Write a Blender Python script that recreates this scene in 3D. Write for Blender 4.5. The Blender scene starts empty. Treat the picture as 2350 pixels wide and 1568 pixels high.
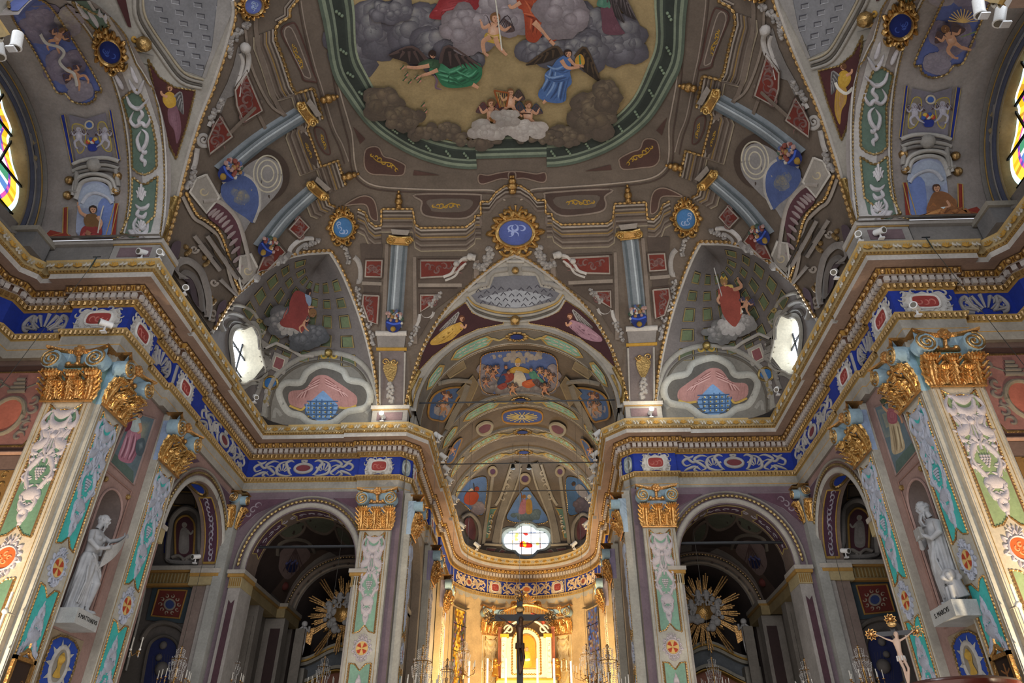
import bpy, bmesh, math, random
from mathutils import Vector, Matrix
from mathutils.bvhtree import BVHTree
from mathutils.geometry import delaunay_2d_cdt
pi=math.pi; sin=math.sin; cos=math.cos; sqrt=math.sqrt; R=math.radians
random.seed(7)
C=bpy.context.scene.collection
scn=bpy.context.scene
# ------------------------------------------------------------ camera, world, light, exposure
FPX=1668.; PITCH=R(34.37); YAW=R(2.41); ROLL=R(.26); EYE=Vector((.665,0,1.6))
_fw=Vector((-sin(YAW)*cos(PITCH),cos(YAW)*cos(PITCH),sin(PITCH)))
_r0=Vector((cos(YAW),sin(YAW),0)); _u0=_r0.cross(_fw)
_rt=_r0*cos(ROLL)+_u0*sin(ROLL); _up=_rt.cross(_fw)
cd=bpy.data.cameras.new('camera'); cam=bpy.data.objects.new('camera',cd); C.objects.link(cam)
cd.sensor_width=36; cd.lens=FPX/2350*36; cd.clip_start=.05; cd.clip_end=200
M=Matrix((_rt,_up,-_fw)).transposed().to_4x4(); M.translation=EYE; cam.matrix_world=M
scn.camera=cam
scn.view_settings.view_transform='Standard'; scn.view_settings.look='None'; scn.view_settings.gamma=1
scn.view_settings.use_curve_mapping=False; scn.view_settings.exposure=0.58
w=bpy.data.worlds.new('world'); scn.world=w; w.use_nodes=True
w.node_tree.nodes['Background'].inputs[0].default_value=(.90,.92,1,1)
w.node_tree.nodes['Background'].inputs[1].default_value=.62
def area(name,loc,target,size,power,color=(1,1,1),spread=180):
    l=bpy.data.lights.new(name,'AREA'); l.shape='RECTANGLE'; l.size,l.size_y=size; l.energy=power; l.color=color; l.spread=R(spread)
    o=bpy.data.objects.new(name,l); C.objects.link(o); o.location=loc
    o.rotation_euler=(Vector(target)-Vector(loc)).to_track_quat('-Z','Y').to_euler(); return o
def spot(name,loc,target,power,angle,color=(1,.8,.55),blend=.6,rad=.15):
    l=bpy.data.lights.new(name,'SPOT'); l.energy=power; l.color=color; l.spot_size=R(angle); l.spot_blend=blend; l.shadow_soft_size=rad
    o=bpy.data.objects.new(name,l); C.objects.link(o); o.location=loc
    o.rotation_euler=(Vector(target)-Vector(loc)).to_track_quat('-Z','Y').to_euler(); return o
def point(name,loc,power,color,rad=.3):
    l=bpy.data.lights.new(name,'POINT'); l.energy=power; l.color=color; l.shadow_soft_size=rad
    o=bpy.data.objects.new(name,l); C.objects.link(o); o.location=loc; return o
# added fill panel, unseen behind the viewer; then the side windows and the warm lamps of the crossing
area('nave_fill',(0,-7,9),(0,14,11),(14,9),950,(.95,.97,1))
area('transept_daylight_left',(-9.5,4.2,14.0),(3,13,12),(3,3),170,(.85,.92,1))
area('transept_daylight_right',(9.5,4.2,14.0),(-3,13,12),(3,3),170,(.85,.92,1))
area('corner_window_light_left',(-7.2,16.7,13.2),(2,13,11),(1.2,1.2),80,(.85,.93,1))
area('corner_window_light_right',(7.2,16.7,13.2),(-2,13,11),(1.2,1.2),80,(.85,.93,1))
area('rose_window_light',(0,30.9,12.8),(0,20,11),(1.6,1.2),60,(.85,.93,1))
spot('pier_lamp_left',(-8.9,9.4,2.2),(-8.5,11.9,4.3),1250,78)
spot('pier_lamp_right',(8.9,9.4,2.2),(8.5,11.9,4.3),1250,78)
area('chancel_lamps',(0,25.5,5.2),(0,31.5,7.6),(3.6,1.2),620,(1,.74,.40))
area('chancel_uplight',(0,24.5,4.6),(0,29,12),(3.0,2.),170,(1,.80,.55))
area('floor_bounce',(0,12,.6),(0,13,12),(12,12),420,(1,.90,.80))
# ------------------------------------------------------------ materials
def hexc(h):
    h=h.lstrip('#')
    if len(h)==3: h=''.join(c*2 for c in h)
    o=[]
    for i in (0,2,4):
        s=int(h[i:i+2],16)/255; o.append(s/12.92 if s<=.04045 else ((s+.055)/1.055)**2.4)
    return (o[0],o[1],o[2],1)
def mat(name,rough=.8,metal=0,noise=.16,scale=2.2,bump=.0,bscale=40,emit=0,trans=0,spec=.4,fine=.12,tint=None):
    m=bpy.data.materials.new(name); m.use_nodes=True; n=m.node_tree.nodes; l=m.node_tree.links
    b=n['Principled BSDF']; b.inputs['Roughness'].default_value=rough; b.inputs['Metallic'].default_value=metal
    b.inputs['Specular IOR Level'].default_value=spec
    a=n.new('ShaderNodeVertexColor'); a.layer_name='Col'; out=a.outputs[0]
    tc=n.new('ShaderNodeTexCoord')
    def nz(sc,det,rg):
        t=n.new('ShaderNodeTexNoise'); t.inputs['Scale'].default_value=sc; t.inputs['Detail'].default_value=det; t.inputs['Roughness'].default_value=.62
        l.new(tc.outputs['Object'],t.inputs['Vector'])
        r=n.new('ShaderNodeMapRange'); r.inputs[1].default_value=.3; r.inputs[2].default_value=.7; r.inputs[3].default_value=1-rg; r.inputs[4].default_value=1+rg*.7
        l.new(t.outputs[0],r.inputs[0]); return r.outputs[0]
    if noise:
        q=n.new('ShaderNodeMath'); q.operation='MULTIPLY'; l.new(nz(scale,4,noise),q.inputs[0]); l.new(nz(scale*11,3,fine),q.inputs[1])
        v=n.new('ShaderNodeVectorMath'); v.operation='MULTIPLY'; l.new(out,v.inputs[0]); l.new(q.outputs[0],v.inputs[1]); out=v.outputs[0]
    if tint:
        hs=n.new('ShaderNodeHueSaturation'); hs.inputs['Saturation'].default_value=tint[0]; hs.inputs['Value'].default_value=tint[1]; l.new(out,hs.inputs['Color']); out=hs.outputs[0]
    l.new(out,b.inputs['Base Color'])
    if emit:
        l.new(out,b.inputs['Emission Color']); b.inputs['Emission Strength'].default_value=emit
    if trans: b.inputs['Transmission Weight'].default_value=trans; b.inputs['IOR'].default_value=1.3
    if bump:
        t=n.new('ShaderNodeTexNoise'); t.inputs['Scale'].default_value=bscale; t.inputs['Detail'].default_value=3; l.new(tc.outputs['Object'],t.inputs['Vector'])
        bp=n.new('ShaderNodeBump'); bp.inputs['Strength'].default_value=bump; bp.inputs['Distance'].default_value=.02; l.new(t.outputs[0],bp.inputs['Height']); l.new(bp.outputs[0],b.inputs['Normal'])
    return m
MT={'paint':mat('painted_plaster',.82,0,.20,1.6,.15,30),
 'gilt':mat('gilding',.34,.8,.30,7,.7,24,spec=.5,fine=.3,tint=(.86,1.0)),
 'stucco':mat('stucco_relief',.7,0,.12,5,.25,40),
 'stone':mat('white_marble',.55,0,.16,4,.2,30),
 'glow':mat('window_glass_light',.5,0,0,emit=3.2),
 'stain':mat('stained_glass_light',.5,0,0,emit=1.25),
 'lamp':mat('lit_lamp',.5,0,0,emit=14),
 'wood':mat('polished_walnut',.28,0,.3,3,.1,12,spec=.6),
 'metal':mat('dark_iron',.45,.6,.1,8),
 'white':mat('white_enamel',.35,0,.04,6),
 'crystal':mat('cut_crystal',.12,0,0,trans=.45,spec=.9),
 'canvas':mat('dark_canvas',.5,0,.5,5)}
# ------------------------------------------------------------ mesh builder
class MB:
    def __init__(s): s.v=[]; s.f=[]; s.c=[]; s.m=[]
    def add(s,vs,fs,col,m=0):
        b=len(s.v); s.v+= [tuple(v) for v in vs]
        many=isinstance(col,list)
        for i,f in enumerate(fs): s.f.append([b+j for j in f]); s.c.append(col[i] if many else col); s.m.append(m)
    def box(s,x0,x1,y0,y1,z0,z1,col,m=0):
        s.add([(x,y,z) for x in (x0,x1) for y in (y0,y1) for z in (z0,z1)],[(0,1,3,2),(4,6,7,5),(0,4,5,1),(2,3,7,6),(0,2,6,4),(1,5,7,3)],col,m)
    def grid(s,rows,col,m=0,close=False):
        nr=len(rows); nc=len(rows[0]); vs=[p for r in rows for p in r]; fs=[]; cs=[]
        for i in range(nr-1):
            for j in range(nc if close else nc-1):
                k=(j+1)%nc; fs.append((i*nc+j,i*nc+k,(i+1)*nc+k,(i+1)*nc+j)); cs.append(col(i,j) if callable(col) else col)
        s.add(vs,fs,cs,m)
    def tube(s,pts,r,n=6,col='999',m=0,closed=False):
        pts=[Vector(p) for p in pts]; rows=[]; N=len(pts); pn=None
        for i,p in enumerate(pts):
            a=pts[i-1] if (i>0 or closed) else p; b=pts[(i+1)%N] if (i<N-1 or closed) else p
            d=(b-a)
            if d.length<1e-9: d=Vector((0,0,1))
            d.normalize()
            if pn is None: pn=d.orthogonal().normalized()
            pn=(pn-d*pn.dot(d))
            if pn.length<1e-6: pn=d.orthogonal()
            pn.normalize(); q=d.cross(pn); rr=r(i/(N-1)) if callable(r) else r
            rows.append([p+(pn*cos(2*pi*k/n)+q*sin(2*pi*k/n))*rr for k in range(n)])
        if closed: rows.append(rows[0])
        s.grid(rows,col,m,True)
        if not closed:
            b=len(s.v); s.add(rows[0],[tuple(range(n))[::-1]],s.c[-1],m); s.add(rows[-1],[tuple(range(n))],s.c[-1],m)
    def lathe(s,prof,n,col,m=0,o=(0,0,0),axis='z'):
        rows=[]
        for (r,z) in prof: rows.append([(o[0]+r*cos(2*pi*k/n),o[1]+r*sin(2*pi*k/n),o[2]+z) for k in range(n)])
        s.grid(rows,col,m,True)
    def ball(s,c,r,col,m=0,n=6,k=4,sc=(1,1,1)):
        rows=[]
        for i in range(k+1):
            t=pi*i/k; rows.append([(c[0]+r*sc[0]*sin(t)*cos(2*pi*j/n),c[1]+r*sc[1]*sin(t)*sin(2*pi*j/n),c[2]+r*sc[2]*cos(t)) for j in range(n)])
        s.grid(rows,col,m,True)
    def xf(s,M,start=0):
        for i in range(start,len(s.v)): s.v[i]=tuple(M@Vector(s.v[i]))
    def build(s,name,parent=None,mats=('paint',),smooth=True,ang=40,mirror=False,two=False):
        me=bpy.data.meshes.new(name); vs=s.v
        if mirror: vs=[(-x,y,z) for x,y,z in vs]; fs=[f[::-1] for f in s.f]
        else: fs=s.f
        me.from_pydata(vs,[],fs)
        for k in mats: me.materials.append(MT[k])
        at=me.color_attributes.new('Col','BYTE_COLOR','CORNER'); buf=[]
        cache={}
        for f,c in zip(fs,s.c):
            if isinstance(c,tuple) and isinstance(c[0],str):
                for e in c:
                    if e not in cache: cache[e]=hexc(e)
                    buf.extend(cache[e])
                continue
            if c not in cache: cache[c]=hexc(c) if isinstance(c,str) else tuple(c)
            buf.extend(cache[c]*len(f))
        at.data.foreach_set('color',buf)
        me.polygons.foreach_set('material_index',s.m)
        if smooth:
            me.polygons.foreach_set('use_smooth',[True]*len(fs)); me.set_sharp_from_angle(angle=R(ang))
        me.validate(); me.update()
        o=bpy.data.objects.new(name,me); C.objects.link(o)
        if parent: o.parent=parent
        return o
def empty(name,loc=(0,0,0),rz=0,parent=None):
    o=bpy.data.objects.new(name,None); C.objects.link(o); o.location=loc; o.rotation_euler=(0,0,rz); o.empty_display_size=.2
    if parent: o.parent=parent
    return o
def tag(o,label=None,cat=None,group=None,kind=None):
    if label: o['label']=label
    if cat: o['category']=cat
    if group: o['group']=group
    if kind: o['kind']=kind
    return o
def st(o,label=None): o['kind']='structure'; 
def copytree(o,parent=None,skip=()):
    c=o.copy(); C.objects.link(c); c.parent=parent
    for ch in list(o.children): copytree(ch,c)
    return c
# ------------------------------------------------------------ surfaces: where a point seen in the photograph lies on the real wall or vault
def ray(px,py):
    d=_fw*FPX+_rt*(px-1175.)+_up*(784.-py); return d.normalized()
class Plane:                      # axis plane, e.g. Plane('y',19.2)
    def __init__(s,ax,val,flip=False): s.i='xyz'.index(ax); s.val=val
    def hit(s,px,py):
        d=ray(px,py); t=(s.val-EYE[s.i])/d[s.i]; p=EYE+d*t; n=Vector((0,0,0)); n[s.i]=-1 if d[s.i]>0 else 1
        return p,n
    def at(s,u,v,h=0): p,n=s.hit(u,v); return p+n*h
class Skin:                       # a built mesh
    def __init__(s,*obs):
        vs=[];fs=[]
        for o in obs:
            b=len(vs); vs+=[o.matrix_world@v.co for v in o.data.vertices]; fs+=[[b+i for i in p.vertices] for p in o.data.polygons]
        s.b=BVHTree.FromPolygons(vs,fs)
    def hit(s,px,py):
        d=ray(px,py); h=s.b.ray_cast(EYE+d*2,d)
        if h[0] is None:
            best=None
            for t in range(4,40):
                q=s.b.find_nearest(EYE+d*t)
                if q[0] is not None and (best is None or q[3]<best[3]): best=q
            p,n=best[0],best[1]
        else: p,n=h[0],h[1]
        if n.dot(d)>0: n=-n
        return p,n
    def at(s,u,v,h=0): p,n=s.hit(u,v); return p+n*h
class Local:                      # panel coordinates: origin, across, up, out
    def __init__(s,o,u,v,n=None): s.o=Vector(o); s.u=Vector(u); s.v=Vector(v); s.n=Vector(n) if n else s.u.cross(s.v).normalized()
    def at(s,u,v,h=0): return s.o+s.u*u+s.v*v+s.n*h
def cr(pts,closed=False,n=4):     # Catmull-Rom through points
    P=[Vector((p[0],p[1],0)) for p in pts]; N=len(P); out=[]
    if N<3: return [(p.x,p.y) for p in P]
    rng=range(N) if closed else range(N-1)
    for i in rng:
        a=P[i-1] if (i>0 or closed) else P[i]; b=P[i]; c=P[(i+1)%N]; d=P[(i+2)%N] if (i+2<N or closed) else c
        for k in range(n):
            t=k/n; q=.5*((2*b)+(c-a)*t+(2*a-5*b+4*c-d)*t*t+(3*b-a-3*c+d)*t**3); out.append((q.x,q.y))
    if not closed: out.append((P[-1].x,P[-1].y))
    return out
def pp(s):                        # "x,y x,y" -> list
    return [tuple(float(a) for a in t.split(',')) for t in s.split()]
def mixc(a,b,t):
    a=a if len(a)==6 else ''.join(c*2 for c in a); b=b if len(b)==6 else ''.join(c*2 for c in b)
    return ''.join('%02x'%int(round(int(a[i:i+2],16)*(1-t)+int(b[i:i+2],16)*t)) for i in (0,2,4))
def puff(mb,sf,P,c0,c1,cx,cy,h):
    """soft brush dab: colour c1 at its heart fading to c0 at the rim"""
    n=len(P); mid=[((x+cx)/2,(y+cy)/2) for x,y in P]; cm=mixc(c0,c1,.55)
    vs=[sf.at(x,y,h) for x,y in P]+[sf.at(x,y,h+.0001) for x,y in mid]+[sf.at(cx,cy,h+.0001)]
    fs=[];cs=[]
    for i in range(n):
        j=(i+1)%n; fs.append((i,j,n+j,n+i)); cs.append((c0,c0,cm,cm)); fs.append((n+i,n+j,2*n)); cs.append((cm,cm,c1))
    mb.add(vs,fs,cs)
def sstroke(mb,sf,pts,w,c0,c1,h,taper=None,n=4):
    if isinstance(pts,str): pts=pp(pts)
    pts=cr(pts,False,n); rows=[];N=len(pts)
    for i,p in enumerate(pts):
        a=pts[max(0,i-1)];b=pts[min(N-1,i+1)]; dx,dy=b[0]-a[0],b[1]-a[1];L=sqrt(dx*dx+dy*dy) or 1; nx,ny=-dy/L,dx/L
        ww=w*(taper(i/(N-1)) if taper else 1); rows.append([sf.at(p[0]+nx*ww*q,p[1]+ny*ww*q,h) for q in (-1,0,1)])
    vs=[p for r in rows for p in r]; fs=[];cs=[]
    for i in range(N-1):
        for j in (0,1): fs.append((i*3+j,i*3+j+1,i*3+j+4,i*3+j+3)); cs.append((c0,c1,c1,c0) if j==0 else (c1,c0,c0,c1))
    mb.add(vs,fs,cs)
def sub(P,n=8,closed=True):
    Q=[]; m=len(P)
    for i in range(m if closed else m-1):
        a=P[i];b=P[(i+1)%m]; Q+=[(a[0]+(b[0]-a[0])*k/n,a[1]+(b[1]-a[1])*k/n) for k in range(n)]
    return Q if closed else Q+[P[-1]]
def fill(mb,sf,pts,col,h=.01,smooth=True,step=None,m=0,n=4):
    if isinstance(pts,str): pts=pp(pts)
    if smooth: pts=cr(pts,True,n)
    P=[Vector(p) for p in pts]; xs=[p.x for p in P]; ys=[p.y for p in P]
    edges=[(i,(i+1)%len(P)) for i in range(len(P))]; vs=list(P)
    if step:
        e=0
        q=[]
        for i in range(len(P)):
            a=P[i];b=P[(i+1)%len(P)];k=max(1,int((b-a).length/step))
            for j in range(k): q.append(a.lerp(b,j/k))
        P=q; vs=list(P); edges=[(i,(i+1)%len(P)) for i in range(len(P))]
        x=min(xs)+step*.5
        while x<max(xs):
            y=min(ys)+step*.5
            while y<max(ys): vs.append(Vector((x,y))); y+=step
            x+=step
    r=delaunay_2d_cdt(vs,edges,[list(range(len(P)))],2,1e-5)
    mb.add([sf.at(v.x,v.y,h) for v in r[0]],[tuple(f) for f in r[2]],col,m)
def stroke(mb,sf,pts,w,h=.02,col='ccc',base=.003,smooth=True,taper=None,m=0,n=4,k=1.0,closed=False):
    """raised half-round ribbon along pts; w half width in surface units"""
    if isinstance(pts,str): pts=pp(pts)
    if smooth: pts=cr(pts,closed,n)
    if closed: pts=pts+[pts[0],pts[1]]
    rows=[];N=len(pts)
    for i,p in enumerate(pts):
        a=pts[max(0,i-1)];b=pts[min(N-1,i+1)]
        if closed and i in(0,N-1): a=pts[-3];b=pts[1]
        dx,dy=b[0]-a[0],b[1]-a[1];L=sqrt(dx*dx+dy*dy) or 1; nx,ny=-dy/L,dx/L
        t=i/(N-1); ww=w*(taper(t) if taper else 1); hh=h*((taper(t) if taper else 1)**.5)
        rows.append([sf.at(p[0]+nx*ww*q,p[1]+ny*ww*q,base+hh*g) for q,g in ((-1,0),(-.62,.75),(0,1),(.62,.75),(1,0))])
    mb.grid(rows,col,m)
def beads(mb,sf,pts,r,pitch,col='c9952f',base=0,smooth=True,m=1,n=4,closed=False,nn=5,flat=.8):
    """a row of beads: tube whose radius swells"""
    if isinstance(pts,str): pts=pp(pts)
    if smooth: pts=cr(pts,closed,n)
    if closed: pts=pts+[pts[0]]
    q=[sf.at(p[0],p[1],base+r*.3) for p in pts]
    L=[0]
    for a,b in zip(q,q[1:]): L.append(L[-1]+(b-a).length)
    T=L[-1]; nb=max(1,int(T/pitch)); out=[]; rad=[]; j=0
    for i in range(nb*4+1):
        s=T*i/(nb*4)
        while j<len(L)-2 and L[j+1]<s: j+=1
        f=(s-L[j])/max(1e-9,L[j+1]-L[j]); out.append(q[j].lerp(q[j+1],min(1,f))); rad.append((.35,.85,1,.85)[i%4])
    mb.tube(out,lambda t:r*rad[min(len(rad)-1,int(round(t*(len(rad)-1))))],nn,col,m)
TP=lambda t:max(.06,sin(pi*min(1,t*1.0))**.6)
T1=lambda t:max(.08,1-t)**.7
# ------------------------------------------------------------ setting: floor, walls, arches, vaults
WALL='8d877f'; PALE='a39d92'; STONE='98938a'; MAUVE='6f5f66'; PINK='8e736b'; BROWN='5d4d43'; VBR='61554a'
mb=MB(); mb.box(-16,16,-9,34,-.3,0,'6e6258'); st(mb.build('floor'))
def pane(name,ax,val,outer,holes,col,depth=.0,inner=None,mirror=False,dcol=None):
    """wall in plane ax=val with outline 'outer' and openings; reveals go back by depth"""
    mb=MB(); loops=[outer]+holes; vs=[];ed=[]
    for L in loops:
        b=len(vs); vs+= [Vector(p) for p in L]; ed+=[(b+i,b+(i+1)%len(L)) for i in range(len(L))]
    faces=[]; k=0
    for L in loops: faces.append(list(range(k,k+len(L)))); k+=len(L)
    r=delaunay_2d_cdt(vs,ed,faces,2,1e-5)
    def to(p,dd=0):
        return (val+dd,p[0],p[1]) if ax=='x' else (p[0],val+dd,p[1])
    def inside(q,L):
        c=False
        for i in range(len(L)):
            a=L[i-1];b=L[i]
            if (a[1]>q[1])!=(b[1]>q[1]) and q[0]<(b[0]-a[0])*(q[1]-a[1])/(b[1]-a[1])+a[0]: c=not c
        return c
    fs=[]
    for f in r[2]:
        cx=sum(r[0][i].x for i in f)/len(f); cy=sum(r[0][i].y for i in f)/len(f)
        if inside((cx,cy),outer) and not any(inside((cx,cy),h) for h in holes): fs.append(tuple(f))
    mb.add([to(v) for v in r[0]],fs,col)
    if depth:
        for h in holes:
            n=len(h); mb.add([to(p) for p in h]+[to(p,depth) for p in h],[(i,(i+1)%n,n+(i+1)%n,n+i) for i in range(n)],dcol or col)
    return mb
def archp(c,hw,z0,zi,zt,n=24):  # opening outline: jambs to zi then half-ellipse to zt
    p=[(c-hw,z0),(c-hw,zi)]
    for i in range(1,n): a=pi-pi*i/n; p.append((c+hw*cos(a),zi+(zt-zi)*sin(a)))
    return p+[(c+hw,zi),(c+hw,z0)]
def rect(a,b,c,d): return [(a,c),(b,c),(b,d),(a,d)]
# cross walls (facing the nave) left and right of the chancel, x mirrored
for s,nm in ((0,'left'),(1,'right')):
    mb=pane('w','y',19.2,rect(-7.95,-3.2,0,9.7),[archp(-5.78,1.47,0,7.6,9.2)],MAUVE,.75,dcol='6a5a50')
    mb.box(-7.95,-3.1,19.25,19.4,10.9,12.35,STONE)
    st(mb.build('wall_front_'+nm,mirror=bool(s)))
    # nave side walls with niche and side arch
    nich=archp(13.56,.40,4.85,6.98,7.38,12)
    mb=pane('w','x',-7.95,rect(11.9,19.2,0,9.7),[archp(17.4,1.65,0,7.45,9.12),nich],PINK,-.55,dcol='7a6a62')
    mb.box(-8.3,-7.9,12.0,19.3,10.9,12.2,STONE)
    # niche back
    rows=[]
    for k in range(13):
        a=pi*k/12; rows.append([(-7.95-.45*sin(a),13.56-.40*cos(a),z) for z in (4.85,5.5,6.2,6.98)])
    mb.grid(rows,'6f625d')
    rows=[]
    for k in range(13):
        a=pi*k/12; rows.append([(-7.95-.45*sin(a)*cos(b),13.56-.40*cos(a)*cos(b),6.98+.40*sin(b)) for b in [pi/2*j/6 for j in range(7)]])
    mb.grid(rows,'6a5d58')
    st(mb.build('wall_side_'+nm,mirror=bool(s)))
    # pier face towards the viewer and the transept side wall behind it
    mb=MB(); mb.box(-8.95,-7.95,11.95,12.6,0,10.9,STONE); mb.box(-10.6,-8.9,12.1,12.7,0,12.2,'6a554c'); mb.box(-10.4,-7.95,12.0,12.3,10.9,12.3,STONE)
    mb.box(-10.9,-10.45,3.,12.5,0,10.9,'6d5c52'); mb.box(-10.4,-7.95,5.0,5.6,0,12.2,STONE); mb.box(-10.6,-10.4,3.,12.5,10.9,12.3,STONE)
    st(mb.build('wall_transept_'+nm,mirror=bool(s)))
    # aisle back wall seen through the side arch, chapel walls
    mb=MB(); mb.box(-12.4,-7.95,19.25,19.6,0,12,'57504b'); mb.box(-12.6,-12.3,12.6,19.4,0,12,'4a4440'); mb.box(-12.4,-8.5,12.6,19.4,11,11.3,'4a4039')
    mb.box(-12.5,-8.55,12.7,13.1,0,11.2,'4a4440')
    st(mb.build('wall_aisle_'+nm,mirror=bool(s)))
    # chapel behind the cross arch
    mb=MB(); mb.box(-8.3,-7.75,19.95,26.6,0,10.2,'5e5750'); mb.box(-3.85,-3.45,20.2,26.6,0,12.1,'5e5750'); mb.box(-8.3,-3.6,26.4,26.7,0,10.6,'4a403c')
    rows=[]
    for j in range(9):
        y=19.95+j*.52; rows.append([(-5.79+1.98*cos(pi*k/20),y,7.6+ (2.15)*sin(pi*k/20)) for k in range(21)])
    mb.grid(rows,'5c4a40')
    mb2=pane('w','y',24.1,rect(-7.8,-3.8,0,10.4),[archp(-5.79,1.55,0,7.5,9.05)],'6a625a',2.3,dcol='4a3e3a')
    for i,f in enumerate(mb2.f): pass
    mb.add(mb2.v,mb2.f,mb2.c)
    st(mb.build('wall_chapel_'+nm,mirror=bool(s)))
    # chancel side wall with arch
    mb=pane('w','x',-3.2,rect(19.2,28.9,0,11.6),[archp(21.95,1.35,0,8.0,9.36),archp(25.45,.6,0,8,8.6)],'8d8274',-.5,dcol='8a7a68')
    mb.box(-3.9,-3.75,19.9,28,0,11.5,'4c4038'); mb.box(-3.8,-3.05,19.4,28.9,11.3,12.2,STONE)
    mb.add([(-3.42,19.2,0),(-3.1,19.52,0),(-3.1,19.52,12.2),(-3.42,19.2,12.2)],[(0,1,2,3)],STONE)
    st(mb.build('wall_chancel_'+nm,mirror=bool(s)))
# apse wall (half cylinder) and half dome, with the rose window opening
ROSE=[]; RZ=12.66; _cs=((-.60,0,.47),(.60,0,.47),(0,.16,.57),(0,-.16,.57),(0,0,.62))
for k in range(64):
    a=2*pi*k/64; best=0
    for cx_,cz_,r_ in _cs:
        b_=cx_*cos(a)+cz_*sin(a); d_=b_*b_-(cx_*cx_+cz_*cz_-r_*r_)
        if d_>0: best=max(best,b_+sqrt(d_))
    ROSE.append((best*cos(a),RZ+best*sin(a)))
def inrose(x,z,k=1.0): return any((x-a)**2+(z-RZ-b)**2<(r+.05)**2 for a,b,r in _cs)
mb=MB(); RA=3.05; YA=28.85
rows=[[(RA*cos(pi*k/40),YA+RA*sin(pi*k/40),z) for k in range(41)] for z in (0,3,5,7,9,11,12.0)]
mb.grid(rows,'b49a72'); st(mb.build('wall_apse'))
mb=MB(); cs=[];N=96
def dome(a,t): # a around 0..pi, t 0..1 up : vertical strip then dome
    if t<.35: return Vector((RA*cos(a),YA+RA*sin(a),12.0+t/.35*1.55))
    b=(t-.35)/.65*pi/2; return Vector((RA*cos(b)*cos(a),YA+RA*cos(b)*sin(a)-0,13.55+ (RA-1.35)*sin(b)))
rows=[[dome(pi*k/N,j/50) for k in range(N+1)] for j in range(51)]
vs=[p for r in rows for p in r];fs=[]
for i in range(50):
    for j in range(N):
        q=[i*(N+1)+j,i*(N+1)+j+1,(i+1)*(N+1)+j+1,(i+1)*(N+1)+j]; c=sum((vs[k] for k in q),Vector())/4
        if inrose(c.x,c.z) and c.y>YA+2: continue
        fs.append(q)
mb.add(vs,fs,'544c46'); APSE=mb.build('ceiling_apse'); st(APSE)
# chancel barrel vault
mb=MB(); rows=[[(3.1*cos(pi*k/32),y,12.15+3.1*sin(pi*k/32)) for k in range(33)] for y in [19.0+.41*j for j in range(25)]]
mb.grid(rows,'63574a'); BARREL=mb.build('ceiling_chancel'); st(BARREL)
# transept barrel vaults and end walls
YC=8.7; RAR=2.55
_p=Plane('x',-10.21); WOUT=[(lambda q:(q.y,q.z))(_p.hit(*q)[0]) for q in cr(pp('30,130 52,215 70,290 64,310 66,360 78,385 92,430 95,470 85,508 50,536 15,530'),False,3)]
WOUT=[p for p in WOUT if p[0]>YC+.05]; WOUT=WOUT+[(2*YC-y,z) for y,z in WOUT[::-1]]
ARM={}
for s,nm in ((0,'left'),(1,'right')):
    mb=MB(); rows=[[(x,YC+RAR*cos(pi*k/40),12.15+RAR*sin(pi*k/40)) for k in range(41)] for x in [-7.3-.29*j for j in range(11)]]
    mb.grid(rows,'8d8580'); o=mb.build('ceiling_transept_'+nm,mirror=bool(s)); st(o)
    mb=MB(); mb.box(-10.6,-10.25,4.6,11.7,11.6,12.3,'6d6660')
    nw=40
    def wl(y,z):
        c=False; y=YC+(y-YC)*1.04; z=12.9+(z-12.9)*1.04
        for i in range(len(WOUT)):
            a=WOUT[i-1];b=WOUT[i]
            if (a[1]>z)!=(b[1]>z) and y<(b[0]-a[0])*(z-a[1])/(b[1]-a[1])+a[0]: c=not c
        return c
    vs=[(-10.22,4.9+6.5*i/80,11.5+4*j/50) for j in range(51) for i in range(81)]; fs=[]
    for j in range(50):
        for i in range(80):
            q=[j*81+i,j*81+i+1,(j+1)*81+i+1,(j+1)*81+i]; cy=vs[q[0]][1]+.04; cz=vs[q[0]][2]+.04
            if not wl(cy,cz): fs.append(q)
    mb.add(vs,fs,'6b6670'); p=mb.build('wall_end_'+nm,mirror=bool(s)); st(p); ARM[nm]=(o,p)
# ---- main vault: coved, with rounded corners; the lunettes leave it open below their groins
HX,HY,VD,VH,VZ=7.6,19.0,6.0,6.5,12.2; HZ=VZ+VH
LT_=13-YC+11.2
def vpt(w,ph):     # w runs 0..1 around the left quarter: 0 = side wall at y=YC, 1 = front wall centre
    # segments: side straight (y 8.15..13), corner, front straight (x -1.6..0)
    L1,L2,L3=13-YC,9.6,1.6; s=w*(L1+L2+L3); r=VD*cos(ph); z=VZ+VH*sin(ph)
    if s<=L1: return Vector((-1.6-r,YC+s,z))
    if s<=L1+L2:
        a=(s-L1)/L2*pi/2; c,d=cos(a)**.5,sin(a)**.5; return Vector((-1.6-r*c,13+r*d,z))
    return Vector((-1.6+(s-L1-L2),13+r,z))
def vinv(p):       # inverse: point on the cove -> w, phi
    ph=math.asin(max(0,min(1,(p[2]-VZ)/VH))); x=-abs(p[0]); y=p[1]; a=max(0,-1.6-x); b=max(0,y-13)
    if b<=1e-6: return ((y-YC)/LT_,ph)
    if a<=1e-6: return ((13-YC+9.6+(x+1.6))/LT_,ph)
    t=math.atan2(b*b,a*a); return ((13-YC+9.6*t/(pi/2))/LT_,ph)
G_FRONT=[(-3.36,19,12.2),(-3.22,18.95,13.15),(-2.88,18.7,14.25),(-2.26,18.3,15.27),(-1.37,17.85,16.04),(-.5,17.46,16.56),(0,17.3,16.74)]
G_SIDE=[(-7.6,11.85,12.2),(-7.52,11.62,13.3),(-7.35,11.22,14.1),(-7.02,10.62,15),(-6.6,10.05,15.8),(-6.15,9.35,16.45),(-5.95,8.95,16.72),(-5.9,8.7,16.8)]
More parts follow.
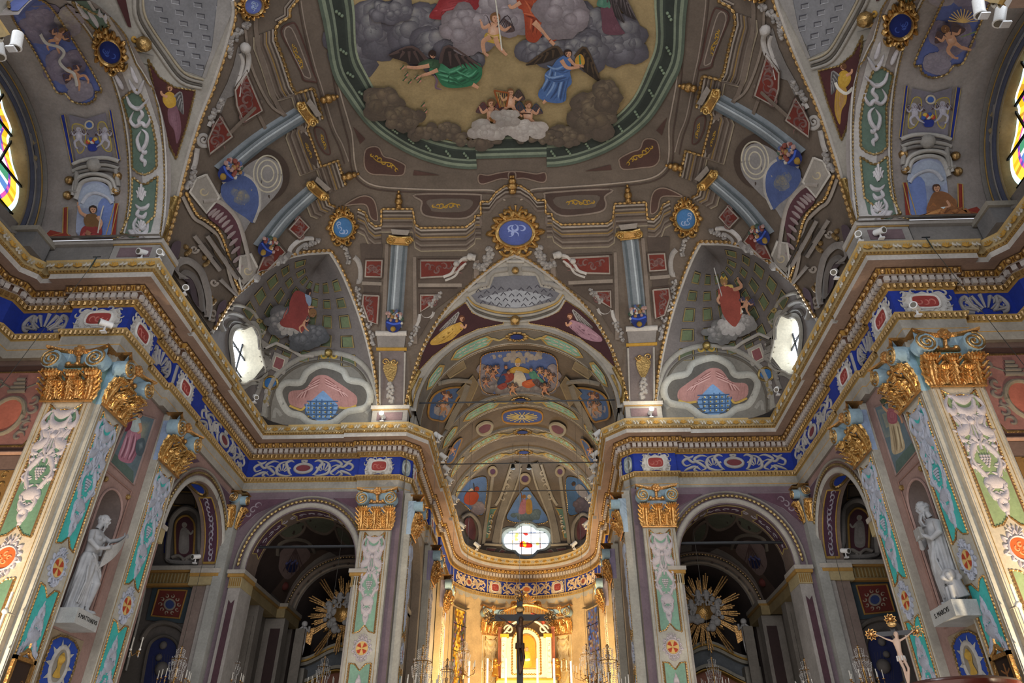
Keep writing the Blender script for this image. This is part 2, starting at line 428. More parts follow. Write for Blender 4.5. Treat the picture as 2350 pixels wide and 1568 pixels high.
G_CL=[(-7.6,14.8,12.2),(-7.48,15.08,13.4),(-7.33,15.3,14.03),(-6.91,15.65,15.08),(-6.41,16.04,15.84),(-5.64,16.62,16.45)]
G_CR=[(-4.14,18.97,12.2),(-4.43,18.78,13.64),(-4.82,18.3,14.93),(-5.2,17.62,15.82),(-5.45,17.05,16.25),(-5.64,16.62,16.45)]
def cr3(G,n=6):
    P=[Vector(p) for p in G]; out=[]
    for i in range(len(P)-1):
        a=P[max(0,i-1)];b=P[i];c=P[i+1];d=P[min(len(P)-1,i+2)]
        for k in range(n): t=k/n; out.append(.5*((2*b)+(c-a)*t+(2*a-5*b+4*c-d)*t*t+(3*b-a-3*c+d)*t**3))
    return out+[P[-1]]
G_FRONT=cr3(G_FRONT);G_SIDE=cr3(G_SIDE);G_CL=cr3(G_CL);G_CR=cr3(G_CR)
def prof(G): return sorted((0. if a<2e-4 else 1. if a>.9998 else a,b) for a,b in (vinv(p) for p in G))
PR=[prof(G_FRONT),prof(G_SIDE),prof(list(G_CL)+list(G_CR[:-1]))]
def phmin(w):
    m=0
    for P in PR:
        for (a,pa),(b,pb) in zip(P,P[1:]):
            if a<=w<=b and b>a: m=max(m,pa+(pb-pa)*(w-a)/(b-a))
    return m
ws=set(i/150 for i in range(151))
for P in PR:
    for a,_ in P: ws.add(min(1,max(0,a)))
ws=sorted(ws)
mb=MB()
for mx in (1,-1):
    for my in (1,-1):
        rows=[]
        for w_ in ws:
            p0=phmin(w_) if my>0 else max(.79,phmin(w_)); rows.append([(lambda p:(p.x*mx,YC+(p.y-YC)*my,p.z))(vpt(w_,p0+(pi/2-p0)*(j/26))) for j in range(27)])
        mb.grid(rows,VBR)
mb.add([(-1.6,YC*2-13,HZ),(1.6,YC*2-13,HZ),(1.6,13,HZ),(-1.6,13,HZ)],[(0,1,2,3)],VBR)
VAULT=mb.build('ceiling',ang=60); st(VAULT)
# lunette over the chancel arch and over the transept arches (ruled from arch ring to groin)
def resamp(P,n):
    P=[Vector(p) for p in P]; L=[0]
    for a,b in zip(P,P[1:]): L.append(L[-1]+(b-a).length)
    out=[]
    for i in range(n+1):
        s=L[-1]*i/n; j=0
        while j<len(L)-2 and L[j+1]<s: j+=1
        out.append(P[j].lerp(P[j+1],(s-L[j])/(L[j+1]-L[j])))
    return out
def lun(G,ring,name,cx=None,col='4a3032'):
    g=resamp(G,24); rows=[]
    for i,p in enumerate(g):
        a=ring(i/24); rows.append([a.lerp(p,j/8)+Vector((0,0,0)) for j in range(9)])
    return rows
mb=MB(); rows=lun(G_FRONT,lambda t:Vector((-3.1*cos(pi/2*t),19.0,12.15+3.1*sin(pi/2*t))),'')
mb.grid(rows,STONE); mb.grid([[Vector((-p.x,p.y,p.z)) for p in r] for r in rows],STONE)
LUNF=mb.build('ceiling_lunette_front'); st(LUNF); LUNS={}
for s,nm in ((0,'left'),(1,'right')):
    mb=MB(); rows=lun(G_SIDE,lambda t:Vector((-7.6,YC+RAR*cos(pi/2*t),12.15+RAR*sin(pi/2*t))),'')
    mb.grid(rows,STONE); mb.grid([[Vector((p.x,2*YC-p.y,p.z)) for p in r] for r in rows],STONE)
    LUNS[nm]=mb.build('ceiling_lunette_'+nm,mirror=bool(s)); st(LUNS[nm])
# corner lunettes (sails): sections at each level from groin to groin bulging into the corner
SAIL={}
gl=resamp(G_CL,40); gr=resamp(G_CR,40)
def zlev(G,z):
    if z<=12.2: return Vector((G[0][0],G[0][1],z))
    for a,b in zip(G,G[1:]):
        if a[2]<=z<=b[2]+1e-9 and b[2]>a[2]: return Vector(a).lerp(Vector(b),(z-a[2])/(b[2]-a[2]))
    return Vector(G[-1])
def sailpt(s,t):
    z=12.2+(16.45-12.2)*t; t0=t; t=max(0,t); A=zlev(G_CL,z); B=zlev(G_CR,z)
    K=Vector((-7.66,19.06,z)); f=1-.55*t**1.5; al=.92*f+.0
    p1=A.lerp(Vector((-7.66,K.y,z)).lerp(K,0)*1.0,0) 
    c1=A+(K-A)*al; c2=B+(K-B)*al
    q=A*(1-s)**3+c1*3*s*(1-s)**2+c2*3*s*s*(1-s)+B*s**3
    q.x=max(q.x,-7.64); q.y=min(q.y,19.04)
    q.z+= .55*t*(1-t)*4*s*(1-s)*.6
    return q
WINC=None
for sd,nm in ((0,'left'),(1,'right')):
    mb=MB(); n1,n2=90,60
    rows=[[sailpt(i/n1,-.15+1.15*j/n2) for i in range(n1+1)] for j in range(n2+1)]
    vs=[p for r in rows for p in r];fs=[]
    for j in range(n2):
        for i in range(n1):
            q=[j*(n1+1)+i,j*(n1+1)+i+1,(j+1)*(n1+1)+i+1,(j+1)*(n1+1)+i]; c=sum((vs[k] for k in q),Vector())/4
            _u,_v=(c.y-16.75)/.97,(c.z-12.78)/.86; _a=math.atan2(_v,_u)
            if c.x<-7.25 and _u*_u+_v*_v<(.95*(1+.12*cos(4*_a)))**2: continue
            fs.append(q)
    mb.add(vs,fs,'655e5b'); SAIL[nm]=mb.build('ceiling_corner_'+nm,mirror=bool(sd),ang=60); st(SAIL[nm])
# ------------------------------------------------------------ ornament kit (relief strokes in panel coordinates)
GOLD='c8922e'; GOLD2='a87326'; GPALE='b99a5c'; BLUE='162e86'; WHT='b3adab'; GRY='8e8b8a'
def mir(P): return [(-a,b) for a,b in P]
def spiral(cx,cy,r0,r1,a0,turn,n=14):
    return [(cx+(r0+(r1-r0)*i/n)*cos(a0+turn*2*pi*i/n),cy+(r0+(r1-r0)*i/n)*sin(a0+turn*2*pi*i/n)) for i in range(n+1)]
class Sc:                         # scaled surface wrapper
    def __init__(s,sf,ox,oy,kx,ky=None,rot=0): s.sf=sf;s.ox=ox;s.oy=oy;s.kx=kx;s.ky=kx if ky is None else ky;s.c=cos(rot);s.s=sin(rot)
    def at(s,u,v,h=0): a,b=u*s.kx,v*s.ky; return s.sf.at(s.ox+a*s.c-b*s.s,s.oy+a*s.s+b*s.c,h)
def fan(mb,sf,cx,cy,r,a0,a1,n,w,h,col,m=0,r0=.25):
    for i in range(n):
        a=a0+(a1-a0)*i/(n-1); stroke(mb,sf,[(cx+r*r0*cos(a),cy+r*r0*sin(a)),(cx+r*.7*cos(a),cy+r*.7*sin(a)),(cx+r*cos(a),cy+r*sin(a))],w,h,col,m=m,taper=lambda t:.35+.65*t,n=2)
def grapes(mb,sf,cx,cy,r,col,m=0,h=.02,k=3):
    for row in range(k+1):
        for j in range(-(k-row),(k-row)+1,2) if True else []:
            u=cx+j*r*.9; v=cy-row*r*1.5; p=sf.at(u,v,h*.5); q=sf.at(u+r,v,h*.5); mb.ball(p,(q-p).length,col,m,6,4)
def orn_panel(mb,sf,H,col,m=0,h=.03,w=.13):
    """rocaille candelabrum; sf maps u in -1..1, v in 0..-1 scaled by H (both multiplied into sf)"""
    S=lambda P,ww=w,hh=h,tp=TP,n=4: [stroke(mb,sf,q,ww*.74,hh*1.15,col,taper=tp,m=m,n=n) for q in (P,mir(P))]
    def leaflets(P,ww):
        for q in (P,mir(P)):
            c=cr(q,False,3); n=len(c)
            for i in range(1,n-1,2):
                dx,dy=c[i+1][0]-c[i-1][0],(c[i+1][1]-c[i-1][1]); L=sqrt(dx*dx+(dy*.55)**2) or 1
                for e in (1,-1):
                    nx,ny=-dy*.55/L*e,dx/L*e/.9; x,y=c[i]; k=ww*1.5
                    stroke(mb,sf,[(x,y),(x+nx*k*.8+dx/L*k*.3,y+ny*k*.30+dy/L*k*.3),(x+nx*k*1.25+dx/L*k*.9,y+ny*k*.42+dy/L*k*.35)],ww*.30,h*.7,col,m=m,taper=T1,n=2)
    for P_ in ([(.9,-.14*H),(.75,-.2*H),(.35,-.235*H),(.3,-.28*H),(.6,-.31*H),(.95,-.33*H),(.9,-.38*H),(.55,-.39*H)],[(.55,-.39*H),(.25,-.42*H),(.45,-.455*H),(.72,-.52*H),(.66,-.6*H),(.35,-.67*H),(.22,-.73*H)],[(.48,-.79*H),(.3,-.83*H),(0,-.85*H),(-.22,-.88*H)]): leaflets(P_,.15)
    fan(mb,sf,0,-.125*H,.62,pi*1.12,pi*1.88,7,.085,h,col,m)
    stroke(mb,sf,[(-.62,-.05*H),(-.45,-.125*H),(0,-.155*H),(.45,-.125*H),(.62,-.05*H)],.1,h*1.3,col,m=m)
    stroke(mb,sf,[(-.8,0),(-.35,-.03*H),(0,-.045*H),(.35,-.03*H),(.8,0)],.10,h,col,m=m,taper=TP)
    S([(.75,-.01*H),(1.0,-.06*H),(1.05,-.12*H),(.8,-.155*H),(.62,-.125*H),(.75,-.1*H)],.13,h*1.2)
    S([(.9,-.14*H),(.75,-.2*H),(.35,-.235*H),(.3,-.28*H),(.6,-.31*H),(.95,-.33*H),(.9,-.38*H),(.55,-.39*H)],.15)
    S([(.15,-.17*H),(.3,-.2*H),(.12,-.25*H)],.1); S([(.95,-.19*H),(.7,-.25*H),(.75,-.3*H)],.09)
    mb.ball(sf.at(0,-.235*H,.01),(sf.at(.2,0,0)-sf.at(0,0,0)).length,col,m,8,5)
    S([(.1,-.3*H),(.3,-.345*H),(.12,-.38*H),(.05,-.42*H)],.1); S([(.55,-.39*H),(.25,-.42*H),(.45,-.455*H),(.72,-.52*H),(.66,-.6*H),(.35,-.67*H),(.22,-.73*H)],.13)
    S([(.6,-.43*H),(.85,-.45*H),(.7,-.48*H)],.08); S([(.8,-.55*H),(.92,-.59*H),(.6,-.62*H)],.07)
    stroke(mb,sf,[(0,-.40*H),(0,-.47*H)],.08,h,col,m=m,smooth=False)
    for r_ in range(5):
        for j in range(-(4-r_)+(r_==0),(4-r_)+1-(r_==0),2):
            u=j*.075; v=-.52*H-r_*.021*H; p=sf.at(u,v,h*.4); mb.ball(p,(sf.at(.085,0,0)-sf.at(0,0,0)).length,col,m,6,4)
    stroke(mb,sf,[(-.62,-.735*H),(0,-.72*H),(.62,-.735*H)],.13,h*1.2,col,m=m,taper=TP); S([(.62,-.735*H),(.5,-.755*H),(.3,-.75*H)],.07)
    S([(.35,-.755*H),(.48,-.79*H),(.3,-.83*H),(0,-.85*H),(-.22,-.88*H),(-.15,-.915*H),(.02,-.93*H)],.10,h,None and 0 or (lambda t:1))
    stroke(mb,sf,[(0,-.92*H),(.08,-.945*H),(-.06,-.965*H),(0,-1.0*H)],.1,h,col,m=m,taper=T1)
def cartouche(mb,sf,r,kind='cross',col=WHT,h=.035,m=0):
    """round medallion with rocaille rim"""
    for k in range(14):
        a=2*pi*k/14+.1; rr=1.45+.18*(k%2)
        stroke(mb,sf,[(r*1.1*cos(a),r*1.15*sin(a)),(r*rr*cos(a+.16),r*rr*1.12*sin(a+.16)),(r*1.25*cos(a+.42),r*1.3*sin(a+.42))],r*.17,h,col,m=m,taper=TP,n=3)
    fan(mb,sf,0,r*1.25,r*.95,pi*.22,pi*.78,5,r*.12,h,col,m); fan(mb,sf,0,-r*1.25,r*.85,pi*1.25,pi*1.75,5,r*.12,h,col,m)
    circ=[(r*1.12*cos(2*pi*k/24),r*1.18*sin(2*pi*k/24)) for k in range(24)]
    stroke(mb,sf,circ,r*.13,h*1.1,col,m=m,smooth=False,closed=True)
    disc=[(r*cos(2*pi*k/24),r*1.06*sin(2*pi*k/24)) for k in range(24)]
    if kind=='cross':
        fill(mb,sf,disc,'c8a766',h*.45,smooth=False)
        for k in range(4):
            a=pi/2*k+pi/4
            fill(mb,sf,[(.1*r*cos(a),.1*r*sin(a)),(.88*r*cos(a-.42),.9*r*sin(a-.42)),(.93*r*cos(a),.95*r*sin(a)),(.88*r*cos(a+.42),.9*r*sin(a+.42))],'a33c22',h*.6,smooth=False)
    else:
        fill(mb,sf,disc,'c65a28',h*.45,smooth=False)
        for k in range(4): stroke(mb,sf,spiral(r*.35*cos(k*1.6),r*.35*sin(k*1.6),r*.3,r*.05,k,.8),r*.08,h*.3,'d98a5c',base=h*.45)
# friezes ------------------------------------------------------------
def frz_cart(mb,sf,W,H,col='b4b1ac'):
    a,b=W*.46,H*.46
    fill(mb,sf,[(-a,-b),(-a*.85,b*.9),(-a*.3,b*.8),(0,b),(a*.3,b*.8),(a*.85,b*.9),(a,-b),(0,-b*.9)],col,.014)
    for s in (1,-1):
        for k,(x,y) in enumerate(((.9,.8),(1.0,.3),(.95,-.3),(.85,-.85),(.4,.95),(.35,-.95))):
            stroke(mb,sf,spiral(s*a*x,b*y,a*.05,a*.18,k,s*.8,8),a*.05,.03,'a3a09c',taper=TP,base=.012)
    r=[(-a*.5,-b*.55),(-a*.62,0),(-a*.5,b*.55),(0,b*.66),(a*.5,b*.55),(a*.62,0),(a*.5,-b*.55),(0,-b*.66)]
    fill(mb,sf,r,'8a3530',.02,n=3); stroke(mb,sf,r,a*.07,.03,'c2bfba',closed=True,base=.012)
    for k in range(3): stroke(mb,sf,spiral((k-1)*a*.25,0,b*.1,b*.35,k,.7,8),a*.04,.012,'a8625a',base=.02,taper=TP)
def frz_shell(mb,sf,W,H,col=GRY):
    a,b=W*.5,H*.5
    fan(mb,sf,0,-b*.7,b*1.6,pi*.08,pi*.92,7,b*.16,.05,col)
    for s in (1,-1):
        stroke(mb,sf,[(s*a*.3,-b*.6),(s*a*.55,b*.0),(s*a*.62,b*.7),(s*a*.8,b*.55),(s*a*.93,0),(s*a*.8,-b*.6),(s*a*.55,-b*.75)],b*.15,.045,col)
        stroke(mb,sf,spiral(s*a*.7,0,b*.5,b*.08,0 if s>0 else pi,s*1.1),b*.08,.03,col,taper=TP)
        stroke(mb,sf,[(s*a*.35,b*.8),(s*a*.5,b*.5),(s*a*.4,b*.1)],b*.10,.03,col,taper=TP)
def frz_scroll(mb,sf,W,H,col='a09c97',red='6e3238'):
    a,b=W*.5,H*.5; k=W/3.2; el=[(.26*k*cos(t),b*.5*sin(t)) for t in [2*pi*i/20 for i in range(20)]]
    fill(mb,sf,el,red,.02,smooth=False); stroke(mb,sf,el,b*.17,.045,col,closed=True,smooth=False,base=.006)
    stroke(mb,sf,[(0,b*.6),(.08*k,b*.85),(-.08*k,b*.85),(0,b*.6)],b*.12,.04,col)
    for s in (1,-1):
        S=lambda P,w=.12,t=TP: stroke(mb,sf,[(s*x*k,y*b) for x,y in P],b*w*1.5,.04,col,taper=t)
        S([(.3,.7),(.42,.9),(.55,.6),(.48,.1),(.4,-.5),(.3,-.8)]); S([(.3,-.7),(.5,-.85),(.75,-.6),(.8,0),(.72,.6),(.5,.85)],.11)
        fan(mb,sf,s*.62*k,-b*.5,b*1.0,pi*.2,pi*.8,5,b*.14,.04,col)
        S([(.75,.7),(.95,.85),(1.15,.4),(.98,-.1),(.85,-.6),(1.0,-.85)],.11); S([(.85,.1),(1.0,.3),(1.2,.1),(1.35,.5),(1.5,.15),(1.42,-.3),(1.25,-.1)],.1)
        S([(1.0,-.8),(1.15,-.4),(1.35,-.6),(1.5,-.9)],.1); S([(1.15,.85),(1.3,.6),(1.45,.9)],.09); S([(1.05,-.3),(1.2,-.75),(1.1,-.9)],.08)
# ------------------------------------------------------------ entablature
arcF=[(RA*cos(pi-pi*k/22),YA+RA*sin(pi-pi*k/22)) for k in range(0,12)]
F=[(-7.77,2.5),(-7.77,5.57),(-9.05,5.57),(-9.05,5.43),(-10.2,5.43),(-10.2,5.85),(-10.42,6.1),(-10.42,11.3),(-10.2,11.55),(-10.2,11.97),(-9.05,11.97),(-9.05,11.83),(-7.77,11.83),(-7.77,12.98),(-7.86,12.98),(-7.86,14.0),(-7.77,14.0),(-7.77,15.55),(-7.86,15.55),
   (-7.86,19.28),(-4.55,19.28),(-4.55,19.2),(-3.36,19.2),(-3.06,19.5),(-3.06,20.3),(-3.14,20.3),(-3.14,23.3),(-3.05,23.3),(-3.05,24.8),(-3.14,24.8),(-3.14,26.0),(-3.02,26.0)]+[(x,y) for x,y in arcF]
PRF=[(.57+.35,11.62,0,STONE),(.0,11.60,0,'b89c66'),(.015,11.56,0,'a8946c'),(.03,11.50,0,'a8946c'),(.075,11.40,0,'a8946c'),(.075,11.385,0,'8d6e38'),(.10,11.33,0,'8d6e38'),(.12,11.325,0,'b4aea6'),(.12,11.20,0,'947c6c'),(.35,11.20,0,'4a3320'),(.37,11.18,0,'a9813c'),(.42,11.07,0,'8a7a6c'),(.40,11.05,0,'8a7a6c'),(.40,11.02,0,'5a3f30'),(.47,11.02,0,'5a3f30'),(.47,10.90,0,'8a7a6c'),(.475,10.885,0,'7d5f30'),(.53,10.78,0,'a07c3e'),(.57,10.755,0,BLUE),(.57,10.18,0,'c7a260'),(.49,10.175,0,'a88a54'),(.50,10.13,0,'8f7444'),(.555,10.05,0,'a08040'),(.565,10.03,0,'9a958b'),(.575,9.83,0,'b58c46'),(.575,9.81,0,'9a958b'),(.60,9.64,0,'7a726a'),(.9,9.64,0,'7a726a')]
def offs(F,d):
    out=[]
    for i,p in enumerate(F):
        p=Vector(p); a=Vector(F[i-1]) if i else None; b=Vector(F[i+1]) if i<len(F)-1 else None
        def nr(u,v): t=(v-u).normalized(); return Vector((t.y,-t.x))
        if a is None: n=nr(p,b); out.append(p+n*d); continue
        if b is None: out.append(Vector((0,p.y-d)) if abs(p.x)<1e-6 else p+nr(a,p)*d); continue
        n1,n2=nr(a,p),nr(p,b); k=(n1+n2); k=k/max(.35,k.dot(n1)) if k.length>1e-6 else n1
        out.append(p+k*d)
    return out
def edges_at(d):
    q=offs(F,d); return list(zip(q,q[1:]))
APS0=len(F)-12
for sd,nm in ((0,'left'),(1,'right')):
    mb=MB(); rows=[]
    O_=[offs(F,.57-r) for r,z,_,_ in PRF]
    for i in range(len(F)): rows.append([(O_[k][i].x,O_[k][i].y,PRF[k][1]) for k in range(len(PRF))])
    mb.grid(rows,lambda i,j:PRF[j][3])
    # crown pattern, beads, eggs, leaf course, dentils
    ent=mb.build('trim_entablature_'+nm,mirror=bool(sd),ang=25); st(ent)
    crown=MB(); bead=MB(); dent=MB(); egg=MB(); leaf=MB()
    def runs(d,pitch,skip=.02):
        for (a,b) in edges_at(d):
            t=b-a; L=t.length
            if L<pitch*.6: continue
            t=t/L; n=Vector((t.y,-t.x)); k=max(1,round(L/pitch)); yield a,t,n,L,k
    for a,t,n,L,k in runs(.57-.04,.40):
        if a.y<3: continue
        for i in range(k):
            u=a+t*(L*(i+.5)/k); s=Local((u.x,u.y,11.49),(t.x,t.y,0),(-n.x*.25,-n.y*.25,1),(n.x,n.y,0)); q=min(1,L/k/.40)*.95
            for e in (-1,1): stroke(crown,s,[(q*(e*.045-.13),.06),(q*(e*.045-.10),.02),(q*(e*.045-.15),-.03),(q*(e*.045-.12),-.075)],.027*q,.03,'b9b2a4',n=2)
            for an in (.35,.95,1.57,2.2,2.8): stroke(crown,s,[(q*.09,-.07),(q*.09+.10*q*cos(an),-.06+.12*sin(an))],.026*q,.035,'b48a3c',smooth=False,taper=lambda t:.5+.5*t)
    for a,t,n,L,k in runs(.57-.09,.075):
        if a.y<3: continue
        for i in range(k): u=a+t*(L*(i+.5)/k); bead.ball((u.x,u.y,11.36),.026,'9c7a3c',1,5,3)
    for a,t,n,L,k in runs(.57-.385,.215):
        if a.y<3: continue
        for i in range(k):
            u=a+t*(L*(i+.5)/k)+n*.0; egg.ball((u.x,u.y,11.125),.064,'b08644',1,8,5,(1,1,1.05))
            u2=a+t*(L*(i+1)/k); egg.tube([(u2.x,u2.y,11.18),(u2.x,u2.y,11.07)],.014,4,'a9742a',1)
    for a,t,n,L,k in runs(.57-.47,.155):
        if a.y<3: continue
        for i in range(k):
            u=a+t*(L*(i+.5)/k); s0=len(dent.v); dent.box(-.05,.05,-.02,.065,0,.115,'b3aaa2'); 
            dent.xf(Matrix(((t.x,n.x,0,u.x),(t.y,n.y,0,u.y),(0,0,1,10.905),(0,0,0,1))),s0)
    for d,z,pt,cc in ((.57-.50,10.82,.13,'ac8440'),(.57-.52,10.09,.10,'a8844a')):
        for a,t,n,L,k in runs(d,pt):
            if a.y<3: continue
            for i in range(k):
                u=a+t*(L*(i+.5)/k); s=Local((u.x,u.y,z),(t.x,t.y,0),(0,0,1),(n.x,n.y,0)); w_=pt*.33
                leaf.add([s.at(-w_,.04,.02),s.at(0,.05,.035),s.at(w_,.04,.02),s.at(w_*.7,-.03,.0),s.at(0,-.055,.03),s.at(-w_*.7,-.03,0)],[(0,5,4,1),(1,4,3,2)],cc,1)
    for b_,nme,mm in ((crown,'crown_pattern',('paint','gilt')),(bead,'bead_row',('paint','gilt')),(egg,'egg_course',('paint','gilt')),(dent,'dentil_course',('paint',)),(leaf,'leaf_moulding',('paint','gilt'))):
        b_.build(nme,ent,mm,mirror=bool(sd))
    fr=MB()
    def fs(p0,p1): a=Vector(p0);b=Vector(p1);t=(b-a);L=t.length;t/=L;n=Vector((t.y,-t.x)); c=(a+b)/2; return Local((c.x,c.y,10.465),(t.x,t.y,0),(0,0,1),(n.x,n.y,0)),L
    H=.55
    s,L=fs(F[9],F[10]); frz_shell(fr,s,L*.85,H)
    s,L=fs(F[11],F[12]); frz_cart(fr,s,.98,H)
    s,L=fs(F[12],F[13]); frz_cart(fr,s,.92,H)
    s,L=fs(F[14],F[15]); frz_shell(fr,s,L*.95,H)
    s,L=fs(F[16],(F[17][0],15.3)); frz_cart(fr,Sc(s,.0,0,1),.86,H)
    for u in (-.6,): stroke(fr,s,[(u,.24),(u,-.24)],.05,.04,GRY,smooth=False)
    s,L=fs(F[18],F[19]); frz_scroll(fr,s,3.3,H)
    s,L=fs(F[19],F[20]); frz_scroll(fr,Sc(s,0,0,1),3.1,H)
    s,L=fs((-4.5,19.2),F[22]); frz_cart(fr,Sc(s,-.04,0,1),.82,H)
    s,L=fs(F[22],F[23]); fill(fr,s,[(-.1,-.22),(-.15,0),(-.1,.22),(.1,.22),(.15,0),(.1,-.22)],'8f9a98',.015); stroke(fr,s,[(.09*cos(2*pi*k/12),.14*sin(2*pi*k/12)) for k in range(12)],.03,.03,'aab0ae',closed=True,base=.012)
    s,L=fs(F[23],F[24]); frz_cart(fr,s,.6,H)
    s,L=fs(F[25],F[26]); frz_scroll(fr,s,2.7,H)
    s,L=fs(F[27],F[28]); frz_cart(fr,Sc(s,-.2,0,1),.7,H)
    s,L=fs(F[29],F[30]); frz_scroll(fr,s,1.1,H)
    class Cyl:
        def __init__(s,a,r): s.a=a;s.r=r
        def at(s,u,v,h=0): q=s.a-u/s.r; return Vector(((s.r-h)*cos(q),YA+(s.r-h)*sin(q),10.465+v))
    col='c2a98a'
    frz_scroll(fr,Cyl(pi*.79,RA-.01),1.9,.52,col,'8f4a3a'); frz_cart(fr,Cyl(pi*.645,RA-.01),.62,.55,col)
    if not sd: frz_scroll(fr,Cyl(pi*.5,RA-.01),2.2,.52,col,'a8582e')
    fr.build('frieze_ornament',ent,('paint',),mirror=bool(sd))
# blocks of attic course above the entablature (pier tops)
for sd,nm in ((0,'left'),(1,'right')):
    mb=MB()
    for (x0,x1,y0,y1) in ((-8.35,-7.35,11.35,12.1),(-4.25,-3.2,18.75,19.3),):
        mb.box(x0,x1,y0,y1,11.6,12.1,'8f8b86'); mb.box(x0-.05,x1+.05,y0-.05,y1,12.08,12.2,'a8a29a'); mb.box(x0-.02,x1+.02,y0-.02,y1,12.05,12.08,'9a7a44')
        mb.box(x0+.15,x1-.15,y0-.012,y0,11.72,11.98,'6d5a5e')
    mb.box(-10.3,-8.4,11.4,12.1,11.6,12.1,'7a7672'); mb.box(-10.3,-8.4,11.3,12.1,12.08,12.18,'a09a92')
    mb.box(-7.9,-7.67,12.0,19.2,11.6,12.22,'6a635c'); mb.box(-7.9,-7.62,11.5,15.1,12.2,12.7,'6a635c'); mb.box(-7.8,-3.2,19.07,19.4,11.6,12.22,'6a635c')
    st(mb.build('trim_attic_'+nm,mirror=bool(sd)))
# ------------------------------------------------------------ gilded capitals and painted pilasters
def leafmesh(mb,sf,cx,z0,w,H,out,base=.06,col='d79a2c',m=1):
    """acanthus leaf: ribbed body with five pairs of curling lobes and a drooping tip"""
    rows=[];ny=16;nx=15
    for j in range(ny+1):
        t=j/ny; zz=z0+H*(t if t<.86 else .86+.07*sin((t-.86)/.14*pi)); hh=base+out*(t**2.0)+(.10*out*(t-.86)/.14 if t>.86 else 0)
        ww=w*(.74+.2*sin(pi*min(1,t*1.05)))*(1-.16*abs(cos(t*pi*4)))*(1 if t<.84 else 1-.45*(t-.84)/.16); r=[]
        for i in range(nx):
            u=i/(nx-1)*2-1; rid=.030*abs(cos(u*pi*2.5))**1.5-.018; r.append(sf.at(cx+u*ww,zz+.10*H*abs(u)*(t<.9)*t,hh*(1-.32*u*u)+rid*(.4+t)))
        rows.append(r)
    mb.grid(rows,col,m)
    for e in (-1,1):
        for k in range(4):
            t=.26+.18*k; hh=base+out*t**2.0; x=cx+e*w*(.70+.12*sin(pi*t)); z=z0+H*t
            mb.tube([sf.at(x-e*w*.35,z-.10*H,hh+.01),sf.at(x,z,hh+.03),sf.at(x+e*w*.22,z+.09*H,hh+.045+.05*t),sf.at(x+e*w*.16,z+.05*H,hh+.08+.05*t)],lambda q:w*.13*(1.15-.6*q),5,col,m)
    for k in range(5):
        a=(k-2)/2; mb.tube([sf.at(cx+a*w*.45,z0+H*.80,base+out*.66),sf.at(cx+a*w*.6,z0+H*.95,base+out*1.02),sf.at(cx+a*w*.66,z0+H*.93,base+out*1.25),sf.at(cx+a*w*.62,z0+H*.84,base+out*1.3)],lambda q:w*.15*(1.1-.45*q),5,col,m)
def volute(vb,gb,sf,cx,cz,r,sgn,h0):
    disc=[(cx+r*cos(2*pi*k/20),cz+r*sin(2*pi*k/20)) for k in range(20)]
    vb.add([sf.at(x,y,h0) for x,y in disc]+[sf.at(x,y,h0-.26) for x,y in disc],[tuple(range(20))]+[(i,i+20,(i+1)%20+20,(i+1)%20) for i in range(20)],'8fa8b4')
    gb_=[(cx+sgn*(-1)*0+(r*(1-.82*i/26))*cos(pi/2-sgn*(2.1*2*pi)*i/26),cz+(r*(1-.82*i/26))*sin(pi/2-sgn*(2.1*2*pi)*i/26)) for i in range(27)]
    stroke(vb,sf,gb_,.024,.035,'b8904a',base=h0,smooth=False,m=1)
    gb.ball(sf.at(cx,cz,h0+.01),.03,'cf9a35',1,6,4)
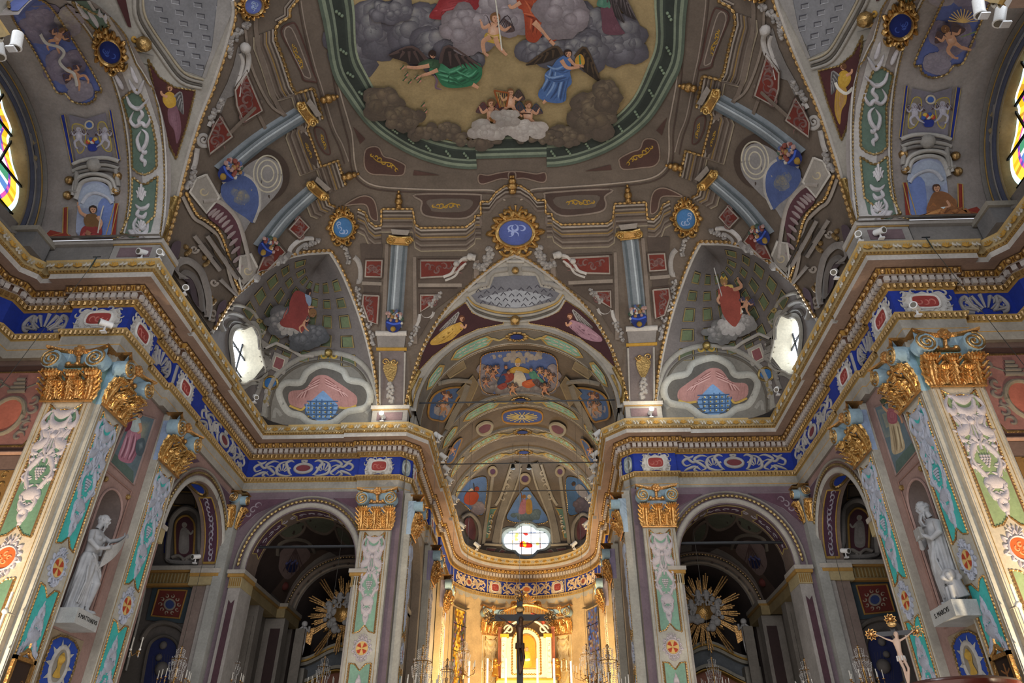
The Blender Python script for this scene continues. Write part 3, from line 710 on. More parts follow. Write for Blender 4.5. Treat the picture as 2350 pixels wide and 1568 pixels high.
def capital(parent,sf,W,tone='8fa8ae',lcol='d79a2c',h=1.06):
    """sf: u across (-W/2..W/2), v up from astragal, h outward"""
    root=parent
    bell=MB()
    rows=[[sf.at(u*W*(.5+.04*(v>.8)),v*h,hh) for u in (-1,1)] for v,hh in ((0,.05),(.3,.06),(.6,.07),(.85,.10),(.9,.12))]
    bell.grid(rows,tone); 
    for u in (-1,1): bell.add([sf.at(u*W*.5,0,-.1),sf.at(u*W*.5,0,.05),sf.at(u*W*.54,h*.9,.12),sf.at(u*W*.54,h*.9,-.1)],[(0,1,2,3)],tone)
    B=bell.build('bell',root)
    g=MB(); g.tube([sf.at(-W*.54,0,.06),sf.at(W*.54,0,.06)],.028,6,'cf8f2c',1); g.build('astragal',root,('paint','gilt'))
    ab=MB(); rows=[]
    for i in range(17):
        u=-1+2*i/16; k=.13+.13*u*u; rows.append([sf.at(u*W*.64,h*.93+.05*u*u,k+.05),sf.at(u*W*.66,h*.96+.05*u*u,k+.10),sf.at(u*W*.66,h*1.0+.05*u*u,k+.10),sf.at(u*W*.64,h*1.01+.05*u*u,-.05)])
    ab.grid(rows,'cf8f2c',1); rows=[[sf.at(p*W*.6,h*.80+.03*p*p,.1+.1*p*p) ,sf.at(p*W*.64,h*.94+.05*p*p,.17+.13*p*p)] for p in [-1+2*i/10 for i in range(11)]]; ab.grid(rows,'8ba3b0',0)
    ab.build('abacus',root,('paint','gilt'))
    for s in (-1,1):
        v=MB(); volute(v,v,sf,s*W*.46,h*.755,.175*W/.9+.012,s,.33); 
        v.build('volute',root,('paint','gilt'))
    eg=MB(); eg.tube([sf.at(-W*.28,h*.72,.11),sf.at(W*.28,h*.72,.11)],.045,6,'a9742a',1)
    for k in (-1,0,1): eg.ball(sf.at(k*W*.19,h*.73,.15),.055,'d89a34',1,8,5)
    eg.build('egg_band',root,('paint','gilt'))
    fl=MB(); fl.tube([sf.at(0,h*.72,.12),sf.at(0,h*.97,.24)],.04,6,'c98a2c',1)
    for k in range(7): a=2*pi*k/7; fl.ball(sf.at(.075*cos(a),h*.97+.07*sin(a),.24),.055,'c98a2c',1,6,4)
    fl.ball(sf.at(0,h*.97,.28),.05,'d89a34',1); fan(fl,sf,0,h*.93,.22,pi*1.1,pi*1.9,5,.03,.03,'c98a2c',1); fl.build('rosette',root,('paint','gilt'))
    for s,(cx,w,z,H,o) in enumerate(((-.42,.24,.02,.55,.19),(0,.22,.02,.55,.16),(.42,.24,.02,.55,.19),(-.215,.15,.02,.30,.17),(.215,.15,.02,.30,.17))):
        l=MB(); leafmesh(l,sf,cx*W,z*h,w*W*.9,H*h,o,.07 if s<3 else .10,lcol); 
        l.build('acanthus_leaf',root,('paint','gilt'))
def pilaster(label,o,u,W,panel,oc,frame='bd8f3a',z1=8.5,tone='8fa8ae',lcol='d79a2c',med='cross',shaftc='a7a397',cap=True,group=None,upper=True):
    """o: foot of the pilaster centre on its front face; u: unit vector across; outward = u x z"""
    u=Vector(u); n=Vector((u.y,-u.x,0)); root=empty('pilaster',o,0)
    tag(root,label,'pilaster',group)
    ob=Vector(o); L=Local((0,0,0),u,(0,0,1),n)
    sh=MB(); s=W/2
    zt=9.7 if cap else z1; P=[L.at(-s,0,0),L.at(s,0,0),L.at(s,zt,0),L.at(-s,zt,0),L.at(-s,0,-.22),L.at(s,0,-.22),L.at(s,zt,-.22),L.at(-s,zt,-.22)]
    sh.add(P,[(0,1,2,3),(0,3,7,4),(1,5,6,2),(3,2,6,7)],shaftc); 
    for e in (-1,1): stroke(sh,L,[(e*s*.93,.5),(e*s*.93,z1-.03)],.012,.012,'b6b0a2',smooth=False); stroke(sh,L,[(e*s*.82,.5),(e*s*.82,z1-.05)],.007,.006,'9a7c48',smooth=False)
    sh.build('shaft',root,('paint',))
    a=W*.33
    up=[(-a,5.83),(-a*.45,5.88),(0,6.03),(a*.45,5.88),(a,5.83),(a,z1-.06),(a*.45,z1-.2),(0,z1-.16),(-a*.45,z1-.2),(-a,z1-.06)]
    lo=[(-a,.9),(a,.9),(a,5.14),(a*.5,5.12),(0,4.97),(-a*.5,5.12),(-a,5.14)]
    for pts in ([up] if upper else [])+[lo]:
        q=MB(); fill(q,L,pts,panel,.004,smooth=False); stroke(q,L,[(x*.93,y) for x,y in pts],.018,.006,'6b4a30',smooth=False,closed=True,base=.004); 
        beads(q,L,pts,.02,.06,frame,.004,smooth=False,closed=True,nn=4); q.build('painted_panel',root,('paint','gilt'))
    q=MB(); orn_panel(q,Sc(L,0,z1-.17,a*.98,1),2.35,oc,h=.035); q.build('relief_ornament',root,('stucco',))
    q=MB(); orn_panel(q,Sc(L,0,2.9,a*.9,-1),2.0,oc,h=.035); q.build('relief_ornament',root,('stucco',))
    q=MB(); cartouche(q,Sc(L,0,5.48,1),W*.18,med,oc); q.build('medallion',root,('paint',))
    if cap:
        c=empty('capital',(0,0,z1),0,root); capital(c,Local((0,0,0),u,(0,0,1),n),W,tone,lcol)
        if 'lcap' : pass
    return root
GR='7d9f86'; TQ='3fa9a4'; OC='b5acae'; OC2='9fa3af'
for s,side in ((-1,'left'),(1,'right')):
    ux=(1,0,0)
    pilaster('broad %s foreground pilaster facing the viewer, green panel, orange medallion, lit warm below'%side,(s*8.38,11.85,0),(1,0,0),.95,'5f7f66' if s<0 else '84946a',OC,med='orange',tone='7f9f98',lcol='d0922a',shaftc='b5a892')
    pilaster('turquoise-panelled pilaster on the %s nave wall between the big foreground corner and the niche statue'%side,(s*7.80,12.40,0),(0,1,0) if s<0 else (0,-1,0),.88,TQ,OC2,tone='8fb0bf',lcol='cf9a3a')
    pilaster('turquoise-panelled pilaster on the %s nave wall between the statue niche and the side arch'%side,(s*7.80,14.92,0),(0,1,0) if s<0 else (0,-1,0),.96,TQ,OC2,tone='93a6c2',lcol='d0a040')
    pilaster('green-panelled pilaster on the %s side of the chancel opening, facing the viewer'%side,(s*3.83,19.03,0),(1,0,0),.85,'789a86',OC,tone='9fb2c2')
    pilaster('narrow grey green pilaster just inside the chancel on the %s, first from the nave'%side,(s*2.95,19.70,0),(0,1,0) if s<0 else (0,-1,0),.66,'6f8f88',OC2,tone='9fb2c2')
    pilaster('slim pilaster on the %s chancel wall beyond the side arch'%side,(s*2.97,24.05,0),(0,1,0) if s<0 else (0,-1,0),.8,'6a8a84','a5a0a0',tone='8d84a0',lcol='b98a3a')
    pilaster('slim shaded pilaster on the %s chancel wall next to the apse'%side,(s*2.95,27.4,0),(0,1,0) if s<0 else (0,-1,0),.9,'7a6f58','b09a80',tone='9a8f98',lcol='b98a3a',shaftc='a8916c')
    an=pi/2-s*R(29.5)
    pilaster('cream and gold apse pilaster to the %s of the high altar'%side,(3.0*cos(an)*1,YA+3.0*sin(an)-.02,0),(sin(an),-cos(an),0),.80,'c9ad74','c9b48a',tone='cdb890',lcol='e0a63c',shaftc='d2b886')
# ------------------------------------------------------------ frescoes
VS=Skin(VAULT); FS=Skin(LUNF); BS=Skin(BARREL); AS=Skin(APSE)
SL={k:Skin(v) for k,v in SAIL.items()}; LS={k:Skin(v) for k,v in LUNS.items()}; TS={k:Skin(v[0]) for k,v in ARM.items()}
def vz(x,y):
    a=max(0,abs(x)-1.6); b=max(0,YC+abs(y-YC)-13); n=min(5.999,(a**4+b**4)**.25); return VZ+VH*sqrt(1-(n/6)**2)
class PlanS:
    def at(s,x,y,h=0):
        e=.02; z=vz(x,y); n=Vector(((vz(x+e,y)-vz(x-e,y))/(2*e),(vz(x,y+e)-vz(x,y-e))/(2*e),-1)).normalized(); return Vector((x,y,z))+n*h
PS=PlanS()
class SailSurf:                     # s across, t up
    def at(s,a,b,h=0):
        p=sailpt(a,b); e=.01; du=sailpt(min(1,a+e),b)-sailpt(max(0,a-e),b); dv=sailpt(a,min(1,b+e))-sailpt(a,max(0,b-e)); n=du.cross(dv).normalized()
        if n.dot(Vector((-3,12,10))-p)<0: n=-n
        return p+n*h
SA=SailSurf()
_h=[0.004]
def H_(): _h[0]+=.00018; return _h[0]
def H0(v=.004): _h[0]=v
def pf(mb,sf,P,c,**k):
    if k.get('step'): _h[0]+=.0022; k['step']*=.7
    fill(mb,sf,P,c,H_(),**k)
def ps(mb,sf,P,w,c,tp=None,h=.004,**k): stroke(mb,sf,P,w,h,c,base=H_(),taper=tp,**k)
def blob(x,y,r,n=9,j=.18,sy=1,rnd=random): return [(x+r*(1+rnd.uniform(-j,j))*cos(2*pi*k/n),y+sy*r*(1+rnd.uniform(-j,j))*sin(2*pi*k/n)) for k in range(n)]
def cloud(mb,sf,x,y,rx,ry,n,cols,seed=1,r=.34,st=None):
    q=random.Random(seed); dk=cols[0]; lt=cols[-1]; md=cols[len(cols)//2]
    for L in range(3):
        for i in range(int(n*(1.6,1.8,1.3)[L])):
            a=q.uniform(0,2*pi); d=sqrt(q.random())*(1.02,.85,.75)[L]; R_=min(rx,ry)*r*(1.45,1.15,.85)[L]*q.uniform(.7,1.3)
            px,py=x+rx*d*cos(a),y+ry*d*sin(a)-L*ry*.06; P=blob(px,py,R_,12,.10,.85,q); up=.5-.5*sin(a)*d
            c1=(mixc(dk,md,.6),mixc(md,lt,up),mixc(md,lt,.45+.55*up))[L]; puff(mb,sf,P,mixc(dk,md,.15+.25*L*up),mixc(c1,'ffffff',.04*q.random()),px-R_*.25,py-R_*.35,H_())
SK='b98a6c';SKD='8f6048';SKL='cfa384'
def limb(mb,sf,P,w,c=SK,w1=.6): ps(mb,sf,P,w,c,(lambda t:1-(1-w1)*t),h=.006)
def head(mb,sf,x,y,r,hair='3e2a1e',skin=SK,look=1):
    pf(mb,sf,blob(x-.1*r*look,y-.15*r,r*1.22,10,.05),hair,n=2); pf(mb,sf,[(x-.65*r,y-.5*r),(x+.6*r,y-.6*r),(x+.85*r*look if look>0 else x+.6*r,y+.1*r),(x+.5*r,y+.9*r),(x-.2*r,y+1.0*r),(x-.75*r,y+.3*r)],skin,n=3)
    for e in (-.25,.4): ps(mb,sf,[(x+(e-.12)*r,y-.05*r),(x+(e+.15)*r,y-.05*r)],r*.09,'3a2218',smooth=False)
    ps(mb,sf,[(x+.1*r,y+.05*r),(x+.18*r,y+.35*r)],r*.07,SKD,smooth=False); ps(mb,sf,[(x-.1*r,y+.6*r),(x+.3*r,y+.58*r)],r*.08,'7e3a2e',smooth=False)
def hand(mb,sf,x,y,s,a,c=SK):
    pf(mb,sf,blob(x,y,s*.8,7,.05),c,n=2)
    for k in (-.5,-.2,.1,.4): ps(mb,sf,[(x,y),(x+s*2*cos(a+k),y+s*2*sin(a+k))],s*.22,c,smooth=False)
def wing(mb,sf,P,c='7b6a66',dk='4a3c3a'):
    """P: root, shoulder bend, tip ; feathers hang from the leading edge"""
    P=[Vector(p) for p in P]; r,b,t=P; low=(r+t)/2+(r-b)*.45
    q=[r,r.lerp(b,.6)+ (b-low)*.12,b,b.lerp(t,.5)+(b-low)*.1,t,t.lerp(r,.33)+(low-b)*.16,t.lerp(r,.66)+(low-b)*.2]
    pf(mb,sf,[(v.x,v.y) for v in q],dk); e=[b.lerp(t,k/6) for k in range(7)]
    for k in range(8):
        f=k/7; a=(r.lerp(b,.75)).lerp(b.lerp(t,.55),f); z=r.lerp(t,.12+.88*f)+(low-b)*.13*sin(pi*f)
        ps(mb,sf,[(a.x,a.y),((a.x+z.x)/2,(a.y+z.y)/2),(z.x,z.y)],(t-r).length*.045,c if k%2 else dk,T1)
    ps(mb,sf,[(r.x,r.y),(b.x,b.y),(t.x,t.y)],(t-r).length*.05,c,T1)
def robe(mb,sf,P,c,dk,lt,folds,step=None):
    pf(mb,sf,P,c,step=step)
    ff=[pp(f) if isinstance(f,str) else f for f in folds]; PP=pp(P) if isinstance(P,str) else P
    cx=sum(p[0] for p in PP)/len(PP); cy=sum(p[1] for p in PP)/len(PP); lg=sum(abs(p[0]-cx)+abs(p[1]-cy) for p in PP)/len(PP)
    puff(mb,sf,[(cx+(a-cx)*.8,cy+(b-cy)*.8) for a,b in cr(PP,True,2)],c,mixc(c,lt,.55),cx-lg*.12,cy-lg*.12,H_())
    for i,f in enumerate(ff):
        o=lg*.09; sstroke(mb,sf,f,5.0*robe.k,c,dk,H_(),TP); sstroke(mb,sf,[(a-o*(1+i%2),b-o) for a,b in f],3.6*robe.k,c,lt,H_(),TP); sstroke(mb,sf,[(a+o*1.4,b+o*.8) for a,b in f],2.6*robe.k,c,mixc(c,dk,.7),H_(),TP)
robe.k=1
def putto(mb,sf,x,y,s,rot=0,fl=1,wc='8a5a4a',cloth=None,hair='6b4a2c',arms=1,skin=SK):
    q=Sc(sf,x,y,s*fl,s,rot)
    wing(mb,q,[(6,-16),(26,-46),(48,-14)],wc,'4c3a38'); wing(mb,q,[(-8,-16),(-24,-40),(-44,-12)],wc,'4c3a38')
    limb(mb,q,[(-5,8),(-20,22),(-14,46)],6.5,skin); limb(mb,q,[(6,8),(16,26),(30,38)],6.5,skin)
    pf(mb,q,[(-11,-24),(11,-24),(14,-8),(11,10),(0,14),(-11,10),(-13,-8)],skin); puff(mb,q,[(-10,-20),(0,-24),(9,-18),(11,-4),(8,8),(-8,9),(-11,-6)],skin,mixc(skin,'ffffff',.28),-3,-8,H_())
    if cloth: robe(mb,q,[(-16,0),(0,4),(16,-2),(20,14),(4,22),(-18,16)],cloth,'3a2a20',SKL,[[(-12,4),(2,10),(14,6)]])
    limb(mb,q,[(-10,-20),(-24,-10),(-32,-24*arms)],4.6,skin); limb(mb,q,[(10,-20),(24,-12),(34,-20*arms)],4.6,skin)
    hand(mb,q,-32,-24*arms,2.6,-2,skin); hand(mb,q,34,-20*arms,2.6,-.6,skin); ps(mb,q,[(-14,46),(-4,52)],3.2,skin,smooth=False); ps(mb,q,[(30,38),(38,44)],3.2,skin,smooth=False); head(mb,q,0,-36,10,hair,skin)
def fresco(name,label,cat='fresco',group=None,parent=None):
    o=empty(name); 
    if parent: o.parent=parent
    else: tag(o,label,cat,group)
    return o
# ---- the great ceiling picture -------------------------------------------------
q4=[(-4.35,8.15),(-4.4,10),(-4.5,11.35),(-4.33,12.2),(-3.96,13.35),(-3.4,14.2),(-2.8,14.7),(-2.0,15.0),(-1.32,15.1)]
def ring(dd,blk):     # closed outline: rounded frame with straight blocks in the middle of the short sides
    L=[]
    c=Vector((0,YC))
    for x,y in q4: v=Vector((x,y))-c; L.append(c+v*(1-dd/v.length))
    A=cr([(p.x,p.y) for p in L],False,4); xb=1.15-(.1 if blk>.2 else 0)
    A=[p for p in A if p[0]<-xb]; yb=15.12-dd*1.0-blk
    right=[(-x,y) for x,y in A[::-1]]; low=A+[(-xb,A[-1][1]),(-xb,yb),(xb,yb),(xb,A[-1][1])]+right
    return low+[(x,2*YC-y) for x,y in low[::-1]]
cf=fresco('ceiling_fresco','great oval ceiling painting of saints and angels on clouds inside a green painted frame','fresco')
mb=MB(); H0()
rg=[ring(d,.32) for d in (0,.08,.16,.24,.30,.52,.58,.66,.74,.80)]; cols=['4e584b','77806c','3c443b','6f7866','2a302a','313831','656e5c','3a4038','828a72']
for a,b,c in zip(rg,rg[1:],cols):
    n=len(a); mb.add([PS.at(x,y,.05) for x,y in a]+[PS.at(x,y,.05) for x,y in b],[(i,(i+1)%n,n+(i+1)%n,n+i) for i in range(n)],c)
for k in range(0,len(rg[4])):
    a=Vector(rg[4][k]).lerp(Vector(rg[5][k]),.5)
    if k%3==1:
        for e in (-.07,.0,.07): mb.ball(PS.at(a.x+e*.7,a.y+e,.06),.045,'73806a',0,6,3)
mb.build('green_frame',cf)
mb=MB(); sky=ring(.80,.32)[::1]; fill(mb,PS,sky,'94805a',.03,smooth=False,step=.45); mb.build('painted_sky',cf,smooth=True)
H0(.034); mb=MB(); 
for a in ((820,90,50,60,7),(880,60,60,50,9),(960,60,60,45,8),(1010,110,60,40,8),(1060,120,50,35,7),(1330,60,80,45,9),(1420,90,60,40,8),(1340,110,50,35,7),(1250,110,50,30,6),(900,20,60,25,6)): cloud(mb,VS,*a[:4],a[4],('423e44','57545c','6f6d74','8b8884'),int(a[0]),.5,28)
for a in ((1150,30,60,45,8),(1080,60,60,40,8),(1300,30,50,40,7)): cloud(mb,VS,*a[:4],a[4],('6a6062','857c80','a39a9c'),int(a[0])+3,.5,28)
for a in ((880,228,34,30,6),(925,268,40,24,6),(1000,300,55,20,7),(1090,318,60,18,7),(1300,308,60,22,7),(1370,258,44,40,7),(1400,215,26,30,5),(1240,312,50,16,5)): cloud(mb,VS,*a[:4],a[4],('4a3f36','5f5243','76664f'),int(a[0])+5,.5,28)
cloud(mb,VS,1130,290,50,18,7,('8a8078','b0a8a0'),4,.6,28); cloud(mb,VS,1205,290,40,18,7,('9a9088','b9b2aa'),14,.6,28); cloud(mb,VS,1165,262,30,14,5,('8a8078','aaa39b'),15,.6,28)
mb.build('painted_clouds',cf)
def part(name,parent,fn,mats=('paint',),mirror=False,h0=.10):
    mb=MB(); H0(h0); robe.k=1; fn(mb); o=mb.build(name,parent,mats,mirror=mirror); return o
def f_green(m):
    wing(m,VS,[(985,140),(945,102),(890,122)],'4d3c38','2c2220'); wing(m,VS,[(1010,140),(1030,100),(1108,150)],'4d3c38','2c2220')
    robe(m,VS,'990,140 1005,133 1015,155 1040,150 1070,140 1100,140 1107,160 1100,180 1080,192 1040,197 1015,190 1000,165 985,160','2a6646','1a3e2c','5a9a78',['1010,160 1040,165 1070,150','1020,180 1050,185 1090,165','1050,160 1080,175 1100,160','1015,170 1040,176 1060,190'])
    robe(m,VS,'960,140 985,130 1010,135 1005,155 985,150 965,152','2e4630','1c2a20','587a58',['968,146 990,142'])
    limb(m,VS,'985,145 955,150 932,148',5);hand(m,VS,928,148,3,3);limb(m,VS,'1005,155 985,163 967,168',5);hand(m,VS,964,169,3,2.6);limb(m,VS,'1085,188 1098,196',5); head(m,VS,993,120,8,'2a1a14')
    for x,y in ((922,150),(932,165),(940,182),(955,172),(962,180),(970,235),(976,250),(928,176)): pf(m,VS,blob(x,y,4,7,.2),'b77a6c',n=2); ps(m,VS,[(x-5,y+4),(x+4,y-6)],1.5,'3c5230')
    ps(m,VS,'995,165 1003,180 1000,195 1015,200',3,'6d5560',TP)
part('painted_angel',cf,f_green)['label']='green-robed angel'
def f_blue(m):
    wing(m,VS,[(1290,120),(1270,102),(1206,144)],'4a3a2a','2a2018'); wing(m,VS,[(1320,125),(1345,105),(1380,182)],'4a3a2a','2a2018')
    robe(m,VS,'1280,130 1300,122 1310,140 1308,160 1312,185 1300,200 1298,225 1275,232 1240,222 1236,205 1250,185 1250,165 1265,150','466292','293a5c','7c96ba',['1270,155 1262,180 1248,205','1285,160 1280,195 1262,222','1300,165 1290,200 1285,226','1265,150 1285,158 1305,150','1255,170 1270,178 1300,172'])
    limb(m,VS,'1288,132 1302,150 1330,148',5);hand(m,VS,1334,147,3,0);limb(m,VS,'1305,128 1320,144 1336,142',4); limb(m,VS,'1252,225 1246,232',4);head(m,VS,1304,118,8,'2a1a14')
    pf(m,VS,'1322,142 1320,130 1328,120 1336,120 1342,132 1340,143','b98a34'); ps(m,VS,'1330,121 1332,142',2.5,'3d7a50')
part('painted_angel',cf,f_blue)['label']='blue-robed angel with a mitre'
def f_orange(m):
    wing(m,VS,[(1250,5),(1275,-20),(1296,26)],'4a3634','2a1e1e')
    robe(m,VS,'1190,-30 1245,-30 1250,10 1275,45 1290,60 1285,80 1262,92 1250,70 1230,92 1208,85 1205,55 1200,20 1188,10','8c3820','561c0e','b4603e',['1210,0 1225,30 1222,70','1235,0 1250,40 1275,70','1205,30 1240,40 1270,60','1215,60 1225,85'])
    limb(m,VS,'1225,45 1240,60 1262,85',7); limb(m,VS,'1195,0 1175,12 1168,5',5); ps(m,VS,'1262,88 1272,97',4,SK,smooth=False)
part('painted_saint',cf,f_orange)['label']='seated figure in orange-red robes'
def f_red(m): robe(m,VS,'985,35 1000,10 1020,-15 1080,-20 1102,0 1090,20 1060,38 1020,40','7c2226','4c1014','a85054',['1000,25 1040,20 1080,0','1010,35 1050,30','1030,0 1060,-5'])
part('painted_saint',cf,f_red)['label']='crimson drapery of a figure at the top edge'
def f_purp(m):
    wing(m,VS,[(1415,0),(1425,-30),(1462,38)],'5a5050','302828'); wing(m,VS,[(1395,0),(1400,-30),(1435,45)],'4a4040','302828')
    robe(m,VS,'1380,10 1402,5 1412,30 1428,60 1435,72 1405,75 1385,68 1382,40','5e3a44','38202a','8c6670',['1392,20 1398,60','1405,25 1415,65']); robe(m,VS,'1378,-12 1395,-12 1402,12 1384,12 1370,6','47705c','2a4436','7c9c88',['1382,-5 1395,8']); head(m,VS,1385,-22,8)
part('painted_angel',cf,f_purp)['label']='kneeling angel in purple skirt'
def f_p1(m): putto(m,VS,1132,72,1.0,.15,1,'3a2e30','a98a34'); ps(m,VS,'1137,-10 1152,110',1.6,'c2bdb0',smooth=False)
part('painted_cherub',cf,f_p1)
def f_p2(m): putto(m,VS,1128,262,.82,0,1,'5c2a2c'); pf(m,VS,'1120,268 1132,262 1144,266 1134,276','8a5a2a'); ps(m,VS,'1142,266 1165,264',1.5,'3a2418')
def f_p3(m): putto(m,VS,1172,232,.7,0,1,'3a3024'); ps(m,VS,'1134,202 1150,205 1168,208',2,'8a4a20'); ps(m,VS,'1134,202 1148,242',2,'8a4a20'); ps(m,VS,'1168,208 1162,240',2,'8a4a20'); [ps(m,VS,[(1140+5*k,205+k),(1148+2.5*k,240)],.5,'c9a25a',smooth=False) for k in range(5)]
def f_p4(m): putto(m,VS,1212,264,.78,0,-1,'27384a'); ps(m,VS,'1172,253 1218,256',1.6,'4a2e1c',smooth=False)
for f in (f_p2,f_p3,f_p4): part('painted_cherub',cf,f)
# ---- painted architecture of the cove (left half in the picture, and its mirror) -------------------------
ST='776a5f'; LT='94897e'; DK='3b2f27'
def garland(m,sf,P,r,col='837d78'):
    q=cr(P,False,5); rr=random.Random(int(P[0][0]))
    for i,(x,y) in enumerate(q):
        for k in range(2):
            p=sf.at(x+rr.uniform(-r,r)*.8,y+rr.uniform(-r,r)*.8,.03); m.ball(p,min(.13,(sf.at(x+r*.62,y,.03)-sf.at(x,y,.03)).length),col if k else '9a948e',0,6,4)
def volt(m,sf,cx,cy,r,a0,tn,w,col=LT): stroke(m,sf,spiral(cx,cy,r,r*.12,a0,tn,18),w,.03,col,base=.01,taper=lambda t:1-.5*t)
def redpanel(m,P,rel=True):
    P=pp(P); pf(m,VS,P,'66261c',smooth=False,step=20); cx=sum(p[0] for p in P)/len(P); cy=sum(p[1] for p in P)/len(P)
    ps(m,VS,P,2.2,LT,smooth=False,closed=True,h=.01); Q=[(cx+(x-cx)*1.13,cy+(y-cy)*1.16) for x,y in P]; ps(m,VS,Q,1.5,'4a3a31',smooth=False,closed=True)
    w_=max(p[0] for p in P)-min(p[0] for p in P); h_=max(p[1] for p in P)-min(p[1] for p in P); q=random.Random(int(cx))
    for k in range(9):
        t=(k-4)/4*.36; x=cx+(w_*t if w_>h_ else w_*.12*q.uniform(-1,1)); y=cy+(h_*t if h_>=w_ else h_*.15*q.uniform(-1,1)); s=min(w_,h_)*.24
        ps(m,VS,spiral(x,y,s,s*.2,q.uniform(0,6),q.choice((-.8,.8)),7),s*.2,'644440' if k%2 else '735650',TP,h=.01)
def arab(m,x0,y0,x1,y1,r=5): # gilded arabesque line
    v=Vector((x1-x0,y1-y0)); n=Vector((-v.y,v.x)).normalized()
    for k in range(7):
        t=(k+.5)/7; c=Vector((x0,y0))+v*t; ps(m,VS,spiral(c.x,c.y,r*(1.2-abs(t-.5)),r*.25,k*1.3,(-1)**k*.8,7),r*.26,'a5812f',TP,h=.012)
    ps(m,VS,[(x0,y0),(x0+v.x*.3+n.x*r,y0+v.y*.3+n.y*r),(x0+v.x*.5,y0+v.y*.5),(x0+v.x*.7-n.x*r,y0+v.y*.7-n.y*r),(x1,y1)],r*.25,'a5812f',TP,h=.012)
def entab(m,P,dx,dy,widths=((4,LT),(4,'453a31'),(4,'7a6e62'),(3,'54473d'),(3,'846a3e'),(4,'6e6156'),(3,'483c33'),(5,'5d5046'),(4,'75695e'),(4,'4e4138'),(4,'675a50'),(3,'8a7e6a'))):
    d=4
    for w_,c in widths:
        ps(m,VS,[(x+dx*(d+w_/2),y+dy*(d+w_/2)) for x,y in P],w_*.62,c,smooth=False,h=.012); d+=w_*1.15
def col_paint(root,top,base,w0,w1,vase=True):
    t=Vector(top);b=Vector(base); d=(t-b).normalized(); n=Vector((d.y,-d.x)); mb=MB(); H0(.02)
    mid=(t+b)/2+ (Vector((-6,-4)) if base[0]<750 else Vector((0,0)))
    stroke(mb,VS,[(b.x,b.y),(mid.x,mid.y),(t.x,t.y)],w0,.12,'767c80',base=.0,taper=lambda q:w1[0]+(w1[1]-w1[0])*q,n=8)
    stroke(mb,VS,[(b.x+n.x*3,b.y+n.y*3),(mid.x+n.x*3,mid.y+n.y*3),(t.x+n.x*3,t.y+n.y*3)],w0*.10,.006,'a4abae',base=.12,n=8)
    for e in (-.55,.6): stroke(mb,VS,[(b.x+n.x*e*w0,b.y+n.y*e*w0),(mid.x+n.x*e*w0,mid.y+n.y*e*w0),(t.x+n.x*e*w0,t.y+n.y*e*w0)],w0*.13,.006,'50585c',base=.095,n=8)
    mb.build('painted_shaft',root); mb=MB()
    def P(u,v): q=t+n*u+d*v; return (q.x,q.y)
    fill(mb,VS,[P(-w0*1.05,0),P(w0*1.05,0),P(w0*1.25,w0*.9),P(-w0*1.25,w0*.9)],'a87b2a',.13,smooth=False,m=1)
    stroke(mb,VS,[P(-w0*1.1,0),P(w0*1.1,0)],w0*.13,.05,'c79638',base=.12,smooth=False,m=1)
    for e in (-1,1): stroke(mb,VS,[( (P(e*w0*1.1,w0*.45)[0]+w0*.5*(1-.85*k/14)*cos(k*.75*e)),(P(e*w0*1.1,w0*.45)[1]+w0*.5*(1-.85*k/14)*sin(k*.75*e))) for k in range(15)],w0*.12,.05,'cfa548',base=.13,smooth=False,m=1)
    stroke(mb,VS,[P(-w0*1.3,w0*.95),P(0,w0*.8),P(w0*1.3,w0*.95)],w0*.12,.04,'cfa548',base=.13,m=1)
    fill(mb,VS,[P(-w0*.9,w0*1.1),P(w0*.9,w0*1.1),P(w0*1.1,w0*1.7),P(-w0*1.1,w0*1.7)],'8a8178',.12,smooth=False); mb.build('painted_capital',root,('paint','gilt'))
    if vase:
        mb=MB()
        def Q(u,v): q=b+n*u+d*v; return (q.x,q.y)
        fill(mb,VS,[Q(-w0*.45,-w0*.6),Q(w0*.45,-w0*.6),Q(w0*.9,w0*.2),Q(w0*.7,w0*.8),Q(-w0*.7,w0*.8),Q(-w0*.9,w0*.2)],'1c2a66',.14)
        stroke(mb,VS,[Q(-w0*.8,w0*.5),Q(0,w0*.3),Q(w0*.8,w0*.5)],w0*.12,.02,'3a55b0',base=.14); mb.ball(VS.at(*Q(0,-w0*.3),.15),.09,'8d6f2c',0,8,5)
        q=random.Random(int(b.x))
        for k in range(26):
            u=q.uniform(-1,1); v=q.uniform(.8,2.0)-.5*abs(u); p=VS.at(*Q(u*w0*1.05,v*w0),.16); mb.ball(p,.045+.03*q.random(),q.choice(('a08078','b4aca0','7e443a','4c5a80','3f5244','947044')),0,6,3)
        mb.build('painted_flower_vase',root)
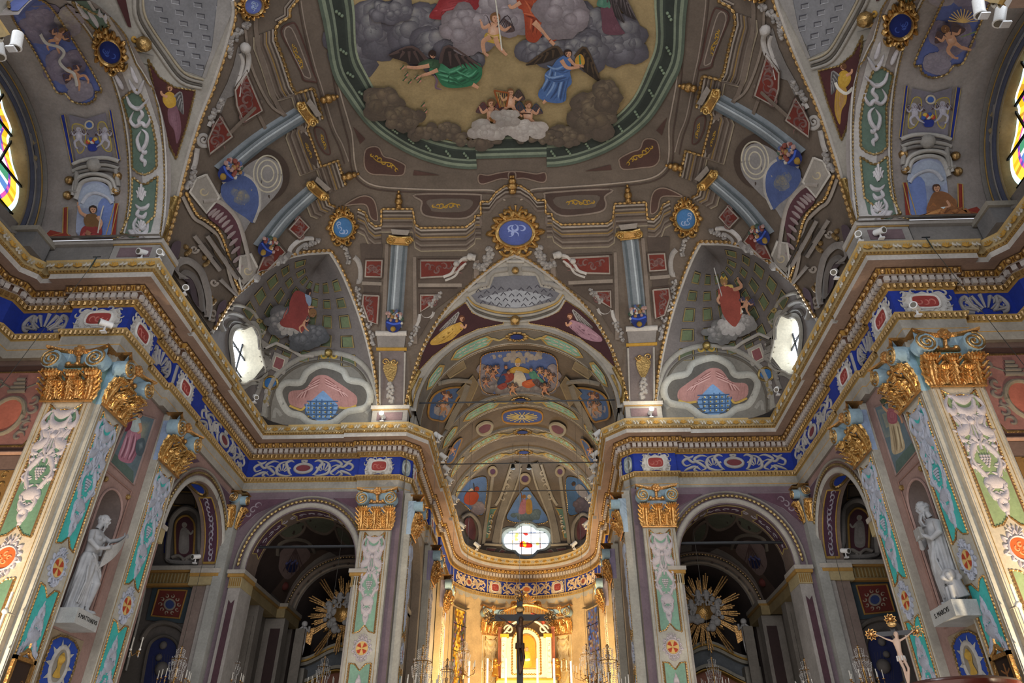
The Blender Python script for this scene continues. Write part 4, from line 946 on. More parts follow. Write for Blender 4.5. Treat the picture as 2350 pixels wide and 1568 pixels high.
for sd,nm in ((0,'left'),(1,'right')):
    MR=bool(sd)
    def done(o):
        if MR:
            for c in o.children:
                pass
    def mpart(name,root,fn,mats=('paint','gilt'),h0=.01):
        mb=MB(); H0(h0); fn(mb); return mb.build(name,root,mats,mirror=MR)
    cov=fresco('painted_cove','feigned brown architecture painted on the %s half of the vault cove around the ceiling picture'%nm,'fresco')
    def a(m):
        # flat zone above the painted cornice
        ps(m,VS,'752,0 762,90 778,200 800,280 808,310 815,380 830,410 870,428 960,434 1060,436 1130,437 1145,452 1160,460',1.8,'9a8c7e',h=.01); ps(m,VS,'745,0 752,90 768,200 790,290 800,330 806,384 824,416 866,435 960,441 1125,444 1140,460',1.6,'4a3b33',h=.01)
        ps(m,VS,'690,0 700,60 722,150 738,200 765,290 785,330 800,370',1.6,'8a7c70',h=.01); ps(m,VS,'684,0 694,60 716,150 732,205 757,290 777,335 790,375',1.5,'4a3b33',h=.01)
        for P in ('838,345 856,336 870,340 880,358 900,364 926,376 930,385 922,402 880,401 850,398 836,380','1100,400 1120,402 1148,396 1180,394 1180,412 1150,410 1110,422 1098,416'): pf(m,VS,P,'4a332c',step=22); ps(m,VS,P,1.5,'806e60',closed=True)
        for P in ('810,290 838,318 826,330','950,390 1010,402 948,402'): pf(m,VS,P,'4a332c',smooth=False)
        arab(m,848,352,915,392,6); 
        P='955,446 1090,446 1104,452 1098,476 1070,500 1010,500 975,494 966,480 968,462'; pf(m,VS,P,'45352e',step=25); ps(m,VS,P,2,'7d6f63',closed=True); pf(m,VS,'985,458 1080,458 1068,484 1000,486 988,478','5a4f46',step=25); arab(m,990,472,1058,472,6)
        P='644,70 668,52 680,60 700,110 716,160 726,185 715,186 696,182 690,165 668,120'; pf(m,VS,P,'5a4d44',step=25); ps(m,VS,P,2,'4a3029',closed=True); ps(m,VS,'652,80 668,64 700,140 712,176 698,174 690,160',1.4,'8a7c70',closed=True); arab(m,670,98,694,158,5)
        P='722,292 742,298 752,330 756,352 742,348 726,320'; pf(m,VS,P,'52463d',step=25); ps(m,VS,P,1.6,'4a3029',closed=True); arab(m,736,305,746,342,3.5)
        P='690,305 712,320 726,372 716,376 700,350'; pf(m,VS,P,'453830',step=25); arab(m,700,325,714,362,3)
        P='790,470 826,450 850,452 862,470 866,505 850,498 840,470 812,468'; pf(m,VS,P,'4d372f',step=22); ps(m,VS,P,1.4,'806e60',closed=True)
    mpart('painted_coffering',cov,a,h0=.012)
    def b(m):
        E1=pp('875,479 947,479 953,515 966,523 1070,521 1089,506 1091,494 1104,494 1103,462 1123,462 1138,441 1159,426 1183,423')
        E0=pp('820,479 837,487 845,506 860,519 875,517 875,479'); E2=pp('740,273 718,201 678,213 668,197 648,134 631,90 631,64 641,50 664,37 664,20 685,-6'); E3=pp('793,425 774,367 736,381 704,294 708,282'); E4=pp('746,444 755,468 770,474')
        entab(m,E1[:8],0,1); entab(m,E1[7:],0,1,((4,LT),(4,DK),(4,'85796d'),(4,'4a3c33'),(6,'6a5d53'))); entab(m,E0[:5],0,1); entab(m,E2[:4],-.92,.38); entab(m,E2[3:7],-.92,.38); entab(m,E2[7:],-.7,-.2,((4,LT),(4,DK),(4,'85796d'))); entab(m,E3,-.9,.4); entab(m,E4,-.8,.5)
        for P in (E1,E0,E2,E3,E4): beads(m,VS,P,.048,.14,'a67f3a',.02,smooth=False)
        for x,y in ((915,440),(1178,405),(752,222),(800,400)):
            for k,(dy,r) in enumerate(((14,.10),(2,.13),(-10,.09),(-20,.05))):
                dx=0
                if x<820: dx,dy=-dy*.95,dy*.25
                m.ball(VS.at(x+dx,y+dy+ (18 if x>=820 else 0),.10),r,'a67a2c',1,8,5)
        # pilaster strips and dark grounds between mouldings
        for P in ('948,590 955,590 958,790 948,790','884,560 892,560 884,780 874,780','1088,600 1100,596 1100,640 1088,650'): pf(m,VS,P,ST,smooth=False,step=22)
        pf(m,VS,'826,560 878,560 868,700 850,760 838,700','4c4038',smooth=False,step=22); pf(m,VS,'958,590 1090,590 1080,650 1000,710 960,780','4f433a',smooth=False,step=22)
        ps(m,VS,'960,655 1060,655',4,'85796d',smooth=False); ps(m,VS,'960,662 1050,662',2,DK,smooth=False); ps(m,VS,'830,650 876,652',4,'85796d',smooth=False); ps(m,VS,'700,300 640,250 600,140 585,60 590,0',5,'6d6055'); ps(m,VS,'560,60 575,150 615,235 650,262',3,'7d7064'); ps(m,VS,'548,170 610,300',4,'6d6055'); ps(m,VS,'600,230 500,330',4,'6d6055')
    mpart('painted_cornice',cov,b)
    def c(m):
        redpanel(m,'966,598 1074,598 1062,616 1030,634 966,638'); redpanel(m,'966,678 1010,678 990,700 966,716'); redpanel(m,'840,598 877,598 875,636 838,635'); redpanel(m,'834,678 870,680 866,745 846,738 832,700')
        redpanel(m,'562,168 598,252 555,278 540,240 536,205'); redpanel(m,'500,265 528,312 476,352 472,320 485,290'); redpanel(m,'684,497 706,520 684,545 660,524'); redpanel(m,'628,552 650,578 610,618 586,622 600,590'); redpanel(m,'560,318 560,322 556,320',0) if 0 else None
    mpart('painted_red_panel',cov,c,h0=.045)
    def d(m):
        # oculus with painted sky between the columns
        pf(m,VS,blob(601,402,62,14,0,1.0),'41342c',step=22); pf(m,VS,'532,420 560,382 600,360 630,368 646,395 642,430 610,470 575,505 545,540 500,470 505,440','85817f',step=22)
        for r in (40,30,18): ps(m,VS,[(612+r*cos(t*.4)*.8,398+r*sin(t*.4)*1.05) for t in range(16)],1.8,'b1a996',closed=True,h=.01)
        pf(m,VS,'508,420 540,398 570,405 590,430 594,470 580,510 560,498 530,478 506,450','4a5986',step=12); ps(m,VS,'508,420 540,398 570,405 590,430 594,470 580,510',3,'a7a29b')
        cloud(m,VS,550,450,16,16,4,('4d5a80','8a8068'),5,.5)
        # balustrade and pedestal band
        pf(m,VS,'470,470 520,470 552,520 548,580 560,640 548,620 535,560 500,520 476,500','55333a',step=20)
        for k in range(11):
            t=k/10; x=482+60*t+8*sin(t*3); y=488+110*t*t+20*t; ps(m,VS,[(x-8,y+8),(x,y),(x+12,y-10)],4.2,'8f7f7d',TP,h=.02)
        ps(m,VS,'462,462 500,462 540,500 560,560 572,620',5,'9d948b',h=.03); beads(m,VS,'423,440 448,490 470,505 500,530 520,580 536,640 552,672 560,680',.05,.15,'b58a3a',.02)
        ps(m,VS,'415,450 440,498 464,514 494,540 512,584 526,640 540,676',4,LT,h=.02)
        for P in ('446,410 470,400 500,452 470,488 432,440','548,588 572,582 592,622 566,668 545,640'): pf(m,VS,P,'968f86',smooth=False,step=20); ps(m,VS,P,3,'b5aea4',smooth=False,closed=True,h=.02); q=pp(P); ps(m,VS,spiral(sum(p[0] for p in q)/5,sum(p[1] for p in q)/5,12,3,0,.9,8),2,'b8a98a',TP)
        # lower zone: arch niche, scrolls
        ps(m,VS,'398,640 400,610 425,598 455,620 470,660 476,700 470,735',8,'7d7670',h=.04); ps(m,VS,'412,640 420,626 440,636 455,668 460,710 462,722',7,'625b56',h=.03); pf(m,VS,'404,640 420,632 440,650 450,690 455,715 430,680','43353a',step=20)
        volt(m,VS,396,590,20,0,1.5,4); volt(m,VS,488,722,16,0,1.5,4); volt(m,VS,490,648,9,0,1.3,3); volt(m,VS,445,572,10,0,1.3,3)
        for x,y in ((428,575),(470,600),(485,690)): [m.ball(VS.at(x+5*cos(k*1.7),y+9*sin(k*2.3),.03),.06,'a6844a',1,6,4) for k in range(7)]
        pf(m,VS,'497,700 515,690 508,735 492,760 490,740','53444e',step=20); pf(m,VS,'390,560 410,556 400,600 384,600','4b3d44',step=20); pf(m,VS,'478,545 492,540 510,580 505,610 490,590','4a3a26',step=20)
        for P in ('452,560 500,620','470,540 540,640','440,540 480,590','500,640 548,690'): ps(m,VS,P,5,'847b73',smooth=False,h=.03); 
        for P in ('462,556 508,616','480,536 550,640'): ps(m,VS,P,3,'33291f',smooth=False,h=.03)
    mpart('painted_balcony',cov,d,h0=.03)
    def e(m):
        # groin bands: white edge, gold beads, scrolls, garlands
        for G,w_ in ((G_FRONT,.1),(G_SIDE,.1),(G_CL,.08),(G_CR,.08)):
            g=resamp(G,60); m.tube([p+Vector((0,0,-.03)) for p in g],.05,6,'a29b92')
            q=[]; rad=[]; g=resamp(G,int(sum((Vector(a)-Vector(b)).length for a,b in zip(G,G[1:]))/.16)*4)
            c0=Vector((0,13,14)); g=[p+(c0-p).normalized()*.05+Vector((0,0,.05)) for p in g]
            m.tube(g,lambda t:.064*(.4,.85,1,.85)[int(round(t*(len(g)-1)))%4],6,'a57e3c',1)
        # front lunette scrolls
        fill(m,VS,'1018,640 1040,600 1062,590 1078,588 1084,610 1060,640 1030,680 1012,690 1014,660','817b76',.02,smooth=False,step=22)
        for P,w_ in (('1018,636 1036,628 1046,612 1060,596 1076,592',5),('1022,644 1044,634 1056,616 1070,604',3.5)): ps(m,VS,P,w_,'b3ada6',h=.06)
        m.tube([VS.at(1074,588,.1),VS.at(1092,592,.1)],.1,8,'a9a39c'); m.ball(VS.at(1080,590,.12),.12,'b5afa8',0,8,5); m.ball(VS.at(1048,606,.1),.10,'a9a39c',0,8,5)
        garland(m,VS,[(1095,612),(1110,610),(1118,598),(1124,582),(1126,570)],9); garland(m,VS,[(1008,676),(1000,690),(988,700)],7); garland(m,VS,[(958,752),(948,768),(940,790)],6)
        volt(m,VS,978,716,16,0,1.6,5,'a6a09a'); ps(m,VS,'990,700 1000,690 1010,672',5,'a6a09a',h=.04); ps(m,VS,'964,722 962,736 956,750',5,'a6a09a',h=.04)
        # side lunette scrolls
        fill(m,VS,'545,105 560,120 562,165 545,215 520,225 505,262 495,240 520,190 535,150','746f6b',.02,smooth=False,step=22)
        for P,w_ in (('560,108 570,130 566,160 552,185 546,220',6),('548,120 556,140 550,170 540,200',4)): ps(m,VS,P,w_,'aaa49e',h=.06)
        m.ball(VS.at(556,106,.12),.13,'b0aaa4',0,8,5); garland(m,VS,[(570,55),(556,62),(540,78),(528,100),(522,125)],8); garland(m,VS,[(508,232),(494,250),(482,275)],7); garland(m,VS,[(444,390),(438,410),(428,430)],6)
        volt(m,VS,467,320,16,1,1.6,5,'a6a09a'); ps(m,VS,'478,290 486,275',5,'a6a09a',h=.04); ps(m,VS,'452,340 448,370 442,390',6,'a6a09a',h=.04)
        # corner lunette scrolls
        ps(m,VS,'672,590 664,575 680,556 700,548 718,548',5,'b0aaa4',h=.06); ps(m,VS,'680,586 684,572 700,560',4,'8a847e',h=.05); garland(m,VS,[(700,566),(715,558),(730,550)],6); garland(m,VS,[(640,600),(655,592),(664,584)],6); garland(m,VS,[(562,668),(574,655),(584,642)],6); volt(m,VS,617,620,12,0,1.5,4,'a9a39d')
        ps(m,VS,'812,590 822,600 828,620 826,644 818,646',6,'8f8983',h=.05); garland(m,VS,[(788,566),(794,580),(800,604)],6); garland(m,VS,[(820,660),(824,680),(828,700)],6); garland(m,VS,[(846,745),(854,770),(858,790)],6); volt(m,VS,836,716,13,0,1.5,4,'a9a39d')
    mpart('painted_scrollwork',cov,e)
    for i,(t_,b_,w_,lb) in enumerate((((690,262),(505,398),22,'nearer of the two painted grey-blue columns curving up the %s side of the vault'),((716,440),(597,572),20,'farther of the two painted grey-blue columns curving up the %s side of the vault'),((917,560),(904,752),20,'upright painted grey-blue column on the front cove, %s of the central medallion'))):
        root=fresco('painted_column',lb%nm,'painted column'); col_paint(root,t_,b_,w_,(1.0,.9) if i<2 else (.95,.95))
        if i==2:
            mb=MB(); fill(mb,VS,'864,768 932,768 928,800 868,800','7f7872',.05,smooth=False,step=20); stroke(mb,VS,'862,766 934,766',6,.06,'b5aea6',smooth=False,base=.04); stroke(mb,VS,'864,802 934,802',4,.05,'a9812f',smooth=False,base=.03)
            fill(mb,VS,'870,806 928,806 926,935 876,935','6a5f5c',.03,smooth=False,step=20); leaf_=[(898,830),(912,842),(906,868),(896,880),(886,866),(880,842)]; fill(mb,VS,leaf_,'a68236',.05,m=1)
            for e_ in (-1,1): stroke(mb,VS,spiral(895+e_*10,832,8,2,0,e_*1.1),2,.03,'b98f3c',base=.05,m=1)
            garland(mb,VS,[(894,885),(896,905),(897,925)],8,'97918b'); stroke(mb,VS,'872,810 872,935',2.5,.03,'9a938a',smooth=False,base=.03); stroke(mb,VS,'930,810 928,935',2.5,.03,'9a938a',smooth=False,base=.03); mb.build('painted_pedestal',root,('paint','gilt'))
        if MR:
            for c_ in root.children:
                me=c_.data; 
                for v in me.vertices: v.co.x=-v.co.x
                me.flip_normals()
    def medal(name,lb,sf,x,y,rx,ry,blue,rot=0,big=1,relief='8fa0c0',mirr=MR):
        root=tag(empty(name),lb,'medallion'); q=Sc(sf,x,y,rx,ry,rot); mb=MB()
        for k in range(16):
            a=2*pi*k/16+.2; r=1.42+.22*(k%2)*big; stroke(mb,q,[(1.1*cos(a),1.1*sin(a)),(r*cos(a+.12),r*sin(a+.12)),(1.25*cos(a+.38),1.25*sin(a+.38))],.17,.10,'b98a34',base=.03,taper=TP,m=1)
        stroke(mb,q,[(1.12*cos(2*pi*k/28),1.12*sin(2*pi*k/28)) for k in range(28)],.14,.09,'c59a44',base=.03,closed=True,smooth=False,m=1)
        for s_ in (-1,1): 
            for dy in (-1.55,1.45): stroke(mb,q,spiral(s_*.5,dy,.42,.08,0 if s_>0 else pi,s_*1.1),.13,.1,'c59a44',base=.03,m=1)
        fan(mb,q,0,-1.3,.9,pi*1.2,pi*1.8,5,.1,.09,'c59a44',1); fill(mb,q,[((1.36+.10*cos(5*a))*cos(a),(1.36+.10*cos(5*a))*sin(a)) for a in [2*pi*k/40 for k in range(40)]],'8d6a2a',.028,smooth=False,m=1); mb.build('gilded_frame',root,('paint','gilt'),mirror=mirr)
        mb=MB(); fill(mb,q,[(cos(2*pi*k/24),sin(2*pi*k/24)) for k in range(24)],blue,.05,smooth=False)
        rr=random.Random(int(x))
        for k in range(6): stroke(mb,q,spiral(rr.uniform(-.4,.4),rr.uniform(-.4,.45),.32,.08,rr.uniform(0,6),rr.choice((-.7,.7)),8),.07,.012,relief,base=.052,taper=TP)
        mb.build('blue_oval',root,mirror=mirr); return root
    medal('medallion','gilded medallion with pale blue oval at the tip of the %s corner lunette'%nm,VS,785,521,22,23,'3f6c9c')
    medal('medallion','gilded medallion with lilac-blue oval above the %s transept lunette, cut by the frame edge'%nm,VS,578,10,20,20,'5a68a8',.9)
root=medal('medallion','largest gilded medallion, lilac-blue oval, above the centre of the chancel arch',VS,1183,534,38,29,'48558f',0,1.1,'8f9cc8',False)
# ------------------------------------------------------------ corner lunettes, windows, lunettes, side vaults
def lobed(cy,cz,ry,rz,n=48,p=.12):
    return [(cy+ry*cos(2*pi*k/n)*(1+p*cos(4*2*pi*k/n)),cz+rz*sin(2*pi*k/n)*(1+p*cos(4*2*pi*k/n))) for k in range(n)]
def ringmesh(mb,A,B,col): n=len(A); mb.add(list(A)+list(B),[(i,(i+1)%n,n+(i+1)%n,n+i) for i in range(n)],col)
wn=0
for sd,nm in ((0,'left'),(1,'right')):
    MR=bool(sd); SS=SL['left']
    root=fresco('corner_fresco','painted coffered corner lunette on the %s with a seated saint on clouds'%nm,'fresco')
    def mp(name,fn,mats=('paint','gilt'),h0=.01,root=root,MR=MR):
        mb=MB(); H0(h0); fn(mb); return mb.build(name,root,mats,mirror=MR)
    def a(m):
        ts=[.38,.52,.66,.78,.88]
        for i,t in enumerate(ts):
            n=7
            for k in range(n):
                s=.04+.92*(k+.5)/n; ds=.92/n*.25; dt=(.042 if i<3 else .026)
                q=[(s-ds,t-dt),(s+ds,t-dt),(s+ds,t+dt),(s-ds,t+dt)]
                stroke(m,SA,[q[0],q[1],q[2],q[3]],.005,.02,'867448',smooth=False,closed=True,base=.01)
                fill(m,SA,[(s-ds*.85,t-dt*.85),(s+ds*.85,t-dt*.85),(s+ds*.85,t+dt*.85),(s-ds*.85,t+dt*.85)],'5f6a4c' if (i+k)%3 else '525a42',.006,smooth=False)
                stroke(m,SA,[q[0],q[3],q[2]],.008,.012,'2f2a24',smooth=False,base=.008)
    mp('painted_coffers',a)
    def b(m):
        # feigned arch and drapery window on the front wall
        pf(m,SS,'610,972 612,930 630,880 665,845 710,825 760,822 810,835 845,870 862,925 866,972','77736b',step=18)
        ps(m,SS,'606,968 608,925 626,872 662,838 710,815 762,810 815,824 850,860 868,915',6,'8f8b82',h=.05); ps(m,SS,'618,965 620,925 636,882 668,850 712,832 760,828 808,840 838,872 852,925 856,965',3,'5b554c',h=.03)
        O_='650,930 640,900 655,880 690,878 705,855 740,838 785,850 800,872 835,880 850,905 840,935 800,945 785,955 760,972 715,972 690,955 665,948'
        ps(m,SS,O_,8,'a8a69d',closed=True,h=.07); ps(m,SS,O_,2,'cfcdc4',closed=True,h=.02); pf(m,SS,O_,'5a5650',step=18)
        ps(m,SS,'645,955 632,940 628,960',4,'8d8a82'); ps(m,SS,'840,950 855,935 858,960',4,'8d8a82')
        pf(m,SS,'663,925 665,900 700,893 722,866 748,862 775,878 800,895 818,910 818,930 795,935 700,938 680,935','a87b74',step=18)
        pf(m,SS,'702,930 718,918 738,900 745,900 765,920 775,932 770,950 750,966 728,966 706,950','6f8fb4',step=14)
        for i in range(6): ps(m,SS,[(700+i*13,915+ abs(i-2.5)*5),(702+i*12,962-abs(i-2.5)*4)],1.3,'3b587c',smooth=False)
        for j in range(5): ps(m,SS,[(704-j*0+ (j==4)*8,922+j*10),(776-(j==4)*10,922+j*10)],1.3,'3b587c',smooth=False)
        for i in range(5):
            for j in range(4): m.ball(SS.at(708+i*13,928+j*10,.05),.03,'bba24e',1,5,3)
        for k in range(13): ps(m,SS,[(668+k*2.6 if k<6 else 760+(k-6)*9,895+k%3*2),(672+k*3.6 if k<6 else 768+(k-6)*8,932)],1.6,'c79d96' if k%2 else '7e504c',TP)
        for k in range(6): ps(m,SS,[(735,868+k*3),(712-k*3,885+k*3),(700-k*4,915)],2.2,'c79d96' if k%2 else '8a5a55',TP); ps(m,SS,[(745,868+k*3),(768+k*3,885+k*3),(785+k*3,912)],2.2,'c79d96' if k%2 else '8a5a55',TP)
        for P in ('664,932 690,942 700,934','778,936 800,938 818,932'): ps(m,SS,P,2.5,'b8964a')
        # cartouche above, tablet and oculus between the windows
        m.ball(SS.at(755,812,.1),.13,'a3883f',1,8,5); volt(m,SS,742,816,8,0,1,3,'a3883f'); volt(m,SS,768,816,8,pi,-1,3,'a3883f')
        pf(m,SS,'628,808 662,822 652,862 615,846','8f8981',smooth=False,step=14); pf(m,SS,'632,818 652,826 645,852 624,842','7c4a4c',smooth=False); ps(m,SS,'632,818 652,826 645,852 624,842',1.6,'b3ab9a',smooth=False,closed=True); limb(m,SS,'640,824 638,836 634,846',2.5,'a88a84'); 
        ps(m,SS,'604,800 632,788 672,806 690,818 720,818',4,'a09a92',h=.05,smooth=False); ps(m,SS,'606,806 632,796 668,812',2,'4a443e',smooth=False)
        pf(m,SS,'606,874 616,868 628,872 632,882 618,890 606,886','2c5f94'); ps(m,SS,'604,872 618,864 634,872 634,888 618,894 604,888',2.6,'a3883f',closed=True,h=.03,m=1); garland(m,SS,[(612,896),(610,912),(608,930)],6,'8c7a4e')
    mp('painted_curtain_window',b)
    def c(m):
        ps(m,SS,'512,760 505,740 520,720 545,722 570,742 590,775 600,810 602,850 595,890 585,915',5,'7f7a73',h=.06); ps(m,SS,'520,752 530,738 552,742 575,768 588,800 592,840 588,880',3,'5c5750',h=.05)
        volt(m,SS,600,760,8,0,1.2,3,'8c8578'); volt(m,SS,594,735,6,0,1.2,3,'9a8450')
        for k in range(9): m.ball(SS.at(595-abs(k-4)*1.5,770+k*15,.04),.045,'8a847c',0,6,4)
        ps(m,SS,'505,712 540,700 575,712 590,730',4,'8d877c',h=.04)
    mp('window_surround',c)
    def d(m):
        if nm=='left':
            cloud(m,SS,635,742,32,26,9,('4b4a4c','6c6a6c','96908c'),3,.5,16); cloud(m,SS,700,775,46,26,10,('3d3e40','55565a','77777a'),5,.5,16); cloud(m,SS,655,755,28,12,6,('8a8580','aaa49e'),8,.5,16)
            robe(m,SS,'668,665 690,672 700,690 708,712 700,735 690,765 665,755 640,750 632,738 652,715 655,690','803a36','4c1e20','ac6a60',['670,690 690,715 680,745','660,710 650,735 665,750','690,700 700,725 692,750','655,725 680,735'])
            robe(m,SS,'685,680 700,675 712,690 705,708 690,702','7f8ea4','4d5c74','a9b6c6',['690,684 700,700']); limb(m,SS,'690,686 700,705 712,706',4); hand(m,SS,714,707,2.4,0); limb(m,SS,'705,715 672,722 658,738',5); head(m,SS,703,671,7,'2a1c18'); head(m,SS,716,722,9,'7c5a38','8f6e50'); putto(m,SS,690,745,.42,0,1,'7a6a60')
        else:
            R_=SL['right']; 
            cloud(m,R_,1655,770,44,20,9,('5a5856','7c7976','a29d98'),3,.5,16); cloud(m,R_,1700,745,36,24,9,('6c6966','8e8a86','b3aeaa'),5,.5,16); cloud(m,R_,1680,755,30,14,6,('9a9692','b9b4ae'),8,.5,16)
            robe(m,R_,'1650,665 1680,655 1705,665 1708,690 1712,720 1700,745 1688,752 1665,730 1655,700','8c4438','5a221e','b87466',['1670,670 1680,700 1690,735','1690,665 1700,700 1695,730','1660,680 1675,710','1660,700 1690,705'])
            robe(m,R_,'1662,660 1690,652 1690,672 1668,682','c0a65e','8a7030','d8c68c',['1668,668 1685,664']); limb(m,R_,'1692,665 1712,655 1704,640',5); hand(m,R_,1704,637,2.6,-1.5); limb(m,R_,'1660,672 1648,690 1655,700',4); head(m,R_,1668,647,9,'8a6a40'); ps(m,R_,'1658,640 1663,633 1668,640 1673,632 1678,640',2,'c9a040',smooth=False); ps(m,R_,'1632,612 1662,688',1.3,'b9b4ae',smooth=False)
            pf(m,R_,'1690,706 1706,700 1716,716 1700,728','c6c4b8',smooth=False); putto(m,R_,1722,700,.45,.3,1,'3a4a78')
    mb=MB(); H0(.15); robe.k=.6; d(mb); mb.build('painted_saint',root,('paint',))
    # corner window
    wn+=1; W=lobed(16.75,12.78,.92,.80); G=lobed(16.80,12.80,.80,.70); mb=MB()
    def sx(y,z):
        t=(z-12.2)/4.25; lo,hi=0.,.6
        for _ in range(18):
            md=(lo+hi)/2
            if sailpt(md,t).y<y: lo=md
            else: hi=md
        return sailpt(lo,t).x
    O2=[(sx(y,z)+.03,y,z) for y,z in lobed(16.75,12.78,1.06,.96)]; O1=[(sx(y,z)+.05,y,z) for y,z in W]
    ringmesh(mb,O2,O1,'8d8a82'); ringmesh(mb,O1,[(-7.92,y,z) for y,z in G],'c9c3b0'); mb.tube(O1,.03,6,'9a958a',closed=True)
    for k in range(0,48,12): mb.ball((-7.80,(W[k][0]+G[k][0])/2,(W[k][1]+G[k][1])/2),.04,'a9a690',0,6,4)
    wo=mb.build('window_%d'%wn,None,('paint',),mirror=MR); st(wo)
    mb=MB(); mb.add([(-7.92,y,z) for y,z in G],[tuple(range(48))],'eef4fb',0); g=mb.build('pane',wo,('glow',),mirror=MR,smooth=False)
    mb=MB()
    for y in (16.45,17.15): mb.box(-7.91,-7.87,y-.02,y+.02,12.0,13.6,'20242a',0)
    for z in (12.55,13.1): mb.box(-7.91,-7.87,16.0,17.7,z-.02,z+.02,'20242a',0)
    for s_ in (0,1): mb.tube([(-7.86,16.5,12.5+s_*.45),(-7.8,16.85,12.6+s_*.45)],.012,5,'20242a')
    mb.build('glazing_bar',wo,('metal',),mirror=MR)
    # transept end window (stained glass)
    wn+=1; pl=Plane('x',-10.55); pr_=Plane('x',-10.21)
    def half(P,pl): return [(pl.hit(*p)[0].y,pl.hit(*p)[0].z) for p in pp(P)]
    g1=half('0,205 9,250 27,296 20,320 24,345 30,378 42,415 43,452 34,476 15,492 0,497',pl); r1=half('30,130 52,215 70,290 64,310 66,360 78,385 92,430 95,470 85,508 50,536 15,530',pr_)
    def full(L): L=[p for p in L if p[0]>YC+.05]; return L+[(2*YC-y,z) for y,z in L[::-1]]
    g1=full(cr(g1,False,3)); r1=full(cr(r1,False,3)); n_=min(len(g1),len(r1)); g1=[g1[int(i*len(g1)/n_)] for i in range(n_)]; r1=[r1[int(i*len(r1)/n_)] for i in range(n_)]
    mb=MB(); ringmesh(mb,[(-10.18,y,z) for y,z in r1],[(-10.56,y,z) for y,z in g1],'9c8a62'); 
    mb.tube([(-10.17,y,z) for y,z in r1],.06,6,'77716a',closed=True)
    for k in range(0,n_,2): mb.ball((-10.15,YC+(r1[k][0]-YC)*1.05,12.9+(r1[k][1]-12.9)*1.05),.07,'7c6d50',0,6,4)
    wo=mb.build('window_%d'%wn,None,('paint',),mirror=MR); st(wo)
    mb=MB(); q=random.Random(5); cy_,cz_=YC,13.3
    for i in range(n_):
        a_,b_=Vector(g1[i]),Vector(g1[(i+1)%n_]); c_=Vector((cy_,cz_)); prev=0
        for (t0,t1,cs) in ((0,.05,('e8e6d8','b8d8e0')),(.05,.15,('c8981e','d8b23a','a87a22')),(.15,.19,('b04a8a','5a3a90')),(.19,.34,('cfe8ee','3a7a5a','e6f2f4','4a6ea0')),(.34,.5,('e6f2f4','2f6a52','c8dce4','9a4a6a')),(.5,1,('e8e2c8','c24a3a','88b8d8','e0d060'))):
            P=[a_.lerp(c_,t0),b_.lerp(c_,t0),b_.lerp(c_,t1),a_.lerp(c_,t1)]; mb.add([(-10.55,v.x,v.y) for v in P],[(0,1,2,3)],q.choice(cs))
    mb.build('stained_glass',wo,('stain',),mirror=MR,smooth=False)
    mb=MB()
    for y in (9.3,10.0,7.0): mb.box(-10.54,-10.5,y-.02,y+.02,11.9,15,'15181c')
    for z in (12.6,13.3,14.0): mb.box(-10.54,-10.5,5.9,10.9,z-.02,z+.02,'15181c')
    mb.build('glazing_bar',wo,('metal',),mirror=MR)
    # arch mouldings of the end wall
    mb=MB()
    for R_,r_,c_ in ((3.0,.10,'6b6762'),(2.84,.05,'8a6f3c'),(2.72,.09,'4f5058'),(2.55,.05,'77736f'),(2.42,.10,'3f4252'),(2.3,.04,'6e6046')):
        mb.tube([(-10.18+.12*(R_-2.3),YC+(R_*.55+.85)*cos(pi*k/36),12.15+(R_*.55+.85)*sin(pi*k/36)) for k in range(37)],r_*.55,8,c_)
    for s_ in (-1,1):
        mb.box(-10.3,-9.7,YC+s_*2.35-.25,YC+s_*2.35+.25,11.6,12.0,'6d6b6a'); mb.box(-10.3,-9.65,YC+s_*2.35-.32,YC+s_*2.35+.32,12.0,12.12,'8a8478')
    st(mb.build('trim_end_arch_'+nm,mirror=MR))
    # ---- transept vault painting
    T=TS['left']; root=fresco('transept_fresco','painted %s transept vault, prophet in a niche under a framed sky with angels'%nm,'fresco')
    def tp(name,fn,mats=('paint','gilt'),h0=.01,root=root,MR=MR): mb=MB(); H0(h0); fn(mb); return mb.build(name,root,mats,mirror=MR)
    def e(m):
        pf(m,T,'150,0 205,30 262,120 300,215 322,330 330,450 325,585 372,590 382,500 380,380 365,290 335,200 290,100 240,20 225,0','b2aeaa',smooth=False,step=25)
        A_='281,226 302,298 305,386 318,398 333,402 348,396 361,384 360,330 350,280 333,235 318,205 300,210'; B_='305,407 325,423 337,424 363,405 361,440 356,497 342,552 320,545 287,551 298,497 304,450'; C_='165,0 195,40 215,62 235,70 252,58 240,35 215,0'
        for P in (A_,B_,C_): pf(m,T,P,'5b6f62',smooth=False,step=22); beads(m,T,P,.03,.09,'a88a4c',.02,smooth=False,closed=True,nn=4)
        for P in ('150,8 200,70 245,150 275,235 292,330 297,430 290,500 270,580','262,10 315,100 345,180 368,270 378,380 376,480 362,585'): beads(m,T,P,.022,.08,'a88a4c',.02,nn=4); ps(m,T,[(x+4,y) for x,y in pp(P)],2,'bab6b0')
        for P in ('290,215 300,240 318,250 330,240 342,225','296,180 306,200 318,212 326,196 332,182','308,255 300,275 312,290 326,282 336,290 346,272 338,255','322,250 328,262 320,275 324,290','325,300 316,320 324,345 336,330 338,308 326,296','326,340 332,352 338,345','330,350 326,365 334,372 332,384','316,500 308,520 318,540 336,535 342,512','312,470 322,480 336,478 344,468','316,455 326,440 336,452','304,545 320,552 338,548','322,480 316,495 330,500 338,488','172,0 190,28 205,40','225,0 238,30 246,52','200,20 215,40 228,62','262,165 276,190 284,205','300,150 310,178 318,190'): ps(m,T,P,5,'b9b5b8',TP,h=.05)
